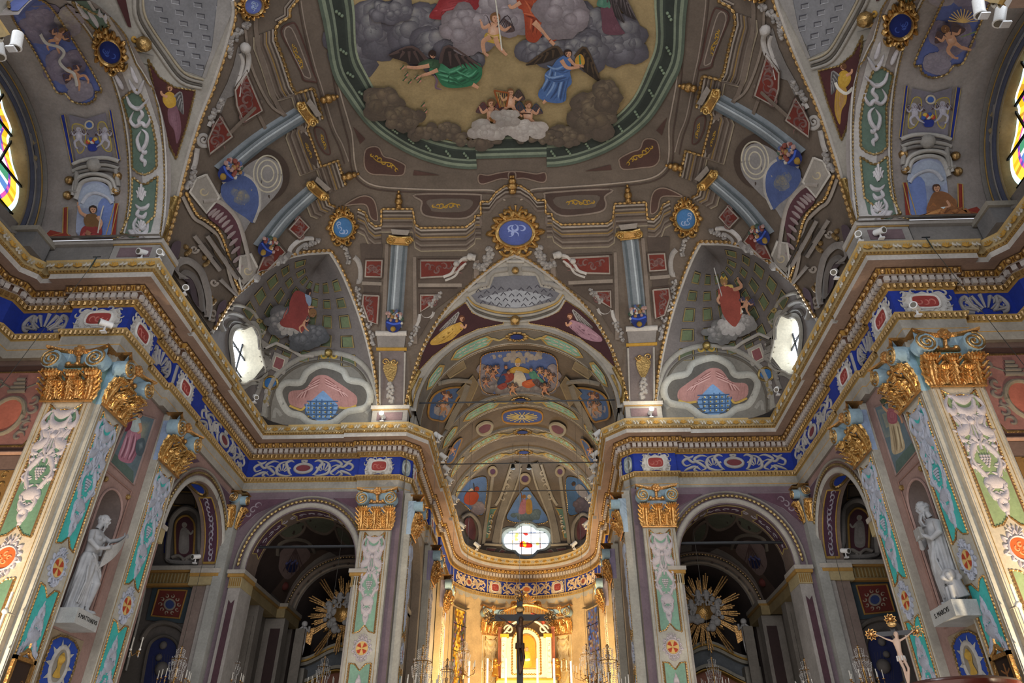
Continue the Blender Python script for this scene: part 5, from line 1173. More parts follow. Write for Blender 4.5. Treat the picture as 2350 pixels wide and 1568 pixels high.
        for k in range(7): a=pi*1.05+pi*.9*k/6; ps(m,T,[(326,530),(326+17*cos(a)*.8,530+22*sin(a))],2.4,'c3bfc0',h=.05,smooth=False)
        for k in range(5): ps(m,T,[(326,462),(316+k*5,440-8*(2-abs(k-2)))],2.4,'c3bfc0',h=.05,smooth=False)
    tp('arch_band_ornament',e)
    def f(m):
        P='23,4 60,-8 96,-4 122,19 153,65 184,115 214,164 235,207 222,210 220,226 199,238 168,232 152,214 132,210 107,164 69,96 34,46'
        pf(m,T,P,'58649a',step=20); beads(m,T,P,.03,.09,'a88a4c',.03,closed=True,nn=4); 
        cloud(m,T,90,60,34,34,8,('6c6478','8a8090'),3,.5,20); cloud(m,T,150,150,34,30,8,('6c6478','8a8090'),4,.5,20); cloud(m,T,185,205,26,22,7,('77707c','8f8894'),5,.5,20); cloud(m,T,150,45,24,24,6,('857d88','a0988c'),6,.5,20)
        for P in ('141,264 150,262 172,375 166,380','252,252 258,252 279,368 274,373'): pf(m,T,P,'1f2f86',smooth=False,step=20); ps(m,T,P,1,'9a8450',smooth=False,closed=True)
        pf(m,T,'160,262 200,272 245,258 262,370 178,378','6f6a74',smooth=False,step=20)
        for P in ('168,290 182,284 198,296 196,340 184,352 176,330','228,284 244,282 256,320 258,346 244,344 232,320'): pf(m,T,P,'7d7468'); ps(m,T,P,1.4,'a29048',closed=True); q=pp(P); x=sum(a[0] for a in q)/6; y=sum(a[1] for a in q)/6; putto(m,T,x,y,.5,0,1 if x<210 else -1,'8d8a98',skin='a5a2ae',hair='9d9aa6')
        pf(m,T,blob(208,286,7,10,0),'3a5a9c'); ps(m,T,blob(208,286,9,10,0),2,'b3a894',closed=True)
        pf(m,T,'206,332 226,332 224,346 208,346','22307c'); [m.ball(T.at(205+k*3.4,326-3*(k%3),.05),.05,('b04a3a','c9a84a','3a56a0','c8c0b4')[k%4],0,6,3) for k in range(7)]
        for y,c_,w_ in ((372,'a8a49e',5),(382,'56514f',3),(388,'98948e',5),(398,'7a7672',4)): ps(m,T,[(172,y+6),(190,y-2),(222,y-8),(252,y-8),(278,y)],w_,c_,h=.05)
        for P in ('172,452 180,415 205,402 235,402 262,415 272,445','178,460 190,425 210,414 235,414 256,424 264,450'): ps(m,T,P,5,'a8a49e',h=.06)
        pf(m,T,'186,445 196,425 222,416 250,428 264,455 262,585 182,585','8f97ae',step=20); pf(m,T,'190,440 222,422 256,440 262,470 190,480','9aa3b4',step=20); pf(m,T,'230,470 264,470 262,585 228,585','6a7cae',step=20); ps(m,T,'192,470 205,452 225,446 250,456 262,472',4,'aeb0b8',h=.04)
        for P in ('150,480 160,478 158,540 145,585 132,585 148,540','268,470 276,470 268,560 258,585 254,585'): pf(m,T,P,'7e2c20',smooth=False,step=20); ps(m,T,P,1.2,'a8894a',smooth=False,closed=True)
        for x,y in ((162,415),(272,405),(158,450),(268,440)): m.ball(T.at(x,y,.04),.10,'a07a3a',1,8,5)
        for P in ('166,440 184,446','262,440 280,436','182,395 178,440','270,390 276,430'): ps(m,T,P,5,'8d8983',h=.05,smooth=False)
        ps(m,T,'250,590 372,592',5,'a8a49e',smooth=False,h=.07); ps(m,T,'130,592 250,592',4,'98948e',smooth=False,h=.07)
        m.ball(T.at(222,380,.08),.16,'8d8983',0,8,5)
    tp('painted_niche',f)
    def g_(m):
        robe.k=.7
        robe(m,T,'182,585 190,550 200,528 236,522 242,550 240,585','7e2c2c','4c1618','a85450',['195,560 215,540 235,545','205,585 222,560 238,560','190,575 205,560'])
        robe(m,T,'206,500 226,498 236,515 232,532 208,530 200,515','6b4d2c','3c2a18','93744a',['208,510 225,525']); limb(m,T,'206,503 194,495 188,478',4.5); limb(m,T,'232,505 240,520 234,536',4.5); limb(m,T,'212,540 200,560 186,582',6,SKD); hand(m,T,187,475,2.4,-1.5); head(m,T,222,488,8,'2e1e14'); ps(m,T,'246,478 240,500 232,545',1.6,'b5b0a8')
        for x,y,f_,r_ in ((134,76,1,.5),(182,166,-1,-.9)): putto(m,T,x,y,.62,r_,f_,'4a4468')
        ps(m,T,'95,62 110,85 140,95 152,110 142,130 158,150 176,160 184,190',3.5,'b9b6b0',h=.02)
    def g2(m):
        Q=TS['right']; robe.k=.8
        robe(m,Q,'2128,535 2120,500 2126,470 2150,460 2185,465 2190,490 2205,515 2195,537','8f5c34','54301a','b98650',['2135,500 2160,490 2185,500','2140,530 2160,500 2180,525','2130,480 2150,500','2165,495 2190,530'])
        robe(m,Q,'2124,475 2136,450 2160,448 2182,465 2188,490 2160,488 2122,495','7a5030','4a2c1a','a47a50',['2130,470 2128,490','2175,465 2184,486']); robe(m,Q,'2138,458 2160,456 2166,480 2140,484','4d8a78','2c5a4c','78aa98',['2142,465 2160,478']); pf(m,Q,'2140,478 2165,484 2158,490','b9c0c0',smooth=False); limb(m,Q,'2165,470 2172,482 2162,486',3.5); head(m,Q,2142,440,8,'4a2e1e')
        putto(m,Q,2178,85,.85,-.4,1,'4a3a40'); ps(m,Q,'2200,75 2235,62',1.5,'6a7a4a')
        for k in range(12): a=-pi*.95+k*.26; ps(m,Q,[(2205,40),(2205+34*cos(a),40+34*sin(a))],1.2,'c9a86a',smooth=False)
    mb=MB(); H0(.13); (g_ if sd==0 else g2)(mb); mb.build('painted_prophet',root,('paint',))
    medal('medallion','gilded frame with deep blue oval at the crown of the %s transept arch'%nm,TS['left'],254,115,23,29,'10246c',-.45,1,'3a55a8',MR)
    # ---- side lunette painting
    Ls=LS['left']; root=fresco('lunette_fresco','painted %s transept lunette with a grey coffered half dome and an angel on dark red'%nm,'fresco')
    def h(m):
        pf(m,Ls,'325,-20 333,34 382,111 421,161 463,176 470,150 490,110 513,69 532,10 540,-20','77777a',smooth=False,step=20)
        for i in range(7):
            for j in range(4):
                t=i/6; u=j/3.2; x=345+ t*22+u*(120-20*t)+ (1-t)*0; x=350+u*(165-t*60)+t*75; y=-5+t*150+u*25
                if x>520-t*50: continue
                s=9; ps(m,Ls,[(x-s,y-s*.6),(x+s,y-s*.3),(x+s,y+s*.8)],1.2,'45444a',smooth=False); ps(m,Ls,[(x+s,y+s*.8),(x-s,y+s*.5),(x-s,y-s*.6)],1,'9c9ca0',smooth=False)
        for d_,c_,w_ in ((0,'a59a84',3),(7,'8d8880',4),(14,'5a554e',3),(20,'9a958d',4)): ps(m,Ls,[(325-d_*.9,-10),(333-d_,40+d_*.3),(382-d_*.8,116+d_*.6),(421-d_*.5,166+d_),(464-d_*.2,182+d_)],w_,c_,h=.04)
        pf(m,Ls,'500,-20 540,-20 530,30 505,90 480,150 470,178 462,178 485,110','8c8884',smooth=False,step=20)
        P='337,134 363,176 398,200 446,208 428,283 402,365 385,330 356,230'; pf(m,Ls,P,'431f20',smooth=False,step=20); beads(m,Ls,P,.028,.09,'a88a4c',.02,smooth=False,closed=True,nn=4); pf(m,Ls,'262,-10 285,-10 300,62 292,60','431f20',smooth=False)
        m.ball(Ls.at(322,96,.12),.16,'a8823a',1,8,6); volt(m,Ls,308,88,9,0,1,4,'a8823a'); pf(m,Ls,'304,105 322,112 342,104 330,118 312,116','a8823a',m=1)
        pf(m,Ls,'306,118 352,128 345,150 300,135','8a867e',smooth=False)
        ps(m,Ls,'372,590 362,560 380,520 396,470 402,450',6,'97772f',m=1,h=.06); ps(m,Ls,'366,570 378,530 386,480',5,'b08c3c',m=1,h=.06); 
        robe.k=.6; cc=('b08a30','705014','cca95a') if sd==0 else ('a8842c','6a4c14','c9a656')
        wing(m,Ls,[(398,222),(415,212),(420,262)],'7d7a78','4a4646'); robe(m,Ls,'384,250 400,240 410,262 414,300 404,330 398,300 386,280','6d4a54' if sd==0 else 'a07c30','3e2630','93707a',['392,255 398,290','402,250 406,300']); robe(m,Ls,'372,222 384,210 398,216 402,240 386,248 374,236',*cc,['380,222 392,240']); limb(m,Ls,'382,222 370,216 368,208',3.5); head(m,Ls,388,202,6.5,'5a3a20')
        if sd: ps(m,Ls,'368,250 385,262 402,250 408,236',3.5,'c4beb2')
    mb=MB(); H0(.01); h(mb); mb.build('painted_angel',root,('paint','gilt'),mirror=MR)
# ---- front lunette
root=fresco('lunette_fresco','painted lunette above the chancel arch: grey coffered half dome between two kneeling angels','fresco')
for MR in (False,True):
    def k_(m):
        pf(m,FS,'1081,678 1094,694 1150,706 1184,708 1184,632 1134,636 1124,661 1102,667','66666c',smooth=False,step=16)
        pf(m,FS,'1100,686 1130,676 1184,664 1184,706 1150,704','8d9096',smooth=False,step=16); ps(m,FS,'1072,668 1100,655 1118,652 1122,634 1134,622 1165,618',6,'8a8680',smooth=False,h=.05)
        for i in range(4):
            for j in range(5):
                x=1108+j*19-i*5; y=694-i*13+j*2.5
                if x<1180: ps(m,FS,[(x-6,y+3),(x,y-4),(x+6,y+2)],1.2,'3f3d46',smooth=False)
        for d_,c_,w_ in ((0,'a3854a',3),(6,'98948c',3.5),(12,'5c5750',2.5),(18,'98948c',4)): ps(m,FS,[(1072-d_*.1,681+d_*.6),(1090,700+d_),(1138,716+d_),(1184,720+d_)],w_*.8,c_,h=.04)
        P='1068,694 1084,718 1113,730 1155,736 1155,743 1096,755 1040,781 992,818 956,857 970,807 998,753 1035,717'; pf(m,FS,P,'3a1c20',smooth=False,step=18); beads(m,FS,P,.022,.08,'a88a4c',.02,smooth=False,closed=True,nn=4)
        ps(m,FS,'944,935 940,900 952,872 962,852',5,'97772f',h=.06,m=1); ps(m,FS,'950,935 955,900 966,870',4,'b08c3c',h=.06,m=1); ps(m,FS,'938,905 932,890 940,880',4,'b08c3c',h=.06,m=1)
        c3=('b08a3c','6e5018','cfae6a') if not MR else ('94707c','5c3c48','b8949c'); robe.k=.6
        wing(m,FS,[(1042,742),(1052,716),(1008,758)],'8f8a86','575250'); robe(m,FS,'1048,742 1058,740 1064,752 1052,765 1035,780 1010,790 990,792 988,784 1002,770 1025,752',*c3,['1045,750 1020,772 998,786','1052,758 1030,776','1030,758 1005,778']); limb(m,FS,'1056,745 1066,752 1070,744',3); head(m,FS,1060,732,6,'5a3420')
    mb=MB(); H0(.01); k_(mb); mb.build('painted_angel',root,('paint','gilt'),mirror=MR)
def k2(m):
    m.ball(FS.at(1182,733,.12),.16,'a8823a',1,8,6); wing(m,FS,[(1176,735),(1162,722),(1178,752)],'a8823a','6e5220'); wing(m,FS,[(1188,735),(1202,722),(1186,752)],'a8823a','6e5220')
    pf(m,FS,'1166,600 1200,600 1198,632 1168,632','85817a',smooth=False); ps(m,FS,'1162,600 1204,600',4,'a39e95',smooth=False,h=.06); m.ball(FS.at(1183,620,.08),.12,'a8823a',1,8,6)
mb=MB(); H0(.02); k2(mb); mb.build('gilded_cherub_head',root,('paint','gilt'))
# ---- chancel vault: ribs, pictures
class BarS:
    def __init__(s,r): s.r=r
    def at(s,a,y,h=0): return Vector(((s.r-h)*cos(a),y,12.15+(s.r-h)*sin(a)))
for i,(y0,y1) in enumerate(((19.0,20.0),(23.2,24.15),(25.9,26.6),(27.75,28.45))):
    mb=MB(); B=BarS(3.0)
    rows=[[B.at(pi*k/48,y,hh) for y,hh in ((y0,-.1),(y0,0),(y0+.12,0),(y0+.14,-.02),(y1-.14,-.02),(y1-.12,0),(y1,0),(y1,-.1))] for k in range(49)]
    mb.grid(rows,lambda a,j:('8f8b84','8f8b84','a5a098','6b665f','716c63','a5a098','8f8b84')[j])
    yc=(y0+y1)/2; hw=(y1-y0)*.26
    for s_ in (-1,1):
        for a0,a1 in ((.36,.68),(.80,1.30)):
            f_=lambda t:pi/2+s_*(pi/2-t)
            P=[(f_(a0),yc),(f_(a0+.08),yc-hw),(f_(a1-.06),yc-hw),(f_(a1),yc),(f_(a1-.06),yc+hw),(f_(a0+.08),yc+hw)]; fill(mb,B,P,'7fae9d',.0,smooth=False,step=.12); stroke(mb,B,sub(P,6),.018,.02,'a58a50',closed=True,smooth=False)
            n=3 if a1<1 else 5
            for k in range(n):
                t=a0+.06+(a1-a0-.1)*(k+.5)/n
                for e in (-1,1): stroke(mb,B,spiral(f_(t),yc+e*hw*.35,.035,.012,k*2,e*.9,7),.016,.03,'aba594',base=.01,taper=TP)
    for k in range(12): a=2*pi*k/12; stroke(mb,B,[(pi/2+.075*cos(a),yc+.17*sin(a)),(pi/2+.12*cos(a+.2),yc+.25*sin(a+.2)),(pi/2+.09*cos(a+.5),yc+.2*sin(a+.5))],.018,.05,'a8823a',taper=TP,m=1)
    for s_ in (-1,1): stroke(mb,B,[(pi/2+s_*.12,yc),(pi/2+s_*.2,yc+.1),(pi/2+s_*.28,yc-.08),(pi/2+s_*.34,yc)],.02,.05,'a8925a',taper=TP)
    fill(mb,B,[(pi/2+.07*cos(2*pi*k/20),yc+.14*sin(2*pi*k/20)) for k in range(20)],'1c3070',.03,smooth=False)
    for e in (y0+.06,y1-.06): beads(mb,B,[(pi*k/40,e) for k in range(41)],.018,.07,'8d744a',.0,smooth=False,nn=4)
    o=mb.build('trim_%d'%(i+1),None,('paint','gilt')); st(o)
root=fresco('chancel_fresco','chancel vault painting of an enthroned bishop among angels against blue sky','fresco')
P='1102,830 1106,815 1130,806 1188,802 1245,806 1272,816 1280,835 1280,875 1270,895 1240,903 1188,906 1130,903 1108,895 1100,870'
def bis(m):
    pf(m,BS,P,'4f649a',step=14); beads(m,BS,P,.03,.09,'9a7236',.03,closed=True,nn=4); cloud(m,BS,1190,820,70,10,7,('8a8484','a09a94'),3,.6,14); cloud(m,BS,1185,888,80,14,12,('5c5a62','7d7a80','9a9698'),4,.7,14); cloud(m,BS,1115,860,14,22,5,('77727c','928c94'),5,.6); cloud(m,BS,1266,862,12,22,5,('77727c','928c94'),6,.6)
    robe.k=.45
    robe(m,BS,'1166,848 1180,840 1198,840 1216,848 1222,856 1190,852 1168,858 1158,856','b08c38','6e5418','d0b264',['1175,846 1200,850']); robe(m,BS,'1182,850 1198,850 1208,872 1196,884 1180,880','b9b4a8','8a8070','d0ccc0',['1186,856 1192,878','1196,858 1200,876']); head(m,BS,1188,834,5,'b9b4ae'); pf(m,BS,'1182,830 1184,822 1190,819 1195,824 1194,830','b9964a')
    robe(m,BS,'1150,858 1160,846 1172,856 1160,874 1140,880','24406e','14284a','5a78a4',['1155,855 1148,872']); robe(m,BS,'1150,858 1176,854 1178,868 1160,876','7e342e','4a1c1a','a86458',['1158,862 1172,866']); robe(m,BS,'1214,854 1226,848 1236,860 1250,874 1236,874 1222,868','4a8474','2a5448','7aae9c',['1222,858 1238,870']); robe(m,BS,'1200,874 1224,868 1232,878 1216,888 1200,884','a8502c','6e2c18','cc8050',['1206,876 1222,880']); wing(m,BS,[(1222,872),(1236,868),(1250,892)],'5a5060'); robe(m,BS,'1140,884 1158,876 1164,884 1150,892','8a3a34','541c1c','b06a60',['1146,886 1158,882'])
    for x,y,s_ in ((1118,848,.26),(1130,858,.26),(1254,856,.26),(1266,864,.26),(1240,848,.22),(1176,888,.3),(1252,888,.3),(1136,842,.22),(1112,872,.24)): putto(m,BS,x,y,s_,0,1,'7a6a6a',cloth=random.Random(x).choice((None,'8a5a30','8f4a40','a88a40')))
    for x,y,c_ in ((1160,836,'5a3420'),(1220,842,'6a4a2a'),(1166,848,'5a3420')): head(m,BS,x,y,3.6,c_)
mb=MB(); H0(.02); bis(mb); mb.build('painted_scene',root,('paint','gilt'))
def bis2(m):
    P='1153,962 1158,945 1200,938 1240,945 1245,962 1232,970 1200,972 1164,970'; pf(m,BS,P,'3a4c8a',step=12); ps(m,BS,P,2,'9a7236',closed=True,h=.03)
    for k in range(18): a=2*pi*k/18; ps(m,BS,[(1198+8*cos(a),957+4*sin(a)),(1198+36*cos(a),957+12*sin(a))],1,'b3a264',smooth=False)
    pf(m,BS,'1190,961 1206,961 1198,951','b9b4a0',smooth=False); ps(m,BS,'1195,958 1201,958',1,'2a2a3a',smooth=False)
    for s_,t in ((-1,0),(1,1)):
        X=lambda x: x if s_<0 else 2385-x
        Q=[(X(x),y) for x,y in pp('982,955 990,912 1022,892 1066,890 1048,915 1022,962 1005,965')]; pf(m,BS,Q,'45608c',step=14); ps(m,BS,Q,2.2,'9a7236',closed=True,h=.03)
        cloud(m,BS,X(1014),940,14,12,5,('857f86','a39c98'),7+t,.6); putto(m,BS,X(1022),912,.34,.4,s_,'6a4030',cloth='8f4a30'); putto(m,BS,X(1015),934,.34,-.2,s_,'8a8078',cloth='b07a34'); 
        ps(m,BS,[(X(x),y) for x,y in pp('1072,880 1060,915 1040,950 1024,985')],7,'7d786e',h=.06); ps(m,BS,[(X(x),y) for x,y in pp('1000,880 1040,872 1080,874')],5,'857f74',h=.06)
        for q_ in ('1095,978 1112,968 1128,972 1124,988 1108,996 1096,990',): Q=[(X(x)+ (8 if s_>0 else 0),y) for x,y in pp(q_)]; pf(m,BS,Q,'5e3440',step=10); ps(m,BS,Q,3.5,'8f897c',closed=True,h=.05)
        for q_ in ('1018,852 1062,826 1068,842 1030,866','1046,900 1084,860 1096,880 1074,930'): Q=[(X(x),y) for x,y in pp(q_)]; pf(m,BS,Q,'7a6c54',smooth=False,step=14); ps(m,BS,Q,1.5,'8f8060',smooth=False,closed=True)
        Q=[(X(x)+(10 if s_>0 else 0),y) for x,y in pp('1020,1060 1040,1018 1058,1005 1050,1028 1036,1058')]; pf(m,BS,Q,'3f5686',step=10); ps(m,BS,Q,1.6,'8a6a3a',closed=True); putto(m,BS,Q[0][0]+s_*-16,1034,.2,0,s_)
mb=MB(); H0(.015); bis2(mb); mb.build('painted_panel',root,('paint','gilt'))
# ---- apse dome
root=fresco('apse_fresco','dark ribbed apse half dome with three painted triangular panels of saints on blue','fresco')
def ap(m):
    robe.k=.5
    for P,c_ in (('1208,1116 1222,1132 1240,1160 1258,1197 1208,1203 1163,1193 1172,1165 1190,1135','4a6694'),('1112,1093 1118,1110 1114,1150 1108,1182 1088,1180 1066,1160 1046,1140 1062,1112 1085,1098','46608c'),('1304,1093 1298,1110 1302,1150 1306,1182 1328,1180 1350,1160 1372,1140 1356,1112 1330,1098','36547c')):
        pf(m,AS,P,c_,step=12); beads(m,AS,P,.028,.09,'8a7040',.02,closed=True,nn=4)
    cloud(m,AS,1208,1185,36,9,8,('3c4c56','566670'),3,.7,12); robe(m,AS,'1196,1150 1206,1146 1208,1160 1206,1178 1190,1178','8a5a6a','5a3444','b08a94',['1198,1155 1200,1175']); robe(m,AS,'1208,1148 1218,1146 1222,1162 1220,1178 1208,1178','8a6a34','5a4018','b09458',['1214,1152 1214,1174']); head(m,AS,1203,1140,4,'6a4a2a'); head(m,AS,1215,1140,4,'9a9486'); ps(m,AS,'1196,1130 1198,1152',1,'5a3a20',smooth=False)
    cloud(m,AS,1096,1165,12,14,6,('5c5866','827a84'),5,.6); robe(m,AS,'1064,1140 1076,1124 1092,1128 1098,1140 1086,1158 1066,1156','8a3a24','541c14','b86a48',['1072,1140 1088,1146','1080,1130 1092,1140']); robe(m,AS,'1072,1128 1082,1120 1086,1134 1076,1142','a89a88','6e6458','c0b4a4',['1078,1126 1080,1138']); head(m,AS,1094,1122,4.5,'6e2c20'); ps(m,AS,'1086,1108 1088,1128',1,'2a2420',smooth=False)
    cloud(m,AS,1332,1160,16,12,6,('3a3440','564f5c'),6,.6); robe(m,AS,'1322,1116 1332,1110 1344,1120 1352,1136 1340,1142 1326,1130','77747a','3a3840','a09ca0',['1330,1118 1342,1134']); head(m,AS,1318,1110,4,'2a1c14')
    for s_ in (-1,1):
        X=lambda x:1208+s_*(1208-x)
        for P,w_,c_ in (('1190,1060 1176,1100 1160,1150 1146,1200 1136,1250',9,'6d6862'),('1174,1062 1162,1100 1148,1140 1136,1160',3,'8a857c'),('1196,1070 1186,1110 1168,1155 1152,1200 1146,1250',2.5,'8a857c'),('1130,1090 1124,1140 1114,1200 1108,1250',4,'77726a')): ps(m,AS,[(X(x),y) for x,y in pp(P)],w_,c_,h=.05)
        for k in range(5): ps(m,AS,spiral(X(1172-k*4.5),1082+k*15,6,1.5,k,s_*.9,7),2,'9a958c',TP,h=.06)
        for P in ('1122,1168 1140,1166 1134,1176 1128,1190 1120,1236 1110,1236',): Q=[(X(x),y) for x,y in pp(P)]; pf(m,AS,Q,'4a6660',smooth=False); ps(m,AS,Q,1.5,'8a7040',smooth=False,closed=True)
        for k in range(4): ps(m,AS,spiral(X(1126-k*2),1186+k*12,5,1.5,k,s_*.9,7),2,'8d8880',TP,h=.06)
        for P,c_ in (('1116,1258 1138,1260 1138,1274 1116,1270','6a4442'),('1150,1262 1160,1266 1160,1276 1150,1274','6a4442')): Q=[(X(x),y) for x,y in pp(P)]; pf(m,AS,Q,c_,smooth=False); ps(m,AS,Q,1.5,'77726a',smooth=False,closed=True)
        ps(m,AS,[(X(x),y) for x,y in pp('1108,1250 1150,1252')],3,'857f76',smooth=False,h=.07); pf(m,AS,[(X(x),y) for x,y in pp('1064,1196 1080,1190 1090,1215 1086,1240 1070,1228')],'50282a'); ps(m,AS,[(X(x),y) for x,y in pp('1056,1190 1076,1180 1096,1200 1100,1230 1094,1258')],4,'6d6862',h=.06)
        pf(m,AS,blob(X(1130),1080,6,9,0,1.1),'4a2c48'); ps(m,AS,blob(X(1130),1080,9,9,0,1.1),3,'857a68',closed=True,h=.05)
    pf(m,AS,blob(1205,1097,8,10,0),'45304e'); ps(m,AS,blob(1205,1097,11,10,0),3,'857a68',closed=True,h=.05)
mb=MB(); H0(.02); ap(mb); mb.build('painted_panels',root,('paint','gilt'))
# rose window
wn+=1; mb=MB(); Rw=[(x,z) for x,z in ROSE]; cz0=RZ
def yd(x): return YA+sqrt(max(.1,RA*RA-x*x))
ringmesh(mb,[(x*1.16,yd(x*1.16)-.04,cz0+(z-cz0)*1.2) for x,z in Rw],[(x*1.03,yd(x)-.06,cz0+(z-cz0)*1.04) for x,z in Rw],'6f7a80'); ringmesh(mb,[(x*1.03,yd(x)-.06,cz0+(z-cz0)*1.04) for x,z in Rw],[(x*.94,32.05,cz0+(z-cz0)*.94) for x,z in Rw],'9fb4c0')
wo=mb.build('window_%d'%wn); st(wo)
mb=MB(); mb.add([(x*.97,32.04,cz0+(z-cz0)*.97) for x,z in Rw],[tuple(range(64))],'f4f8fc',0)
class RW:
    def at(s,u,v,h=0): return Vector((u,32.03-h,cz0+v))
H0(.001); q=random.Random(3)
for k in range(26): x,z=q.uniform(-.85,.85),q.uniform(-.35,.4); pf(mb,RW(),blob(x,z,.09,6,.3,.8,q),q.choice(('cfe0ea','e8dcae','a8c8a0','d8b0b0','b8c4e0','e8c868')))
for P,c_ in (('-.28,-.1 -.1,-.02 .1,-.1 .25,-.15 .26,-.3 .05,-.33 -.15,-.3 -.3,-.28','cc1f14'),('-.12,.3 0,.22 .12,.3 .2,.22 0,.36 -.16,.36','c8302a'),('-.15,-.08 -.02,-.02 0,-.26 -.12,-.26','e0a020'),('-.1,.05 .05,.12 .1,-.05 -.05,-.08','a0b0cc')): pf(mb,RW(),P,c_)
mb.build('stained_glass',wo,('stain',),smooth=False)
mb=MB()
for x in (-.62,-.22,.22,.62): mb.box(x-.012,x+.012,31.98,32.0,12,13.6,'15181c')
for z in (12.5,13.0): mb.box(-1.1,1.1,31.98,32.0,z-.012,z+.012,'15181c')
mb.build('glazing_bar',wo,('metal',))
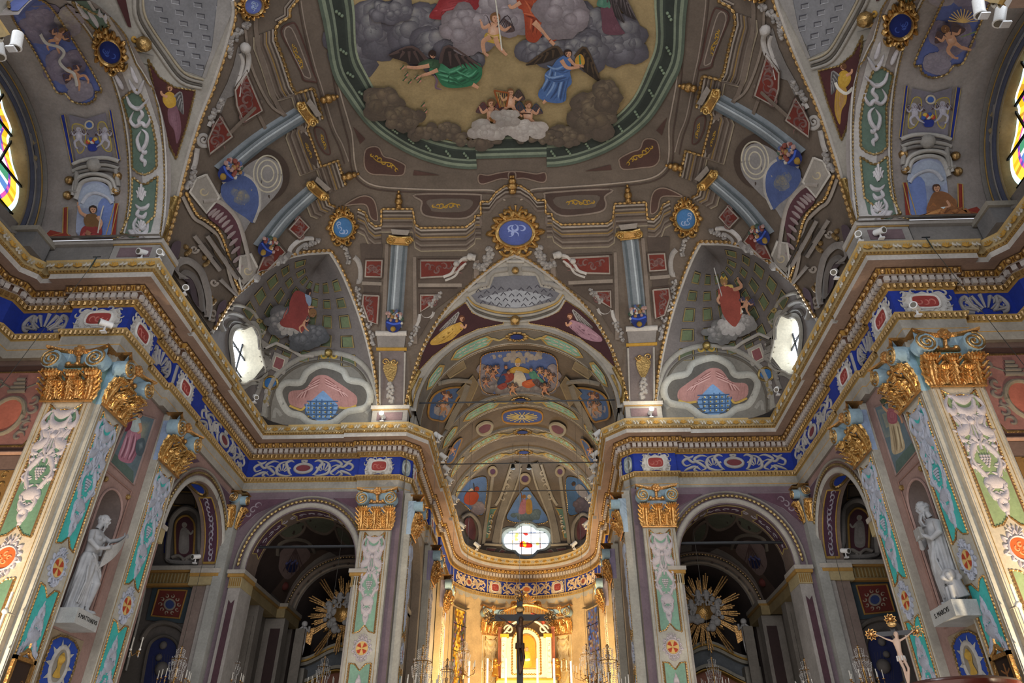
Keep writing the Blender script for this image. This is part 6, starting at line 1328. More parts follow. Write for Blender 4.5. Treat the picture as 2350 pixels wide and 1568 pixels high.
# ------------------------------------------------------------ wall painting, aisles and chapels
def atY(px,py,Y): d=ray(px,py); return EYE+d*((Y-EYE.y)/d.y)
def lbl(o,l,c,g=None): return tag(o,l,c,g)
XS=Plane('x',-7.94); 
CHS=Skin(bpy.data.objects['wall_chapel_left'])
for sd,nm in ((0,'left'),(1,'right')):
    MR=bool(sd)
    def wp(name,root,fn,mats=('paint','gilt'),h0=.004,MR=MR): mb=MB(); H0(h0); fn(mb); return mb.build(name,root,mats,mirror=MR)
    ax=Local((-7.94,0,0),(0,1,0),(0,0,1),(1,0,0)); ay=Local((0,19.19,0),(1,0,0),(0,0,1),(0,-1,0))
    # archivolts, spandrels, imposts
    root=tag(empty('painted_wall_arch'),'beaded archivolt and mauve spandrels around the %s chapel arch beside the chancel'%nm,'archway')
    def a(m):
        for r,w_,c_ in ((1.56,.07,'a29c92'),(1.80,.03,'8d877e'),): stroke(m,ay,[(-5.78-r,7.4)]+[(-5.78+r*cos(t),7.6+(r+.14)*sin(t)) for t in [pi-pi*k/30 for k in range(31)]]+[(-5.78+r,7.4)],w_,.05,c_,smooth=False)
        beads(m,ay,[(-5.78+1.69*cos(t),7.6+1.83*sin(t)) for t in [pi-pi*k/30 for k in range(31)]],.045,.12,'a58a4e',.02,smooth=False)
        for s_ in (-1,1): P=[(-5.78+s_*.62,9.5),(-5.78+s_*1.9,9.5),(-5.78+s_*1.9,8.6),(-5.78+s_*1.5,9.05)]; fill(m,ay,P,'5a3f4c',.004,smooth=False); stroke(m,ay,P,.012,.01,'877a80',smooth=False,closed=True); [stroke(m,ay,spiral(-5.78+s_*(1.5+.1*k),9.3-.12*k,.11,.03,k,.9,8),.022,.02,'8d8088',taper=TP) for k in range(3)]
        for s_ in (-1,1):
            x=-5.78+s_*1.62; m.box(x-.24,x+.24,18.97,19.9,7.35,7.45,'a39c92'); m.box(x-.22,x+.22,19.0,19.9,7.27,7.35,'a07a3c'); m.box(x-.17,x+.17,19.05,19.9,7.0,7.27,'a2926c')
            for k in range(6): m.box(x-.15+k*.055,x-.125+k*.055,19.03,19.05,7.03,7.24,'8d6c34')
            m.box(x-.16,x+.16,19.08,19.93,0,7.0,'96908a'); P=[(x-.08,6.7),(x,6.6),(x+.08,6.7),(x+.08,3),(x-.08,3)]
            fill(m,Local((0,19.075,0),(1,0,0),(0,0,1),(0,-1,0)),P,'4a3038',.002,smooth=False)
        # soffit ornament
        class So:
            def at(s,t,v,h=0): return Vector((-5.78+(1.47-h)*cos(t),v,7.6+(1.6-h)*sin(t)))
        for t0,t1 in ((.25,1.0),(1.2,1.94),(2.14,2.9)): P=[(t0,19.32),(t1,19.32),(t1-.05,19.57),(t1,19.82),(t0,19.82),(t0+.05,19.57)]; fill(m,So(),P,'4d3440',.004,smooth=False,step=.1); stroke(m,So(),sub(P,8),.012,.012,'97834e',smooth=False,closed=True)
        for k in range(16): stroke(m,So(),spiral(.3+.165*k,19.57,.08,.02,k,.9,7),.02,.02,'8a8288',taper=TP)
    wp('archivolt',root,a)
    root=tag(empty('painted_wall_arch'),'narrow beaded arch into the %s aisle, purple soffit with blue and gold cartouche'%nm,'archway')
    def b(m):
        for r,w_,c_ in ((1.73,.07,'a7a39b'),(1.98,.03,'8d877e')): stroke(m,ax,[(17.4-r,7.3)]+[(17.4+r*cos(t),7.45+(r+.02)*sin(t)) for t in [pi-pi*k/30 for k in range(31)]]+[(17.4+r,7.3)],w_,.05,c_,smooth=False)
        beads(m,ax,[(17.4+1.87*cos(t),7.45+1.89*sin(t)) for t in [pi-pi*k/30 for k in range(31)]],.04,.11,'a58a4e',.02,smooth=False)
        P=[(17.9,9.45),(19.1,9.45),(19.1,8.7),(18.7,9.05)]; fill(m,ax,P,'57414f',.004,smooth=False); stroke(m,ax,P,.012,.01,'877a80',smooth=False,closed=True)
        P=[(16.6,9.45),(15.5,9.45),(15.5,8.7),(15.9,9.05)]; fill(m,ax,P,'57414f',.004,smooth=False)
        class So:
            def at(s,t,v,h=0): return Vector((v,17.4+(1.65-h)*cos(t),7.45+(1.67-h)*sin(t)))
        xc=-8.22
        for t0,t1 in ((.12,1.25),(1.9,3.0)): P=[(t0,xc-.17),(t1,xc-.17),(t1,xc+.17),(t0,xc+.17)]; fill(m,So(),P,'4a2c3e',.004,smooth=False,step=.1); stroke(m,So(),sub(P,12),.02,.015,'a0803e',smooth=False,closed=True)
        fill(m,So(),[(1.57+.2*cos(k*.4),xc+.11*sin(k*.4)) for k in range(16)],'1c3c9c',.02,smooth=False); stroke(m,So(),[(1.57+.27*cos(k*.4),xc+.17*sin(k*.4)) for k in range(16)],.04,.04,'a0803e',smooth=False,closed=True,m=1)
        for k in range(12): stroke(m,So(),spiral(.2+.09*k,xc,.07,.02,k,.9,7),.018,.02,'9a94a0',taper=TP)
        m.box(-8.55,-7.85,15.55,15.8,7.35,7.45,'a39c92'); m.box(-8.5,-7.88,15.58,15.78,7.05,7.35,'a2926c'); m.box(-8.6,-7.80,18.9,19.25,7.35,7.47,'a39c92'); m.box(-8.6,-7.84,18.92,19.25,7.27,7.35,'a07a3c'); m.box(-8.6,-7.88,18.95,19.25,7.05,7.27,'a2926c'); m.box(-8.12,-7.92,19.0,19.25,0,7.05,'96908a')
    wp('archivolt',root,b)
    pilaster('corner sliver of a gilded capital where the %s side wall meets the chancel front'%nm,((-7.80 if sd==0 else 7.80),19.02,0),(.7071,.7071 if sd==0 else -.7071,0),.26,'6a7a74',OC2,cap=True,tone='8896a8') if 0 else None
    rt=tag(empty('corner_pilaster'),'slim corner pilaster with half-hidden gilt capital between the two %s arches'%nm,'pilaster')
    mb=MB(); mb.box(-7.98,-7.72,18.93,19.2,0,9.66,'93928c'); mb.build('shaft',rt,mirror=MR)
    for (o_,u_,n_) in (((-7.85,18.93),(1,0,0),(0,-1,0)),((-7.72,19.06),(0,1,0),(1,0,0))):
        sf=Local((o_[0],o_[1],8.58),u_,(0,0,1),n_); mb=MB(); leafmesh(mb,sf,0,0,.14,.62,.14,.03,'cf9a34'); mb.build('acanthus_leaf',rt,('paint','gilt'),mirror=MR)
        mb=MB(); volute(mb,mb,sf,0,.82,.13,1,.16); stroke(mb,sf,[(-.2,1.0),(.2,1.0)],.035,.2,'c08a34',smooth=False,m=1); mb.build('volute',rt,('paint','gilt'),mirror=MR)
    # framed fresco above the niche
    root=tag(empty('wall_fresco'),('fresco of a crowned woman in pink with a dark boar, above the left statue niche' if sd==0 else 'fresco of a woman in rose and cream robes, above the right statue niche'),'fresco')
    P='302,946 356,962 306,1114 251,1060'
    def c(m):
        pf(m,XS,P,'5a6a72',smooth=False); pf(m,XS,'262,1040 306,1082 306,1114 251,1060','4e5f58',smooth=False); puff(m,XS,pp('310,960 348,968 330,1030 290,1020'),'5a6a72','8c8a76',325,985,H_()); ps(m,XS,P,2.5,'8c7670',smooth=False,closed=True,h=.02)
        q=Sc(XS,304,1015,1,1,.22); robe.k=.8
        if sd==0:
            robe(m,q,[(-14,-28),(6,-34),(16,-14),(14,20),(6,48),(-24,44),(-22,10)],'a06a7c','643a48','c8a0ae',[[(-12,-10),(-14,20),(-18,42)],[(0,-20),(0,20),(-4,44)],[(8,-10),(8,20),(2,44)]]); robe(m,q,[(-12,-52),(2,-58),(10,-44),(8,-26),(-8,-24),(-14,-34)],'a3b2b4','6a7a80','c8d2d2',[[(-8,-50),(-4,-30)]]); robe(m,q,[(-16,-56),(-12,-52),(-12,-30),(-22,-20),(-26,-36)],'6e2c40','401824','94566a',[[(-16,-50),(-20,-26)]]); limb(m,q,[(6,-46),(12,-30),(6,-22)],3.5); head(m,q,2,-64,6.5,'3a2a24'); pf(m,q,[(8,-4),(22,-14),(30,4),(26,26),(12,22)],'4a5860'); puff(m,q,pp('12,-2 22,-8 26,8 18,18'),'4a5860','7f8c92',19,3,H_())
        else:
            robe(m,q,[(-12,-20),(10,-24),(14,0),(20,44),(6,50),(-14,42),(-14,10)],'a8977a','6a5a40','c8bc9c',[[(-8,-10),(-8,20),(-6,44)],[(2,-16),(4,20),(8,46)]]); robe(m,q,[(-12,-48),(6,-52),(12,-36),(10,-20),(-10,-18)],'94525c','5c2c34','b88088',[[(-4,-44),(0,-24)]]); limb(m,q,[(8,-46),(16,-60),(12,-70)],3.2); limb(m,q,[(-10,-44),(-20,-30),(-22,-12)],3.2); head(m,q,-2,-58,6,'3a2a20'); [ps(m,q,[(14,-60),(10+5*k,-84+abs(k)*4)],1.2,'3c4a34',smooth=False) for k in (-2,-1,0,1,2)]
    wp('painted_figure',root,c)
    # niche surround and medallion below
    root=tag(empty('wall_medallion'),'blue and gold painted medallion with a golden bust below the %s statue niche'%nm,'medallion')
    def d(m):
        L=ax; stroke(m,L,[(13.02,4.78),(13.02,7.6),(14.1,7.6),(14.1,4.78)],.03,.02,'8a6a60',smooth=False,closed=True); stroke(m,L,[(13.14,4.85)]+[(13.56+.42*cos(t),6.98+.42*sin(t)) for t in [pi-pi*k/16 for k in range(17)]]+[(13.98,4.85)],.025,.03,'9c8078',smooth=False); 
        for y in (13.1,14.02): m.ball(L.at(y,7.45,.01),.06,'a5823c',1,6,4)
        fill(m,L,[(13.05,3.6),(14.1,3.6),(14.1,4.62),(13.05,4.62)],'8a7a64',.004,smooth=False); O=[(13.13,3.72),(13.3,3.62),(13.56,3.6),(13.84,3.62),(14.0,3.72),(14.04,4.1),(14.0,4.45),(13.8,4.55),(13.56,4.58),(13.32,4.55),(13.13,4.45),(13.1,4.1)]
        fill(m,L,O,'1f3f94',.008,smooth=False); beads(m,L,O,.025,.07,'a8884a',.01,smooth=False,closed=True)
        for k in range(10): a=2*pi*k/10; P=[(13.57+.25*cos(a-.18),4.1+.3*sin(a-.18)),(13.57+.42*cos(a),4.1+.44*sin(a)),(13.57+.25*cos(a+.18),4.1+.3*sin(a+.18))]; fill(m,L,P,'a3a3a0',.014,smooth=False)
        el=[(13.57+.24*cos(2*pi*k/20),4.1+.31*sin(2*pi*k/20)) for k in range(20)]; fill(m,L,el,'857f74',.018,smooth=False); stroke(m,L,el,.045,.03,'a9a6a2',closed=True,smooth=False,base=.012)
        fill(m,L,[(13.45,3.92),(13.55,3.9),(13.68,3.93),(13.62,4.02),(13.62,4.12),(13.64,4.25),(13.56,4.32),(13.48,4.24),(13.47,4.14),(13.5,4.06)],'b08d3c',.03,smooth=True); m.ball(L.at(13.55,4.2,.02),.08,'b08d3c',0,8,6)
    wp('painted_medallion',root,d)
    # transept side wall panel with portrait roundel
    root=tag(empty('wall_fresco'),'painted papal coat of arms over a red portrait roundel at the far %s edge'%nm,'fresco')
    L=Local((0,12.09,0),(1,0,0),(0,0,1),(0,-1,0))
    def e(m):
        m_=MB; O=[(-10.3,7.7),(-9.1,7.7),(-9.0,7.9),(-9.0,9.15),(-9.15,9.35),(-10.3,9.35)]; fill(m,L,[(-10.4,7.5),(-8.95,7.5),(-8.95,9.5),(-10.4,9.5)],'4a322a',.002,smooth=False); fill(m,L,O,'8d6058',.006,smooth=False); stroke(m,L,O,.03,.02,'8d6c34',smooth=False,closed=True,m=1)
        el=[(-9.68+.33*cos(2*pi*k/24),8.35+.40*sin(2*pi*k/24)) for k in range(24)]; fill(m,L,el,'a8604e',.012,smooth=False); stroke(m,L,el,.05,.05,'857a68',closed=True,smooth=False,base=.008); 
        for s_ in (-1,1):
            for k in range(7): stroke(m,L,spiral(-9.68+s_*(.42+.06*(k%2)),7.9+k*.2,.12,.03,k,s_*.9,8),.035,.03,'716860',taper=TP,base=.01)
            stroke(m,L,[(-9.68,8.9),(-9.68+s_*.5,9.15)],.02,.02,'6a6258',smooth=False)
        for k in range(4): stroke(m,L,[(-9.86+.03*k,8.9+.09*k),(-9.5-.03*k,8.9+.09*k)],.045,.04,'7a7064',smooth=False,base=.01)
        head(m,Sc(L,-9.66,8.42,.1,-.1),0,0,1,'b98a78','c49a86'); robe.k=.01; pf(m,Sc(L,-9.66,8.2,.1,.1),[(-2,-1.2),(-1,.9),(0,1.2),(1,.9),(2,-1.2)],'b47a68')
        stroke(m,L,[(-9.98,7.55),(-8.95,7.55)],.04,.05,'9c7a68',smooth=False); fill(m,L,[(-10.4,5.5),(-9.05,5.5),(-9.05,7.2),(-10.4,7.2)],'7a5a30',.004,smooth=False); fill(m,L,[(-9.9+.6*cos(k*.4),6.3+.75*sin(k*.4)) for k in range(16)],'8a6a3a',.01,smooth=False)
        for k in range(8): stroke(m,L,spiral(-9.2,5.7+.2*k,.08,.02,k,.9,7),.02,.02,'b08a3c',taper=TP,m=1)
    wp('painted_coat_of_arms',root,e)
    # aisle end wall
    root=tag(empty('aisle_fresco'),'dim painted aisle wall seen through the %s side arch, niche figure above red panel'%nm,'fresco')
    A=Plane('y',19.22)
    def f(m):
        for z0,z1,yy,c_ in ((7.45,7.56,18.95,'958f86'),(7.40,7.45,18.98,'8a6630'),(7.12,7.40,19.08,'8b7c58'),(7.06,7.12,19.04,'8a6630')): m.box(-12,-8.0,yy,19.24,z0,z1,c_)
        for k in range(44): m.box(-12+.09*k,-11.96+.09*k,19.06,19.09,7.15,7.38,'6e5528')
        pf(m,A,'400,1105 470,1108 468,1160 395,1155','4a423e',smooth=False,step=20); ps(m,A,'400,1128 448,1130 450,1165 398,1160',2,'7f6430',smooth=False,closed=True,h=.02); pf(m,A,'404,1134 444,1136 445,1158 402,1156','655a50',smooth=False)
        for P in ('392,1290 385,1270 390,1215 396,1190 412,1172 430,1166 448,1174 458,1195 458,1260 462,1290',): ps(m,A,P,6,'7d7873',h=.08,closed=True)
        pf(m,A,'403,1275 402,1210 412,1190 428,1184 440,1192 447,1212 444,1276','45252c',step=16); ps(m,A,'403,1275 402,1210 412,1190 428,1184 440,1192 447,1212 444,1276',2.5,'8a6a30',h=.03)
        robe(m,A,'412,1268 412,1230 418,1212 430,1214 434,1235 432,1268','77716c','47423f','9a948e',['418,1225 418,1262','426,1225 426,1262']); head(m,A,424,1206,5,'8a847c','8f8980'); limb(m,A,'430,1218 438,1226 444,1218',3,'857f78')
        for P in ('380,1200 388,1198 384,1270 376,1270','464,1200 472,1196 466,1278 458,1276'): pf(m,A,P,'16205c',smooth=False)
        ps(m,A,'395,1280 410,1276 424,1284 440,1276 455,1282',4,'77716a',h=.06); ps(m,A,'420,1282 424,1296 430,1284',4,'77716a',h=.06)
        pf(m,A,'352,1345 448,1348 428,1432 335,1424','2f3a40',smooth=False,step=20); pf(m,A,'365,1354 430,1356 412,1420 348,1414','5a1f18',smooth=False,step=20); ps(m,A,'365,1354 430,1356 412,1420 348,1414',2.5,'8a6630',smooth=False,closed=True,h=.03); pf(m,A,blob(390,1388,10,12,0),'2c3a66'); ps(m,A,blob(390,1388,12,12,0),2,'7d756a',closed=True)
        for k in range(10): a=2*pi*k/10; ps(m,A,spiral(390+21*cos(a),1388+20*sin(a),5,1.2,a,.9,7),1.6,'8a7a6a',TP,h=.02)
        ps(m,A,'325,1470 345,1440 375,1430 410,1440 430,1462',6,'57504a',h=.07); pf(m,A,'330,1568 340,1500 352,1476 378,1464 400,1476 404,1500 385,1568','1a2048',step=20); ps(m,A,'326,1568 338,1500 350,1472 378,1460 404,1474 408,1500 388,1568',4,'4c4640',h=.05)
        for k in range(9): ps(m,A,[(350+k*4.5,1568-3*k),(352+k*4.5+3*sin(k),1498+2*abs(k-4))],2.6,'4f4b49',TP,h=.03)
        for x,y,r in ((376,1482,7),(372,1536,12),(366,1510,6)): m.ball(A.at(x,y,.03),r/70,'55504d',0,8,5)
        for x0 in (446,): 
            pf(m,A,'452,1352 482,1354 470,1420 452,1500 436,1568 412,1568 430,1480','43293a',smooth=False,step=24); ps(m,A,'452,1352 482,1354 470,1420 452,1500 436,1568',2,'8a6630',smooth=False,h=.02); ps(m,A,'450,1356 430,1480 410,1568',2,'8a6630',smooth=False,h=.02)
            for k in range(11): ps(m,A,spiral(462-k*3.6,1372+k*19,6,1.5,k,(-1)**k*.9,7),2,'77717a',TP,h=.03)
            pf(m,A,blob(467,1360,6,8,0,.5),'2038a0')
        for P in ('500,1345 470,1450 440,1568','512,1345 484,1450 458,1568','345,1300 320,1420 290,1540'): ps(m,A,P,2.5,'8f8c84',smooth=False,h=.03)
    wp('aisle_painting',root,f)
    # chapel interior
    root=tag(empty('chapel_fresco'),'shadowed painted vault and inner arch of the chapel %s of the chancel'%nm,'fresco')
    B=Plane('y',24.08)
    def g(m):
        bb=Local((0,24.07,0),(1,0,0),(0,0,1),(0,-1,0))
        for r,w_,c_ in ((1.95,.05,'6f6056'),(1.78,.07,'7a6a5c'),(1.62,.05,'8a7c6c')): stroke(m,bb,[(-5.79-r,7.3)]+[(-5.79+r*cos(t),7.5+r*1.0*sin(t)) for t in [pi-pi*k/30 for k in range(31)]]+[(-5.79+r,7.3)],w_,.06,c_,smooth=False)
        beads(m,bb,[(-5.79+1.87*cos(t),7.5+1.9*sin(t)) for t in [pi-pi*k/30 for k in range(31)]],.035,.1,'8a6e40',.02,smooth=False)
        for k in range(11): t=pi*(k+.5)/11; m.ball(bb.at(-5.79+1.66*cos(t),7.5+1.66*sin(t),.03),.05,'4a3c34',0,6,4)
        for (x0,x1,y0,y1) in ((-7.75,-7.35,20.2,24.1),(-7.75,-7.1,22.6,24.1),(-4.2,-3.85,20.2,24.1),(-4.5,-3.85,22.6,24.1)):
            m.box(x0,x1,y0,y1,7.42,7.52,'7f776c'); m.box(x0,x1-.02 if x0<-6 else x1,y0,y1,7.36,7.42,'80602c'); m.box(x0,x1-.06 if x0<-6 else x1,y0,y1,7.1,7.36,'7a6a48')
        for x0,x1,y in ((-7.75,-7.15,22.7),(-4.45,-3.85,22.7),(-7.75,-7.45,21.2),(-4.15,-3.85,21.2)): m.box(x0,x1,y,y+.4,0,7.1,'6f6860'); P=[(x0+.12,y),(x1-.12,y)]; m.box(x0+.12 if x0>-6 else x0+.2,x1-.1,y-.012,y,2,6.8,'2f1e1c')
        m.box(-7.2,-6.9,24.0,24.1,0,7.1,'7a7268'); m.box(-4.7,-4.4,24.0,24.1,0,7.1,'7a7268')
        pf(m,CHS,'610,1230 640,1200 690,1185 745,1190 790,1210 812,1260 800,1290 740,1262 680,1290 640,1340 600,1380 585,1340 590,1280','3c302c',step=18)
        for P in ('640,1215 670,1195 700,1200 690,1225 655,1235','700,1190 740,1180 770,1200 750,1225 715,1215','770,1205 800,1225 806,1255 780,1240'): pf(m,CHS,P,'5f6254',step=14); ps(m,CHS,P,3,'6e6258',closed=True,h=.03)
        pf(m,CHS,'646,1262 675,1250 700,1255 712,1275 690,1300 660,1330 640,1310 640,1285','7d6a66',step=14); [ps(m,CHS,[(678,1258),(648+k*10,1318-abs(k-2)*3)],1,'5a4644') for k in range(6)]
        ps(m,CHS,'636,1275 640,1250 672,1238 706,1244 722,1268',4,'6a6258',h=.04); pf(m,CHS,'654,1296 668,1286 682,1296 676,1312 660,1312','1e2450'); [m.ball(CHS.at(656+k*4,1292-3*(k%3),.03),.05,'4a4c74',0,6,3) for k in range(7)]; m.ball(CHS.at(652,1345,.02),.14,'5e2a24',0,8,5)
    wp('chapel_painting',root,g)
    # side altar with gilded glory
    alt=tag(empty('side_altar'),'curved marble side altar pediment with gilt capital in the %s chapel'%nm,'altar')
    mb=MB(); cx=-5.85; hh=lambda t:6.15+.42*cos(t*pi)*(abs(t)<1)
    for off,th,yy,c_ in ((0,.10,24.6,'8f897c'),(.10,.05,24.5,'a8823a'),(.15,.09,24.55,'8f897c'),(-.42,.42,24.8,'5c5f62'),(-.52,.10,24.6,'8f897c'),(-.6,.04,24.55,'a8823a'),(-.95,.35,24.85,'8a5a48')):
        rows=[]
        for k in range(33):
            t=-1.2+2.4*k/32; z=6.1+.45*(.5+.5*cos(max(-1,min(1,t/1.0))*pi))+off; rows.append([(cx+t*1.25,yy,z+th),(cx+t*1.25,yy,z),(cx+t*1.25,25.3,z),(cx+t*1.25,25.3,z+th)])
        mb.grid(rows,c_,0,True)
    for s_ in (-1,1): mb.box(cx+s_*1.3-.3,cx+s_*1.3+.3,24.4,25.3,5.2,6.0,'857f74'); mb.box(cx+s_*1.3-.2,cx+s_*1.3+.2,24.5,25.3,0,4.6,'7a4c3c')
    mb.box(cx-1.0,cx+1.0,25.0,25.3,0,5.4,'15110f'); mb.build('altar_body',alt,('paint','gilt'),mirror=MR)
    for s_ in (-1,1): sf=Local((cx+s_*1.3,24.45,4.6),(1,0,0),(0,0,1),(0,-1,0)); c_=MB(); [leafmesh(c_,sf,x,0,.13,.5,.16,.04,'b07f2c') for x in (-.17,0,.17)]; c_.build('capital',alt,('paint','gilt'),mirror=MR)
    gl=tag(empty('gilded_glory'),'gilded sunburst with white cherubs and clouds above the %s chapel altar'%nm,'sculpture')
    gx,gy,gz=-5.82,24.35,7.62
    for k in range(26):
        a=2*pi*k/26+.07; mb=MB(); r1=.92+.38*(k%2)+.16*sin(k*2.3)
        for j in range(3): aa=a+(j-1)*.06; mb.tube([(gx+.35*cos(aa),gy,gz+.35*sin(aa)),(gx+(r1-.08*abs(j-1))*cos(aa),gy-.05,gz+(r1-.08*abs(j-1))*sin(aa))],lambda t:.034*(1-.3*t),4,'a87624',1)
        mb.build('ray',gl,('paint','gilt'),mirror=MR)
    mb=MB(); q=random.Random(4)
    for k in range(34): a=q.uniform(0,2*pi); r=.26+.36*q.random(); mb.ball((gx+r*cos(a),gy-.1,gz+r*sin(a)*.9),.07+.07*q.random(),'a39f9b',0,8,6)
    mb.build('cloud_wreath',gl,mirror=MR); mb=MB(); mb.lathe([(.0,.12),(.1,.12),(.26,.02),(.29,0)],18,'c8912c',1); mb.xf(Matrix.Translation((gx,gy-.14,gz))@Matrix.Rotation(pi/2,4,'X')); mb.ball((gx,gy-.2,gz),.07,'3a2010'); mb.build('gilded_heart',gl,('paint','gilt'),mirror=MR)
    for dx,dz,fl in ((-.12,.42,1),(.14,.42,-1),(-.42,.1,1),(.40,.12,-1)):
        mb=MB(); x,y,z=gx+dx,gy-.22,gz+dz; mb.ball((x,y,z+.14),.085,'a9a5a2',0,8,6); mb.tube([(x,y,z+.1),(x,y+.02,z-.08)],lambda t:.095-.025*t,8,'a9a5a2'); 
        for e in (-1,1): mb.tube([(x,y,z+.06),(x+e*.12,y-.03,z+.02),(x+e*.2,y-.02,z+.08)],.024,6,'a9a5a2'); mb.tube([(x,y,z-.08),(x+e*.06,y-.03,z-.18),(x+e*.03,y,z-.28)],.032,6,'a9a5a2')
        mb.build('cherub',gl,mirror=MR)
    an=tag(empty('angel_statue'),'white winged child angel standing on the outer end of the %s chapel pediment'%nm,'statue')
    mb=MB(); x,y,z=-7.0,24.2,6.35; mb.ball((x,y,z+.93),.10,'a9a5a2',0,10,7); mb.tube([(x,y,z+.82),(x+.02,y,z+.6),(x,y,z+.4)],lambda t:.11-.02*sin(pi*t),10,'a9a5a2')
    for e in (-1,1): mb.tube([(x+e*.08,y,z+.78),(x+e*.2,y-.08,z+.68),(x+e*.1+.12,y-.16,z+.82)],.034,7,'a9a5a2'); mb.tube([(x+e*.05,y,z+.42),(x+e*.09,y-.08,z+.2),(x+e*.05,y,z)],lambda t:.06-.025*t,8,'a9a5a2')
    mb.build('body',an,mirror=MR)
    for e in (-1,1): mb=MB(); mb.add([(x+e*.05,y+.06,z+.75),(x+e*.3,y+.1,z+.85),(x+e*.26,y+.08,z+.3),(x+e*.08,y+.06,z+.4)],[(0,1,2,3)],'bd8428',1); mb.add([(x+e*.05,y+.09,z+.75),(x+e*.3,y+.13,z+.85),(x+e*.26,y+.11,z+.3),(x+e*.08,y+.09,z+.4)],[(3,2,1,0)],'bd8428',1); mb.build('gilded_wing',an,('paint','gilt'),mirror=MR)
    # chancel side wall: stalls, cornice and dark panels, tall windows of the apse
    mb=MB(); 
    mb.box(-3.75,-3.4,20.6,23.3,7.3,7.4,'9a9080'); mb.box(-3.75,-3.45,20.6,23.3,7.22,7.3,'a8782c'); mb.box(-3.75,-3.5,20.6,23.3,6.95,7.22,'8d7c5a')
    for k in range(26): mb.box(-3.5,-3.48,20.7+.1*k,20.75+.1*k,7.0,7.2,'7a5c2c')
    for y0 in (21.2,22.3): mb.box(-3.76,-3.72,y0,y0+.7,3,6.8,'3a2422'); mb.box(-3.76,-3.73,y0-.04,y0+.74,2.96,6.84,'8a6a4a')
    mb.box(-3.76,-3.70,21.5,22.5,7.5,8.9,'3c2a22'); st(mb.build('trim_stalls_'+nm,mirror=MR))
    wn+=1; mb=MB(); cyl=lambda a,z,r=2.98:Vector((r*cos(a),YA+r*sin(a),z)); a0,a1=pi-.30,pi-.62
    mb.grid([[cyl(a0+(a1-a0)*i/8,z) for i in range(9)] for z in (9.35,9.28)],'5c5038'); mb.grid([[cyl(a0+(a1-a0)*i/8,9.3,r_) for i in range(9)] for r_ in (2.98,2.75)],'4a4030'); wo=mb.build('window_%d'%wn,mirror=MR); st(wo)
    mb=MB(); q=random.Random(9+sd); cs=('c8921e','8a5a1e','d8b04a','4a3a2a','6a4a6a','3a4a3a') if sd==0 else ('5a4a5a','3a5a9a','6a5a4a','2a3a6a','8a7a6a','4a3a3a')
    for j in range(60):
        for i in range(12):
            z=4+5.2*j/60; A_=a0+(a1-a0)*i/12; B_=a0+(a1-a0)*(i+1)/12; fg=abs(i-5.5)<2.6+1.2*sin(j*.35); mb.add([cyl(A_,z),cyl(B_,z),cyl(B_,z+.0867),cyl(A_,z+.0867)],[(0,1,2,3)],mixc(cs[q.choice((0,2,1)) if fg else q.choice((3,4,5,1))],'1a1410',.35*q.random()) if 0<i<11 else '5a5044')
    MT.setdefault('dimglass',mat('dim_stained_glass',.3,0,.3,8,emit=.35)); mb.build('stained_glass',wo,('dimglass',),mirror=MR,smooth=False)
    mb=MB(); [mb.tube([cyl(a0+(a1-a0)*i/6,z,2.95) for i in range(7)],.012,4,'1a1612') for z in (5.2,6.4,7.6,8.6)]; mb.build('glazing_bar',wo,('metal',),mirror=MR)
# tie rods
def rod(a,b,r,label):
    mb=MB(); mb.tube([a,b],r,8,'3c3d40'); o=mb.build('tie_rod',None,('metal',)); tag(o,label,'tie rod')
rod((-3.05,19.35,12.62),(3.05,19.35,12.62),.025,'thin dark iron tie rod across the front of the chancel vault')
rod((-3.05,24.6,13.0),(3.05,24.6,13.0),.025,'thin dark iron tie rod across the middle of the chancel vault'); rod((-3.0,27.9,13.3),(3.0,27.9,13.3),.022,'thin dark tie rod in front of the apse dome panels')
rod((-7.3,19.45,8.2),(-4.3,19.45,8.2),.04,'dark iron tie rod across the left chapel arch'); rod((4.3,19.45,8.2),(7.3,19.45,8.2),.04,'dark iron tie rod across the right chapel arch')
# ------------------------------------------------------------ statues, crucifixes, altar, lamps, chandeliers
def solid(name,rgb,rough=.6,metal=0,noise=.15):
    m=bpy.data.materials.new(name); m.use_nodes=True; n=m.node_tree.nodes; l=m.node_tree.links; b=n['Principled BSDF']; b.inputs['Roughness'].default_value=rough; b.inputs['Metallic'].default_value=metal
    t=n.new('ShaderNodeTexNoise'); t.inputs['Scale'].default_value=5; t.inputs['Detail'].default_value=5; tc=n.new('ShaderNodeTexCoord'); l.new(tc.outputs['Object'],t.inputs['Vector'])
    r=n.new('ShaderNodeValToRGB'); c=hexc(rgb); r.color_ramp.elements[0].position=.3; r.color_ramp.elements[1].position=.7
    r.color_ramp.elements[0].color=tuple(v*(1-noise) for v in c[:3])+(1,); r.color_ramp.elements[1].color=tuple(min(1,v*(1+noise)) for v in c[:3])+(1,); l.new(t.outputs[0],r.inputs[0]); l.new(r.outputs[0],b.inputs['Base Color']); return m
MT['statue']=solid('weathered_white_stone','9a9b9d',.65,0,.22); MT['flesh']=solid('painted_wood_flesh','b09480',.6); MT['bronze']=solid('dark_bronze','5a4030',.45,.5); MT['angelgold']=solid('gilded_wood','b8873a',.4,.7)
def sculpt(mb,name,parent,m,vox=.016,mirror=False):
    o=mb.build(name,parent,(m,),mirror=mirror); r=o.modifiers.new('fuse','REMESH'); r.mode='VOXEL'; r.voxel_size=vox; r.use_smooth_shade=True
    s=o.modifiers.new('soften','SMOOTH'); s.iterations=1; s.factor=.4; return o
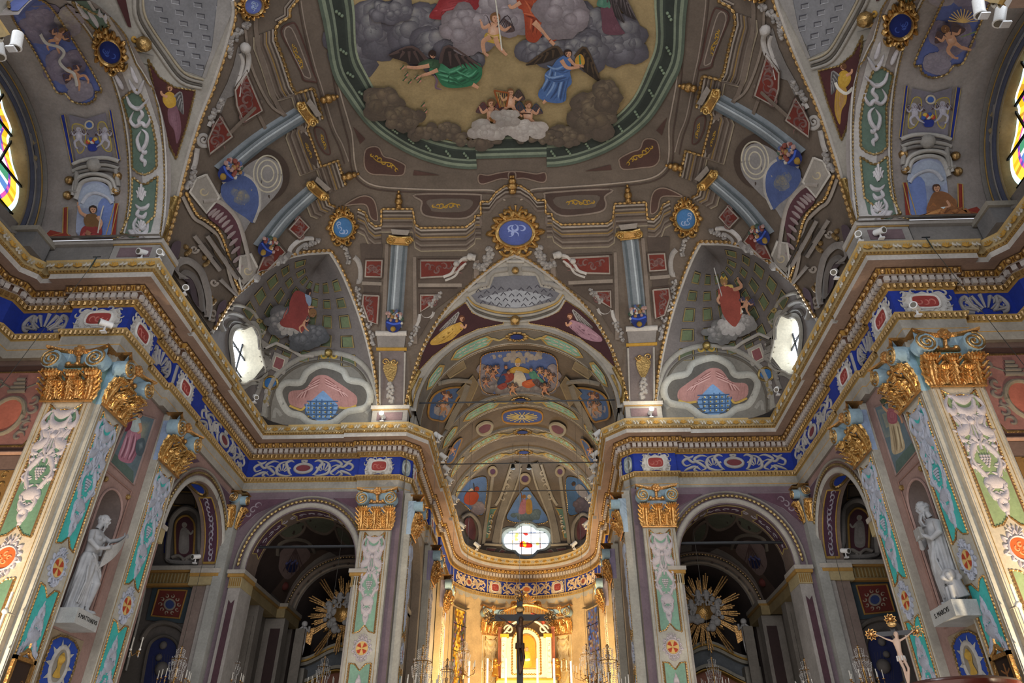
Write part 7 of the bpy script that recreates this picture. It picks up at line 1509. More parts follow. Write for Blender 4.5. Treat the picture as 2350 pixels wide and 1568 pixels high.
def loft(mb,secs,n=36,folds=0,amp=0,seed=0):
    """secs: (x,y,z,rx,ry,foldamp)"""
    q=random.Random(seed); ph=[q.uniform(0,6) for _ in range(4)]; rows=[]
    for (x,y,z,rx,ry,fa) in secs:
        rows.append([(x+rx*cos(2*pi*k/n)*(1+fa*f),y+ry*sin(2*pi*k/n)*(1+fa*f),z) for k in range(n) for f in [(.6*sin(7*2*pi*k/n+ph[0]+z*2.2)+.5*sin(11*2*pi*k/n+ph[1]-z*3)+.3*sin(4*2*pi*k/n+ph[2]+z*4))]])
    mb.grid(rows,'ccc',0,True); mb.add(rows[0],[tuple(range(n))[::-1]],'ccc'); mb.add(rows[-1],[tuple(range(n))],'ccc')
def s_hand(mb,p,d,up,s=1.0,curl=.4):
    """palm with five separate fingers; d pointing direction, up = back of hand"""
    p=Vector(p); d=Vector(d).normalized(); up=Vector(up); up=(up-d*up.dot(d)).normalized(); si=d.cross(up)
    mb.tube([p-d*.03*s,p+d*.03*s,p+d*.085*s],lambda t:(.026+.012*sin(pi*min(1,t*1.2)))*s,8,'ccc')
    for k,L in enumerate((.062,.074,.070,.056)):
        o=p+d*.08*s+si*(k-1.5)*.021*s; mb.tube([o,o+d*L*.5*s-up*.008*s*curl,o+d*L*.85*s-up*.035*s*curl,o+d*L*s*(1-.3*curl)-up*.06*s*curl],lambda t:(.0105-.002*t)*s,6,'ccc')
    o=p+d*.02*s-si*.035*s; mb.tube([o,o+d*.03*s-si*.025*s-up*.01*s,o+d*.06*s-si*.03*s-up*.025*s],.012*s,6,'ccc')
def s_head(mb,c,look,s=1.0,beard=1,bald=0,hair=1):
    c=Vector(c); f=Vector(look).normalized(); u=Vector((0,0,1)); u=(u-f*u.dot(f)).normalized(); r=f.cross(u)
    def P(a,b,e): return c+r*a*s+f*b*s+u*e*s
    s0=len(mb.v); mb.ball((0,0,0),1,'ccc',0,16,12,(.078,.098,.112)); M_=Matrix((r,f,u)).transposed().to_4x4(); M_.translation=c; 
    for i in range(s0,len(mb.v)): mb.v[i]=tuple(M_@(Vector(mb.v[i])*s))
    mb.tube([P(0,.085,.03),P(0,.115,-.005),P(0,.10,-.02)],lambda t:(.010+.008*t)*s,6,'ccc')      # nose
    for e in (-1,1):
        mb.tube([P(e*.012,.098,.045),P(e*.035,.092,.05),P(e*.06,.07,.042)],.010*s,6,'ccc'); mb.ball(P(e*.032,.082,.022),.014*s,'ccc',0,8,6); mb.ball(P(e*.045,.065,-.02),.026*s,'ccc',0,8,6)
        mb.tube([P(e*.08,.0,.03),P(e*.09,-.01,.0),P(e*.08,.005,-.03)],.012*s,6,'ccc')
    mb.tube([P(-.025,.092,-.045),P(0,.1,-.043),P(.025,.092,-.045)],.009*s,6,'ccc'); mb.ball(P(0,.08,-.085),.03*s,'ccc',0,8,6)
    q=random.Random(3)
    if beard:
        for k in range(26): a=q.uniform(-1,1); z=q.uniform(0,1); mb.tube([P(a*.07,.06-.03*abs(a),-.05-.02*z),P(a*.06,.085-.03*abs(a),-.10-.04*z),P(a*.04,.08-.02*abs(a),-.15-.05*z)],lambda t:.014*s*(1-.5*t),5,'ccc')
    if hair:
        for k in range(40):
            a=q.uniform(pi*.15,pi*.85) if bald else q.uniform(0,2*pi); b=q.uniform(0,.5) if bald else q.uniform(0,1.4); x,y,z=cos(a)*cos(b)*.085,-abs(sin(a))*cos(b)*.1 if not(b>.6) else -sin(a)*cos(b)*.1,sin(b)*.11
            mb.ball(P(x,y,z),.022*s,'ccc',0,6,4)
    mb.tube([c-u*.06*s-f*.01*s,c-u*.17*s-f*.03*s],.052*s,10,'ccc')
def text(body,size,loc,rot,parent,col='metal'):
    cu=bpy.data.curves.new('lettering','FONT'); cu.body=body; cu.size=size; cu.extrude=.003; cu.align_x='CENTER'; cu.align_y='CENTER'
    o=bpy.data.objects.new('lettering',cu); C.objects.link(o); dg=bpy.context.evaluated_depsgraph_get(); me=bpy.data.meshes.new_from_object(o.evaluated_get(dg)); bpy.data.objects.remove(o)
    o=bpy.data.objects.new('lettering',me); C.objects.link(o); me.materials.clear(); me.materials.append(MT['blacktext']); o.location=loc; o.rotation_euler=rot; 
    if parent: o.parent=parent
    return o
MT['blacktext']=solid('engraved_black','22201e',.8,0,0)
def matthew():
    root=tag(empty('saint_statue',(-7.78,13.18,4.93)),'weathered white statue of a bearded bare-chested man holding up an open scroll, left niche','statue')
    mb=MB()
    # local: x out of niche (+x to nave), y along nave; faces +x and slightly +y
    loft(mb,[(0,0,0,.15,.18,.20),(0,0,.2,.15,.18,.2),(0,.0,.45,.155,.17,.18),(.01,0,.7,.155,.175,.15),(0,0,.92,.155,.18,.10),(0,0,1.0,.14,.17,.05),(0,0,1.04,.12,.16,0)],40,seed=2)
    loft(mb,[(0,0,.95,.115,.155,0),(0,.0,1.08,.105,.14,0),(.015,0,1.22,.12,.165,0),(.015,0,1.36,.125,.19,0),(0,0,1.46,.09,.19,0),(0,0,1.50,.06,.09,0)],28)
    for e in (-1,1): mb.ball((.10,e*.07,1.33),.065,'ccc',0,10,7)
    # bare front leg with foot, knee forward
    mb.tube([(.08,.10,.75),(.22,.13,.52),(.20,.12,.30),(.18,.13,.06)],lambda t:.085-.045*t,12,'ccc'); mb.tube([(.14,.13,.035),(.24,.15,.03),(.33,.17,.015)],lambda t:.04-.012*t,8,'ccc'); mb.tube([(.10,-.1,.03),(.2,-.12,.02),(.28,-.13,.01)],.032,8,'ccc')
    for k in range(5): mb.tube([(.31,.14+.018*k,.015),(.36-.006*k,.15+.018*k,.01)],.010,5,'ccc')
    for k in range(7): mb.tube([(.13+.02*sin(k),-.15+.05*k,1.02-.02*k),(.17,-.1+.05*k,.95-.03*k),(.12,.02+.03*k,.82-.05*k)],.022,6,'ccc')     # waist folds
    for k in range(5): mb.tube([(.12,.15,.95),(.14+.01*k,.18+.015*k,.7),(.1+.02*k,.19+.01*k,.45)],.02,6,'ccc')
    for k in range(6): mb.tube([(.12,-.14+.03*k,.78),(.17-.01*k,-.14+.05*k,.5),(.14,-.17+.06*k,.12)],.02,6,'ccc')
    # left arm raised along +y, right arm across the chest
    mb.tube([(0,.17,1.43),(.10,.30,1.38),(.16,.45,1.46),(.18,.58,1.56)],lambda t:.058-.026*t,10,'ccc'); s_hand(mb,(.18,.60,1.57),(.1,.8,.5),(.9,0,.2),1.15,.7)
    mb.tube([(0,-.17,1.42),(.08,-.27,1.22),(.20,-.16,1.10),(.24,.02,1.16)],lambda t:.062-.028*t,10,'ccc'); s_hand(mb,(.25,.04,1.18),(.1,1,.45),(1,0,0),1.15,.3)
    mb.tube([(.02,.10,1.48),(.10,.13,1.3),(.09,.16,1.05)],.03,7,'ccc')
    s_head(mb,(.03,.02,1.70),(.75,.55,-.12),1.08,1,1)
    sculpt(mb,'body',root,'statue',.010)
    mb=MB(); rows=[[(.20+.05*sin(t*3)+.02*w_, .10+.52*t,1.12+.40*t+.10*t*t+w_*(.30-.1*t)*(1 if w_>=0 else .8)-.10) for w_ in (-.9,-.5,0,.35,.6)] for t in [i/12 for i in range(13)]]; mb.grid(rows,'a5a4a2'); mb.grid([[(p[0]-.02,p[1],p[2]) for p in r[::-1]] for r in rows],'a5a4a2'); mb.build('scroll',root,('stone',))
    mb=MB(); mb.box(-.25,.30,-.30,.44,-.26,0,'a5a6a4'); mb.build('plinth',root,('stone',)); text('S MATTHAEVS',.10,(.305,.07,-.12),(pi/2,0,pi/2),root)
matthew()
def mark():
    root=tag(empty('saint_statue',(7.72,13.0,4.88)),'weathered statue of a long-bearded man clasping a book, lion at his feet, right niche','statue')
    mb=MB()
    loft(mb,[(0,0,0,.14,.17,.2),(0,0,.25,.145,.175,.22),(0,0,.55,.15,.18,.2),(0,0,.85,.15,.18,.16),(0,0,1.05,.145,.185,.10),(0,0,1.25,.14,.2,.04),(0,0,1.4,.13,.21,.03),(0,0,1.48,.09,.17,0),(0,0,1.53,.06,.08,0)],40,seed=6)
    for k in range(8): mb.tube([(-.12,.14-.035*k,1.02),(-.18,.10-.03*k,.62+.02*k),(-.15,.06-.04*k+.05,.1+.05*k)],.022,6,'ccc')
    mb.tube([(-.12,-.12,1.1),(-.2,-.05,.8),(-.16,.1,.45),(-.1,.16,.2)],.035,7,'ccc'); mb.tube([(-.05,.18,1.0),(-.12,.2,.6),(-.05,.2,.3)],.03,7,'ccc')
    mb.tube([(0,.19,1.42),(-.06,.30,1.2),(-.17,.24,1.08),(-.25,.08,1.17)],lambda t:.07-.035*t,10,'ccc'); s_hand(mb,(-.26,.06,1.19),(-.2,-1,.25),(-1,0,0),1.15,.4)
    mb.tube([(0,-.19,1.42),(-.06,-.28,1.2),(-.17,-.18,1.12),(-.24,-.05,1.22)],lambda t:.07-.035*t,10,'ccc'); s_hand(mb,(-.25,-.03,1.24),(-.2,1,.2),(-1,0,0),1.15,.4)
    for k in range(3): mb.tube([(-.06,.28,1.24-.02*k),(-.14,.27,1.14-.015*k),(-.19,.2,1.08)],.03,6,'ccc')
    mb.tube([(-.1,-.08,.04),(-.22,-.1,.03),(-.32,-.1,.015)],lambda t:.042-.015*t,8,'ccc'); mb.tube([(-.1,.1,.04),(-.2,.11,.03),(-.28,.12,.015)],lambda t:.04-.015*t,8,'ccc')
    s_head(mb,(-.05,.02,1.74),(-.85,.25,-.2),1.1,1,0); [mb.tube([(-.13+.0*k,.02+.012*(k-3),1.62),(-.17,.02+.010*(k-3),1.5),(-.15,.015*(k-3),1.38)],.02,5,'ccc') for k in range(7)]
    sculpt(mb,'body',root,'statue',.010)
    mb=MB(); mb.box(-.30,-.24,-.1,.12,1.16,1.36,'8f8e8c'); mb.build('book',root,('stone',))
    mb=MB(); x,y=-.12,-.34; mb.ball((x-.05,y,.42),.12,'ccc',0,10,8); [mb.ball((x-.02+.10*cos(k),y+.10*sin(k*1.7),.40+.08*sin(k)),.05,'ccc',0,6,4) for k in range(14)]; mb.tube([(x,y,.32),(x+.02,y,.2),(x+.05,y,.05)],lambda t:.10+.03*t,10,'ccc'); mb.tube([(x-.12,y-.05,.25),(x-.13,y-.05,0)],.035,7,'ccc'); mb.tube([(x-.12,y+.06,.25),(x-.13,y+.06,0)],.035,7,'ccc'); mb.ball((x-.16,y,.39),.05,'ccc',0,8,6); sculpt(mb,'lion',root,'statue',.014)
    mb=MB(); mb.box(-.34,.3,-.46,.34,-.26,0,'a5a6a4'); mb.build('plinth',root,('stone',)); text('S. MARCVS',.11,(-.345,-.05,-.12),(pi/2,0,-pi/2),root)
mark()
# crucifixes
def corpus(mb,s,o,thin=1):
    o=Vector(o); P=lambda x,y,z:(o.x+x*s,o.y+y*s,o.z+z*s)
    loft(mb,[(P(0,0,z)[0],P(0,0,0)[1]-.05*s,P(0,0,z)[2],rx*s,ry*s,0) for z,rx,ry in ((-.55,.075,.07),(-.45,.10,.08),(-.3,.078,.065),(-.1,.105,.08),(.05,.13,.085),(.12,.11,.06),(.17,.04,.04))],20)
    for e in (-1,1):
        mb.tube([P(e*.13,-.05,.08),P(e*.34,-.04,.18),P(e*.58,-.02,.34)],lambda t:(.038-.018*t)*s,9,'ccc'); mb.tube([P(e*.58,-.02,.34),P(e*.64,-.03,.38)],.022*s,6,'ccc')
        for k in range(4): mb.tube([P(e*.63,-.03,.37),P(e*(.68+.008*k),-.05,.37+.02*k)],.009*s,5,'ccc')
        mb.tube([P(e*.07,-.05,-.5),P(e*.07+.06,-.14,-.85),P(e*.03+.02,-.06,-1.2),P(e*.01,-.08,-1.32)],lambda t:(.058-.032*t)*s,10,'ccc')
    s_head(mb,P(.04,-.10,.27),(.15,-1,-.45),s*.9,1,0)
def crucifix(name,label,o,s,cm,bm,w,rz=0,vert=(1.35,2.4)):
    root=tag(empty(name,o,rz),label,'crucifix'); mb=MB()
    mb.box(-w/2,w/2,.0,.07*s,-vert[1],vert[0],'2a2524'); mb.build('upright',root,('wood2',)); mb=MB(); mb.box(-vert[0]*.92,vert[0]*.92,-.005,.065*s,.28*s,.28*s+w,'2a2524'); mb.build('crossbar',root,('wood2',))
    for (x,z) in ((-vert[0]*.92,.28*s+w/2),(vert[0]*.92,.28*s+w/2),(0,vert[0]))+(((0,-vert[1]),) if cm=='bronze' else ()):
        mb=MB()
        for k in range(9): a=2*pi*k/9; mb.tube([(x,0,z),(x+.12*s*cos(a),-.03,z+.12*s*sin(a)),(x+.2*s*cos(a+.35),-.02,z+.2*s*sin(a+.35)),(x+.14*s*cos(a+.7),-.02,z+.14*s*sin(a+.7))],.022*s,5,'a87828' if cm=='bronze' else 'd09428',1)
        mb.ball((x,-.03,z),.06*s,'c89030',1); mb.build('gilded_terminal',root,('paint','gilt'))
    mb=MB(); corpus(mb,s,(0,-.02,0)); sculpt(mb,'corpus',root,cm,.018*s); mb=MB()
    for k in range(9): a=2*pi*k/9; mb.tube([(.12*s*cos(a),-.07*s+.10*s*sin(a),-.42*s),(.13*s*cos(a),-.07*s+.11*s*sin(a),-.58*s)],.03*s,6,'b0aca6' if cm!='bronze' else '4a3a2c')
    mb.build('loincloth',root); mb=MB(); mb.ball((0,-.06,.62*s),.10*s,'b88a3a',1,10,6,(1.6,.4,1)); mb.build('title_plaque',root,('paint','gilt')); return root
MT['wood2']=solid('blackened_wood','221d1c',.5,0,.2)
p=atY(1193,1446,21.0); crucifix('hanging_crucifix','dark hanging crucifix with gilded rosette ends, in front of the high altar',p,.86,'bronze','wood2',.17,0,(.92,1.62))
for dx in (-.0,): 
    mb=MB(); mb.tube([p+Vector((0,0,1.0)),p+Vector((0,0,5.5))],.006,4,'777'); o=mb.build('suspension_wire',None,('metal',)); tag(o,'thin wire holding up the dark crucifix before the high altar','wire')
p=atY(2058,1478,9.2); crucifix('pulpit_crucifix','crucifix with pale figure and bright gilded trefoil ends beside the wooden pulpit',p,.33,'flesh','wood2',.05,R(-18),(.27,.95))
# pulpit
root=tag(empty('pulpit'),'polished walnut pulpit with curved moulded rim at the lower right edge','pulpit'); mb=MB(); cx,cy=6.72,11.9
for r0,z in ((0,0),):
    prof=[(.62,2.1),(.64,2.3),(.60,2.36),(.60,3.0),(.63,3.06),(.66,3.12),(.70,3.2),(.74,3.24),(.73,3.3),(.80,3.38),(.82,3.44),(.78,3.48),(.7,3.5)]
    n=40; mb.grid([[(cx+r*cos(2*pi*k/n)*(1+.02*(k%5==0)),cy+r*sin(2*pi*k/n)*(1+.02*(k%5==0)),z) for k in range(n)] for r,z in prof],'4a1c12',0,True)
mb.build('rim_and_body',root,('wood',)); mb=MB()
for k in range(8): a=2*pi*k/8+.3; s0=len(mb.v); mb.box(-.16,.16,-.02,.0,2.45,2.95,'5c2418'); mb.xf(Matrix.Translation((cx+.61*cos(a),cy+.61*sin(a),0))@Matrix.Rotation(a+pi/2,4,'Z'),s0)
mb.build('raised_panel',root,('wood',)); mb=MB(); mb.tube([(cx,cy,0),(cx,cy,2.1)],.16,16,'4a1c12'); mb.lathe([(.16,1.5),(.3,1.8),(.62,2.1)],24,'4a1c12',0,(cx,cy,0)); mb.build('pedestal',root,('wood',))
# high altar
root=tag(empty('high_altar'),'white and gold high altar with arched icon, glowing in warm light in the apse','altar'); A=Local((0,30.6,0),(1,0,0),(0,0,1),(0,-1,0))
def ap_(name,fn,mats=('paint','gilt')): mb=MB(); fn(mb); return mb.build(name,root,mats)
def f1(m):
    m.box(-1.0,1.0,30.6,31.2,0,8.25,'d9cfb4'); m.box(-1.15,1.15,30.3,31.2,6.45,6.6,'d8b878'); m.box(-1.1,1.1,30.35,31.2,6.6,6.68,'c89028'); m.box(-.98,-.78,30.45,30.6,6.7,8.2,'e0d8c4'); m.box(.78,.98,30.45,30.6,6.7,8.2,'e0d8c4'); m.box(-1.14,-1.0,30.9,31.3,0,8.7,'a86448'); m.box(1.0,1.14,30.9,31.3,0,8.7,'a86448')
    for s_ in (-1,1): m.box(s_*.86-.17,s_*.86+.17,30.4,30.7,8.2,8.32,'cf9a30'); stroke(m,A,spiral(s_*.70,8.52,.20,.05,0 if s_>0 else pi,s_*1.1),.035,.12,'e0d8c4'); stroke(m,A,[(s_*.9,8.35),(s_*.6,8.7),(s_*.25,8.9)],.05,.14,'e0d8c4')
    for s_ in (-1,1):
        P=[(s_*.9-.07,6.9),(s_*.9+.07,6.9),(s_*.9+.07,8.05),(s_*.9-.07,8.05)]; stroke(m,A,P,.012,.17,'c89028',smooth=False,closed=True,m=1)
        for k in range(5): stroke(m,A,spiral(s_*.9,7.05+.22*k,.05,.01,k,.9,7),.012,.18,'c89028',m=1)
ap_('reredos',f1)
def f2(m):
    arch=lambda w_,zt,z0:[(-w_,z0)]+[(w_*cos(t),zt+w_*sin(t)) for t in [pi-pi*k/16 for k in range(17)]]+[(w_,z0)]
    fill(m,A,arch(.52,8.0,6.9),'e4d6ae',.02,smooth=False); beads(m,A,arch(.56,8.0,6.85),.04,.10,'d09a2c',.03,smooth=False,closed=True); stroke(m,A,arch(.38,7.95,7.05),.03,.09,'d8a83c',smooth=False,closed=True,m=1)
    fill(m,A,arch(.35,7.95,7.08),'b98426',.04,smooth=False)
ap_('icon_frame',f2)
def f3(m):
    H0(.05); q=Sc(A,.02,7.5,.012,-.012); robe.k=.35; robe(m,q,[(-12,-6),(-6,-14),(6,-14),(12,-4),(16,20),(10,32),(-10,32),(-16,20)],'c8962e','8a5c14','e8c468',[[(-8,-4),(-10,28)],[(4,-8),(4,28)],[(-4,0),(10,14)]]); head(m,q,0,-22,5.5,'8a6a3a'); pf(m,q,blob(0,-22,9,10,0),'d8a83c') if 0 else None; pf(m,q,[(-5,8),(9,6),(10,12),(-4,14)],'d8d0c0')
ap_('icon_painting',f3)
def f4(m):
    for k in range(15): t=-1+2*k/14; m.tube([(.75*t,30.35-.25*(1-t*t),9.18+.12*(1-t*t)),(.75*t,30.35-.25*(1-t*t),8.98+.1*(1-t*t))],.035,6,'d89a28',1)
    m.tube([(-.85,30.4,9.2),(-.4,30.15,9.32),(0,30.1,9.36),(.4,30.15,9.32),(.85,30.4,9.2)],.07,8,'d89a28',1)
    fan(m,Local((0,30.12,9.35),(1,0,0),(0,0,1),(0,-1,0)),0,0,.42,pi*.12,pi*.88,9,.035,.06,'d89a28',1); m.ball((0,30.05,9.75),.10,'d89a28',1)
    for s_ in (-1,1): stroke(m,A,spiral(s_*.5,9.42,.16,.04,0 if s_<0 else pi,-s_*1.1),.04,.4,'d89a28',m=1); stroke(m,A,[(s_*.2,9.1),(s_*.6,8.95),(s_*.75,8.7)],.08,.25,'b0503a')
ap_('crown_canopy',f4)
for s_ in (-1,1):
    an=tag(empty('altar_angel'),'small dark gilded angel kneeling at the %s side of the high altar'%('left' if s_<0 else 'right'),'statue'); mb=MB(); o=Vector((s_*1.2,30.3,6.7)); mb.ball(o+Vector((0,0,.62)),.085,'ccc',0,10,7); mb.tube([o+Vector((0,0,.55)),o+Vector((0,0,.3)),o+Vector((0,-.05,.05))],lambda t:.10+.04*t,10,'ccc'); mb.tube([o+Vector((0,0,.48)),o+Vector((-s_*.16,-.08,.42)),o+Vector((-s_*.24,-.06,.55))],.03,7,'ccc'); mb.tube([o+Vector((0,0,.48)),o+Vector((s_*.1,-.12,.38)),o+Vector((-s_*.1,-.16,.45))],.03,7,'ccc')
    mb.tube([o+Vector((s_*.05,.05,.5)),o+Vector((s_*.28,.08,.7)),o+Vector((s_*.24,.08,.3))],lambda t:.05-.03*t,6,'ccc'); mb.tube([o+Vector((.05,-.05,.1)),o+Vector((.1,-.15,-.02)),o+Vector((.05,-.05,-.1))],.05,7,'ccc'); sculpt(mb,'body',an,'angelgold',.014)
for k,px in enumerate((1033+44,1119,1161,1233,1271,1310)):
    p=atY(px,1512+ (6 if k in(0,5) else 0),28.6); mb=MB(); mb.tube([(p.x,p.y,1.2),(p.x,p.y,p.z)],.045,10,'a8a2b0'); o=mb.build('altar_candle',None,('white',)); tag(o,'tall pale candle before the altar, %s'%('outermost left','second from the left','third from the left, by the icon','third from the right, by the icon','second from the right','outermost right')[k],'candle','tall altar candles')
# picture frames on the foreground pilasters
for s_,P_,l in ((-1,(-7.70,12.22),'gilt-framed dark painting with carved crest at the lower left edge'),(1,(7.70,12.22),'gilt-framed painting of a crucifixion at the lower right edge')):
    root=tag(empty('framed_picture',(P_[0],P_[1],3.55)),l,'picture'); n=-s_; mb=MB()
    for (y0,y1,z0,z1) in ((-.28,.28,.36,.42),(-.28,.28,-.42,-.36),(-.28,-.22,-.42,.42),(.22,.28,-.42,.42)): mb.box(min(0,n*.06),max(0,n*.06),y0,y1,z0,z1,'c08c34',1)
    mb.build('gilt_frame',root,('paint','gilt')); mb=MB(); L=Local((n*.02,0,0),(0,1,0),(0,0,1),(n,0,0)); fill(mb,L,[(-.22,-.36),(.22,-.36),(.22,.36),(-.22,.36)],'2a1a10',.0,smooth=False)
    if s_>0: stroke(mb,L,[(0,-.2),(0,.28)],.02,.004,'8a5a30',smooth=False); stroke(mb,L,[(-.12,.2),(0,.14),(.12,.2)],.015,.004,'8a5a30'); mb.ball(L.at(-.1,-.25),.03,'6a3a20'); mb.ball(L.at(.12,-.25),.03,'6a3a20')
    else: [stroke(mb,L,spiral(-.08+.05*k,-.1+.04*k,.08,.02,k,.8,7),.012,.003,'5a3c20',taper=TP) for k in range(5)]
    mb.build('canvas',root); mb=MB(); L=Local((n*.03,0,.42),(0,1,0),(0,0,1),(n,0,0)); stroke(mb,L,[(-.2,.0),(-.08,.05),(0,.12),(.08,.05),(.2,.0)],.035,.04,'b8862e',m=1); stroke(mb,L,[(0,.1),(0,.22)],.015,.03,'b8862e',smooth=False,m=1); mb.build('carved_crest',root,('paint','gilt'))
# floodlight bars on the foreground piers
for s_ in (-1,1):
    root=tag(empty('lamp_bar'),'white tubular lamp bar with round clamps on the %s foreground pier'%('left' if s_<0 else 'right'),'lamp'); mb=MB(); x=s_*7.86; y=11.62; mb.tube([(x,y,2.2),(x,y,4.85)],.022,10,'d9d4c8'); mb.build('tube',root,('white',))
    for z in (3.35,4.0,4.55): mb=MB(); mb.ball((x,y,z),.05,'d9d4c8',0,10,7); mb.tube([(x,y,z),(x,11.85,z)],.012,6,'8a8478'); mb.build('clamp',root,('white',))
# spotlights
def spotlight(o,label,aim,s=1.0,group='white spotlights along the cornice'):
    root=tag(empty('spotlight',o),label,'spotlight',group); a=Vector(aim).normalized(); b=Vector((0,0,.16*s)); mb=MB(); mb.tube([(0,0,-.02),(0,0,.06*s)],.02*s,6,'cfcfcf'); mb.tube([(0,0,.06*s),b],.012*s,6,'cfcfcf'); mb.box(-.05*s,.05*s,-.04*s,.04*s,-.03,.0,'cfcfcf'); mb.build('bracket',root,('white',))
    mb=MB(); mb.tube([b-a*.10*s,b+a*.12*s],.062*s,12,'e2e2e0'); mb.tube([b+a*.1*s,b+a*.125*s],.068*s,12,'dcdcda'); mb.build('housing',root,('white',)); mb=MB(); mb.tube([b+a*.125*s,b+a*.13*s],.05*s,12,'6f6a60'); mb.build('lens',root,('metal',)); return root
SP=[(-7.62,11.3,'at the left foreground corner of the cornice, left of the pair',(-.3,-.8,-.4),1),(-7.25,11.32,'at the left foreground corner of the cornice, right of the pair',(.3,-.8,-.5),1),(-7.20,12.5,'on the left cornice edge in front of the feigned balcony',(.4,-.8,-.6),1),(-7.26,17.4,'on the left cornice edge below the corner window',(.5,-.6,-.5),1),
 (7.25,11.28,'at the right foreground corner of the cornice, left of the pair',(-.4,-.8,-.5),1),(7.64,11.2,'at the right foreground corner of the cornice, right of the pair',(.3,-.8,-.4),1),(7.15,12.45,'on the right cornice edge in front of the feigned balcony',(-.5,-.6,-.6),1),(7.2,17.45,'on the right cornice edge below the corner window',(-.4,-.7,-.6),1)]
for x,y,l,aim,s_ in SP: spotlight((x,y,11.63),'white spotlight '+l,aim,1.05)
for sx,nm in ((-1,'left'),(1,'right')):
    for k,y in enumerate((20.0,21.45,22.4,23.3,25.0,27.7,30.1)):
        x=2.45 if y<29 else 2.05; spotlight((sx*x,y,11.63),'small white spotlight on the %s chancel cornice, %s along the row'%(nm,('first','second','third','fourth','fifth','sixth','last')[k]),(-sx*.7,-.1,-.6),1.25,'chancel cornice spotlights')
    o=spotlight((sx*3.9,18.62,11.63),'lit white spotlight on the cornice above the %s chancel pilaster'%nm,(sx*.1,-.9,.1),1.1); mb=MB(); mb.tube([(0,-.15,.17),(0,-.16,.17)],.06,10,'fff4d8'); mb.build('lit_lens',o,('lamp',)); point('cornice_lamp_'+nm,(sx*3.9,18.3,11.95),14,(1,.9,.7),.08)
    o=spotlight((sx*8.0,11.55,9.95),'white spotlight above the gilded capital of the %s foreground pilaster'%nm,(-.6,-.7,-.1),1.1)
    o=spotlight((sx*7.24,6.3,11.5),'white spotlight hanging at the top %s corner of the picture'%nm,(sx*-.1,.2,-.9),1.3,'spotlights on the near cornice'); o=spotlight((sx*7.62,6.45,11.5),'white spotlight beside the cut-off near cornice, top %s, nearer the edge'%nm,(sx*-.3,.2,-.8),1.3,'spotlights on the near cornice')
    p=atY(447 if sx<0 else 1946,1292,18.85); spotlight((p.x,p.y,7.60),'white spotlight on the aisle cornice inside the %s side arch'%nm,(sx*.4,-.8,-.3),1.0,'aisle spotlights')
    root=tag(empty('cable_anchor',(sx*8.55,11.25,11.6)),'dark iron anchor with hanging cable on the %s foreground cornice'%nm,'cable'); mb=MB(); mb.tube([(0,0,.05),(sx*.03,-.02,-.25)],.012,6,'3a4a4c'); mb.tube([(-.08,0,.06),(.08,0,.06)],.012,6,'2a2c2e'); mb.tube([(sx*.03,-.02,-.25),(sx*.75,-.05,-3.2),(sx*1.3,0,-6.5)],.006,5,'4a4a46'); mb.build('cable',root,('metal',))
# chandeliers
def chandelier(proto_s,label,o):
    root=tag(empty('chandelier',o),label,'chandelier','crystal chandeliers'); s=proto_s
    mb=MB(); mb.lathe([(.0,.02),(.03,0),(.045,-.05),(.02,-.1),(.03,-.2),(.06,-.27),(.03,-.34),(.022,-.6),(.05,-.7),(.03,-.8),(.035,-1.1),(.09,-1.22),(.05,-1.32),(.0,-1.36)],10,'b8862c',1); mb.xf(Matrix.Scale(s,4)); mb.build('stem',root,('paint','gilt'))
    mb=MB(); q=random.Random(2)
    for ring,(r,z,n) in enumerate(((.14,-.12,10),(.22,-.34,14),(.27,-.52,18),(.2,-.75,12))):
        for k in range(n):
            a=2*pi*k/n+ring*.3
            for j in range(6): mb.ball((r*s*cos(a)*(1-.03*j),r*s*sin(a)*(1-.03*j),s*(z-.045*j)),.010*s,'e8e6e2',0,4,3,(1,1,1.6))
            for j in range(0,4,2): t=j/4; mb.ball((s*r*(.3+.7*t)*cos(a),s*r*(.3+.7*t)*sin(a),s*(z+.08-.05*sin(pi*t))),.010*s,'e8e6e2',0,4,3)
    mb.build('crystal_drops',root,('crystal',))['kind']='stuff'
    mb=MB(); [mb.tube([(s*.24*cos(2*pi*k/12),s*.24*sin(2*pi*k/12),-.4*s) for k in range(12)],.01*s,4,'a87828',1,closed=True)]; mb.build('ring',root,('paint','gilt'))
    for k in range(10):
        a=2*pi*k/10+.2; r=.5 if k%2 else .42; c_,s_=cos(a),sin(a); mb=MB(); mb.tube([(.03*s*c_,.03*s*s_,-1.15*s),(.22*s*c_,.22*s*s_,-1.28*s),(r*s*c_,r*s*s_,-1.18*s),(r*s*c_,r*s*s_,-1.02*s)],.011*s,5,'a87828',1); mb.lathe([(.0,-1.02*s),(.045*s,-1.0*s),(.05*s,-.985*s)],8,'c89030',1,(r*s*c_,r*s*s_,0))
        for j in range(3): mb.ball((r*s*c_,r*s*s_,s*(-1.08-.05*j)),.012*s,'e8e6e2',0,4,3)
        arm=mb.build('arm',root,('paint','gilt')); mb=MB(); mb.tube([(r*s*c_,r*s*s_,-.99*s),(r*s*c_,r*s*s_,-.74*s)],.014*s,6,'d9d4c8'); mb.build('candle',arm,('white',))
    mb=MB(); mb.tube([(0,0,0),(0,0,(14.9 if abs(o[0])<2.8 else 9.1 if o[1]<20.3 else 9.6)-o[2])],.006,4,'5a564e'); mb.build('suspension_cord',root,('metal',)); return root
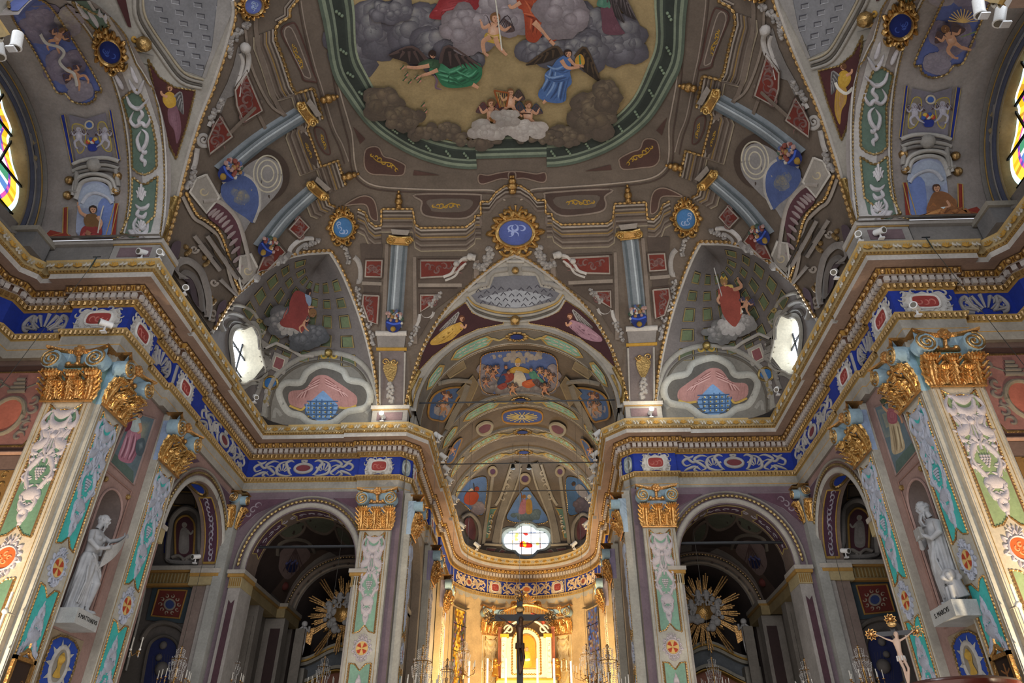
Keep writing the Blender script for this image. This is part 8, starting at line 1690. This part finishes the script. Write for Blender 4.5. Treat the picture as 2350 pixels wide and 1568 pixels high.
CH=[((418,1484,17.7),.72,'in the left side arch'),((541,1497,19.9),.72,'at the left end of the left chapel arch'),((747,1506,20.6),.72,'next to the pilaster in the left chapel arch'),((972,1482,19.8),1.0,'large and bright, just left of the chancel entrance'),((1065,1470,24.5),.85,'dark, before the left chancel window, nearest the altar'),((1027,1512,22.5),.8,'dark, left of the nearest-altar one on the left'),
 ((1345,1478,24.5),.85,'dark, right of the altar before the green-gold wall'),((1367,1492,22.5),.7,'slender gilt, right of the high altar'),((1393,1480,19.8),1.0,'large and bright, just right of the chancel entrance'),((1632,1508,20.6),.72,'in front of the right chapel altar'),((1845,1512,19.9),.72,'at the right end of the right chapel arch'),((1968,1482,17.7),.72,'in the right side arch, left of the gilded crucifix')]
for q,s,l in CH: chandelier(s,'crystal chandelier with candles, '+l,atY(*q))
# wall sconces: small candle brackets
def sconce(o,label,s,n=3,ud=0):
    root=tag(empty('wall_sconce',o),label,'sconce'); mb=MB(); mb.tube([(0,.1,0),(0,0,-.05)],.02*s,6,'a87828',1); mb.ball((0,0,0),.05*s,'b8862c',1); mb.build('backplate',root,('paint','gilt'))
    for k in range(n):
        x=(k-(n-1)/2)*.22*s; mb=MB(); mb.tube([(0,0,0),(x*.6,-.1*s,-.1*s),(x,-.14*s,.02*s)],.012*s,5,'a87828',1); mb.ball((x,-.14*s,.03*s),.03*s,'e0dcd4',0,6,4)
        for j in range(4): mb.ball((x,-.14*s,-.04*s-.03*j*s),.014*s,'e0dcd4',0,4,3)
        arm=mb.build('arm',root,('paint','gilt')); mb=MB(); mb.tube([(x,-.14*s,.05*s),(x,-.14*s,.3*s)],.014*s,6,'d9d4c8'); mb.build('candle',arm,('white',))
sconce(atY(316,1497,16.2),'small crystal sconce with two white candles beside the turquoise pilaster, lower left',.9,2)
sconce((-1.5,30.2,7.0),'little gilt candle sconce on the apse pilaster left of the altar',.9); sconce((1.55,30.2,7.0),'little gilt candle sconce on the apse pilaster right of the altar',.9)
# hanging microphones / small black lamps under the apse dome
for px,l in ((1177,'left'),(1214,'right')):
    p=atY(px,1072,27.0); root=tag(empty('hanging_lamp',p),'small black lamp hanging before the apse dome, the %s one'%l,'lamp','black hanging lamps'); mb=MB(); mb.lathe([(.02,.12),(.06,.1),(.10,-.08),(.0,-.09)],10,'1c2226'); mb.build('shade',root,('metal',)); mb=MB(); mb.tube([(0,0,.1),(0,0,15.0-p.z-.0)],.008,4,'333'); mb.build('cord',root,('metal',))
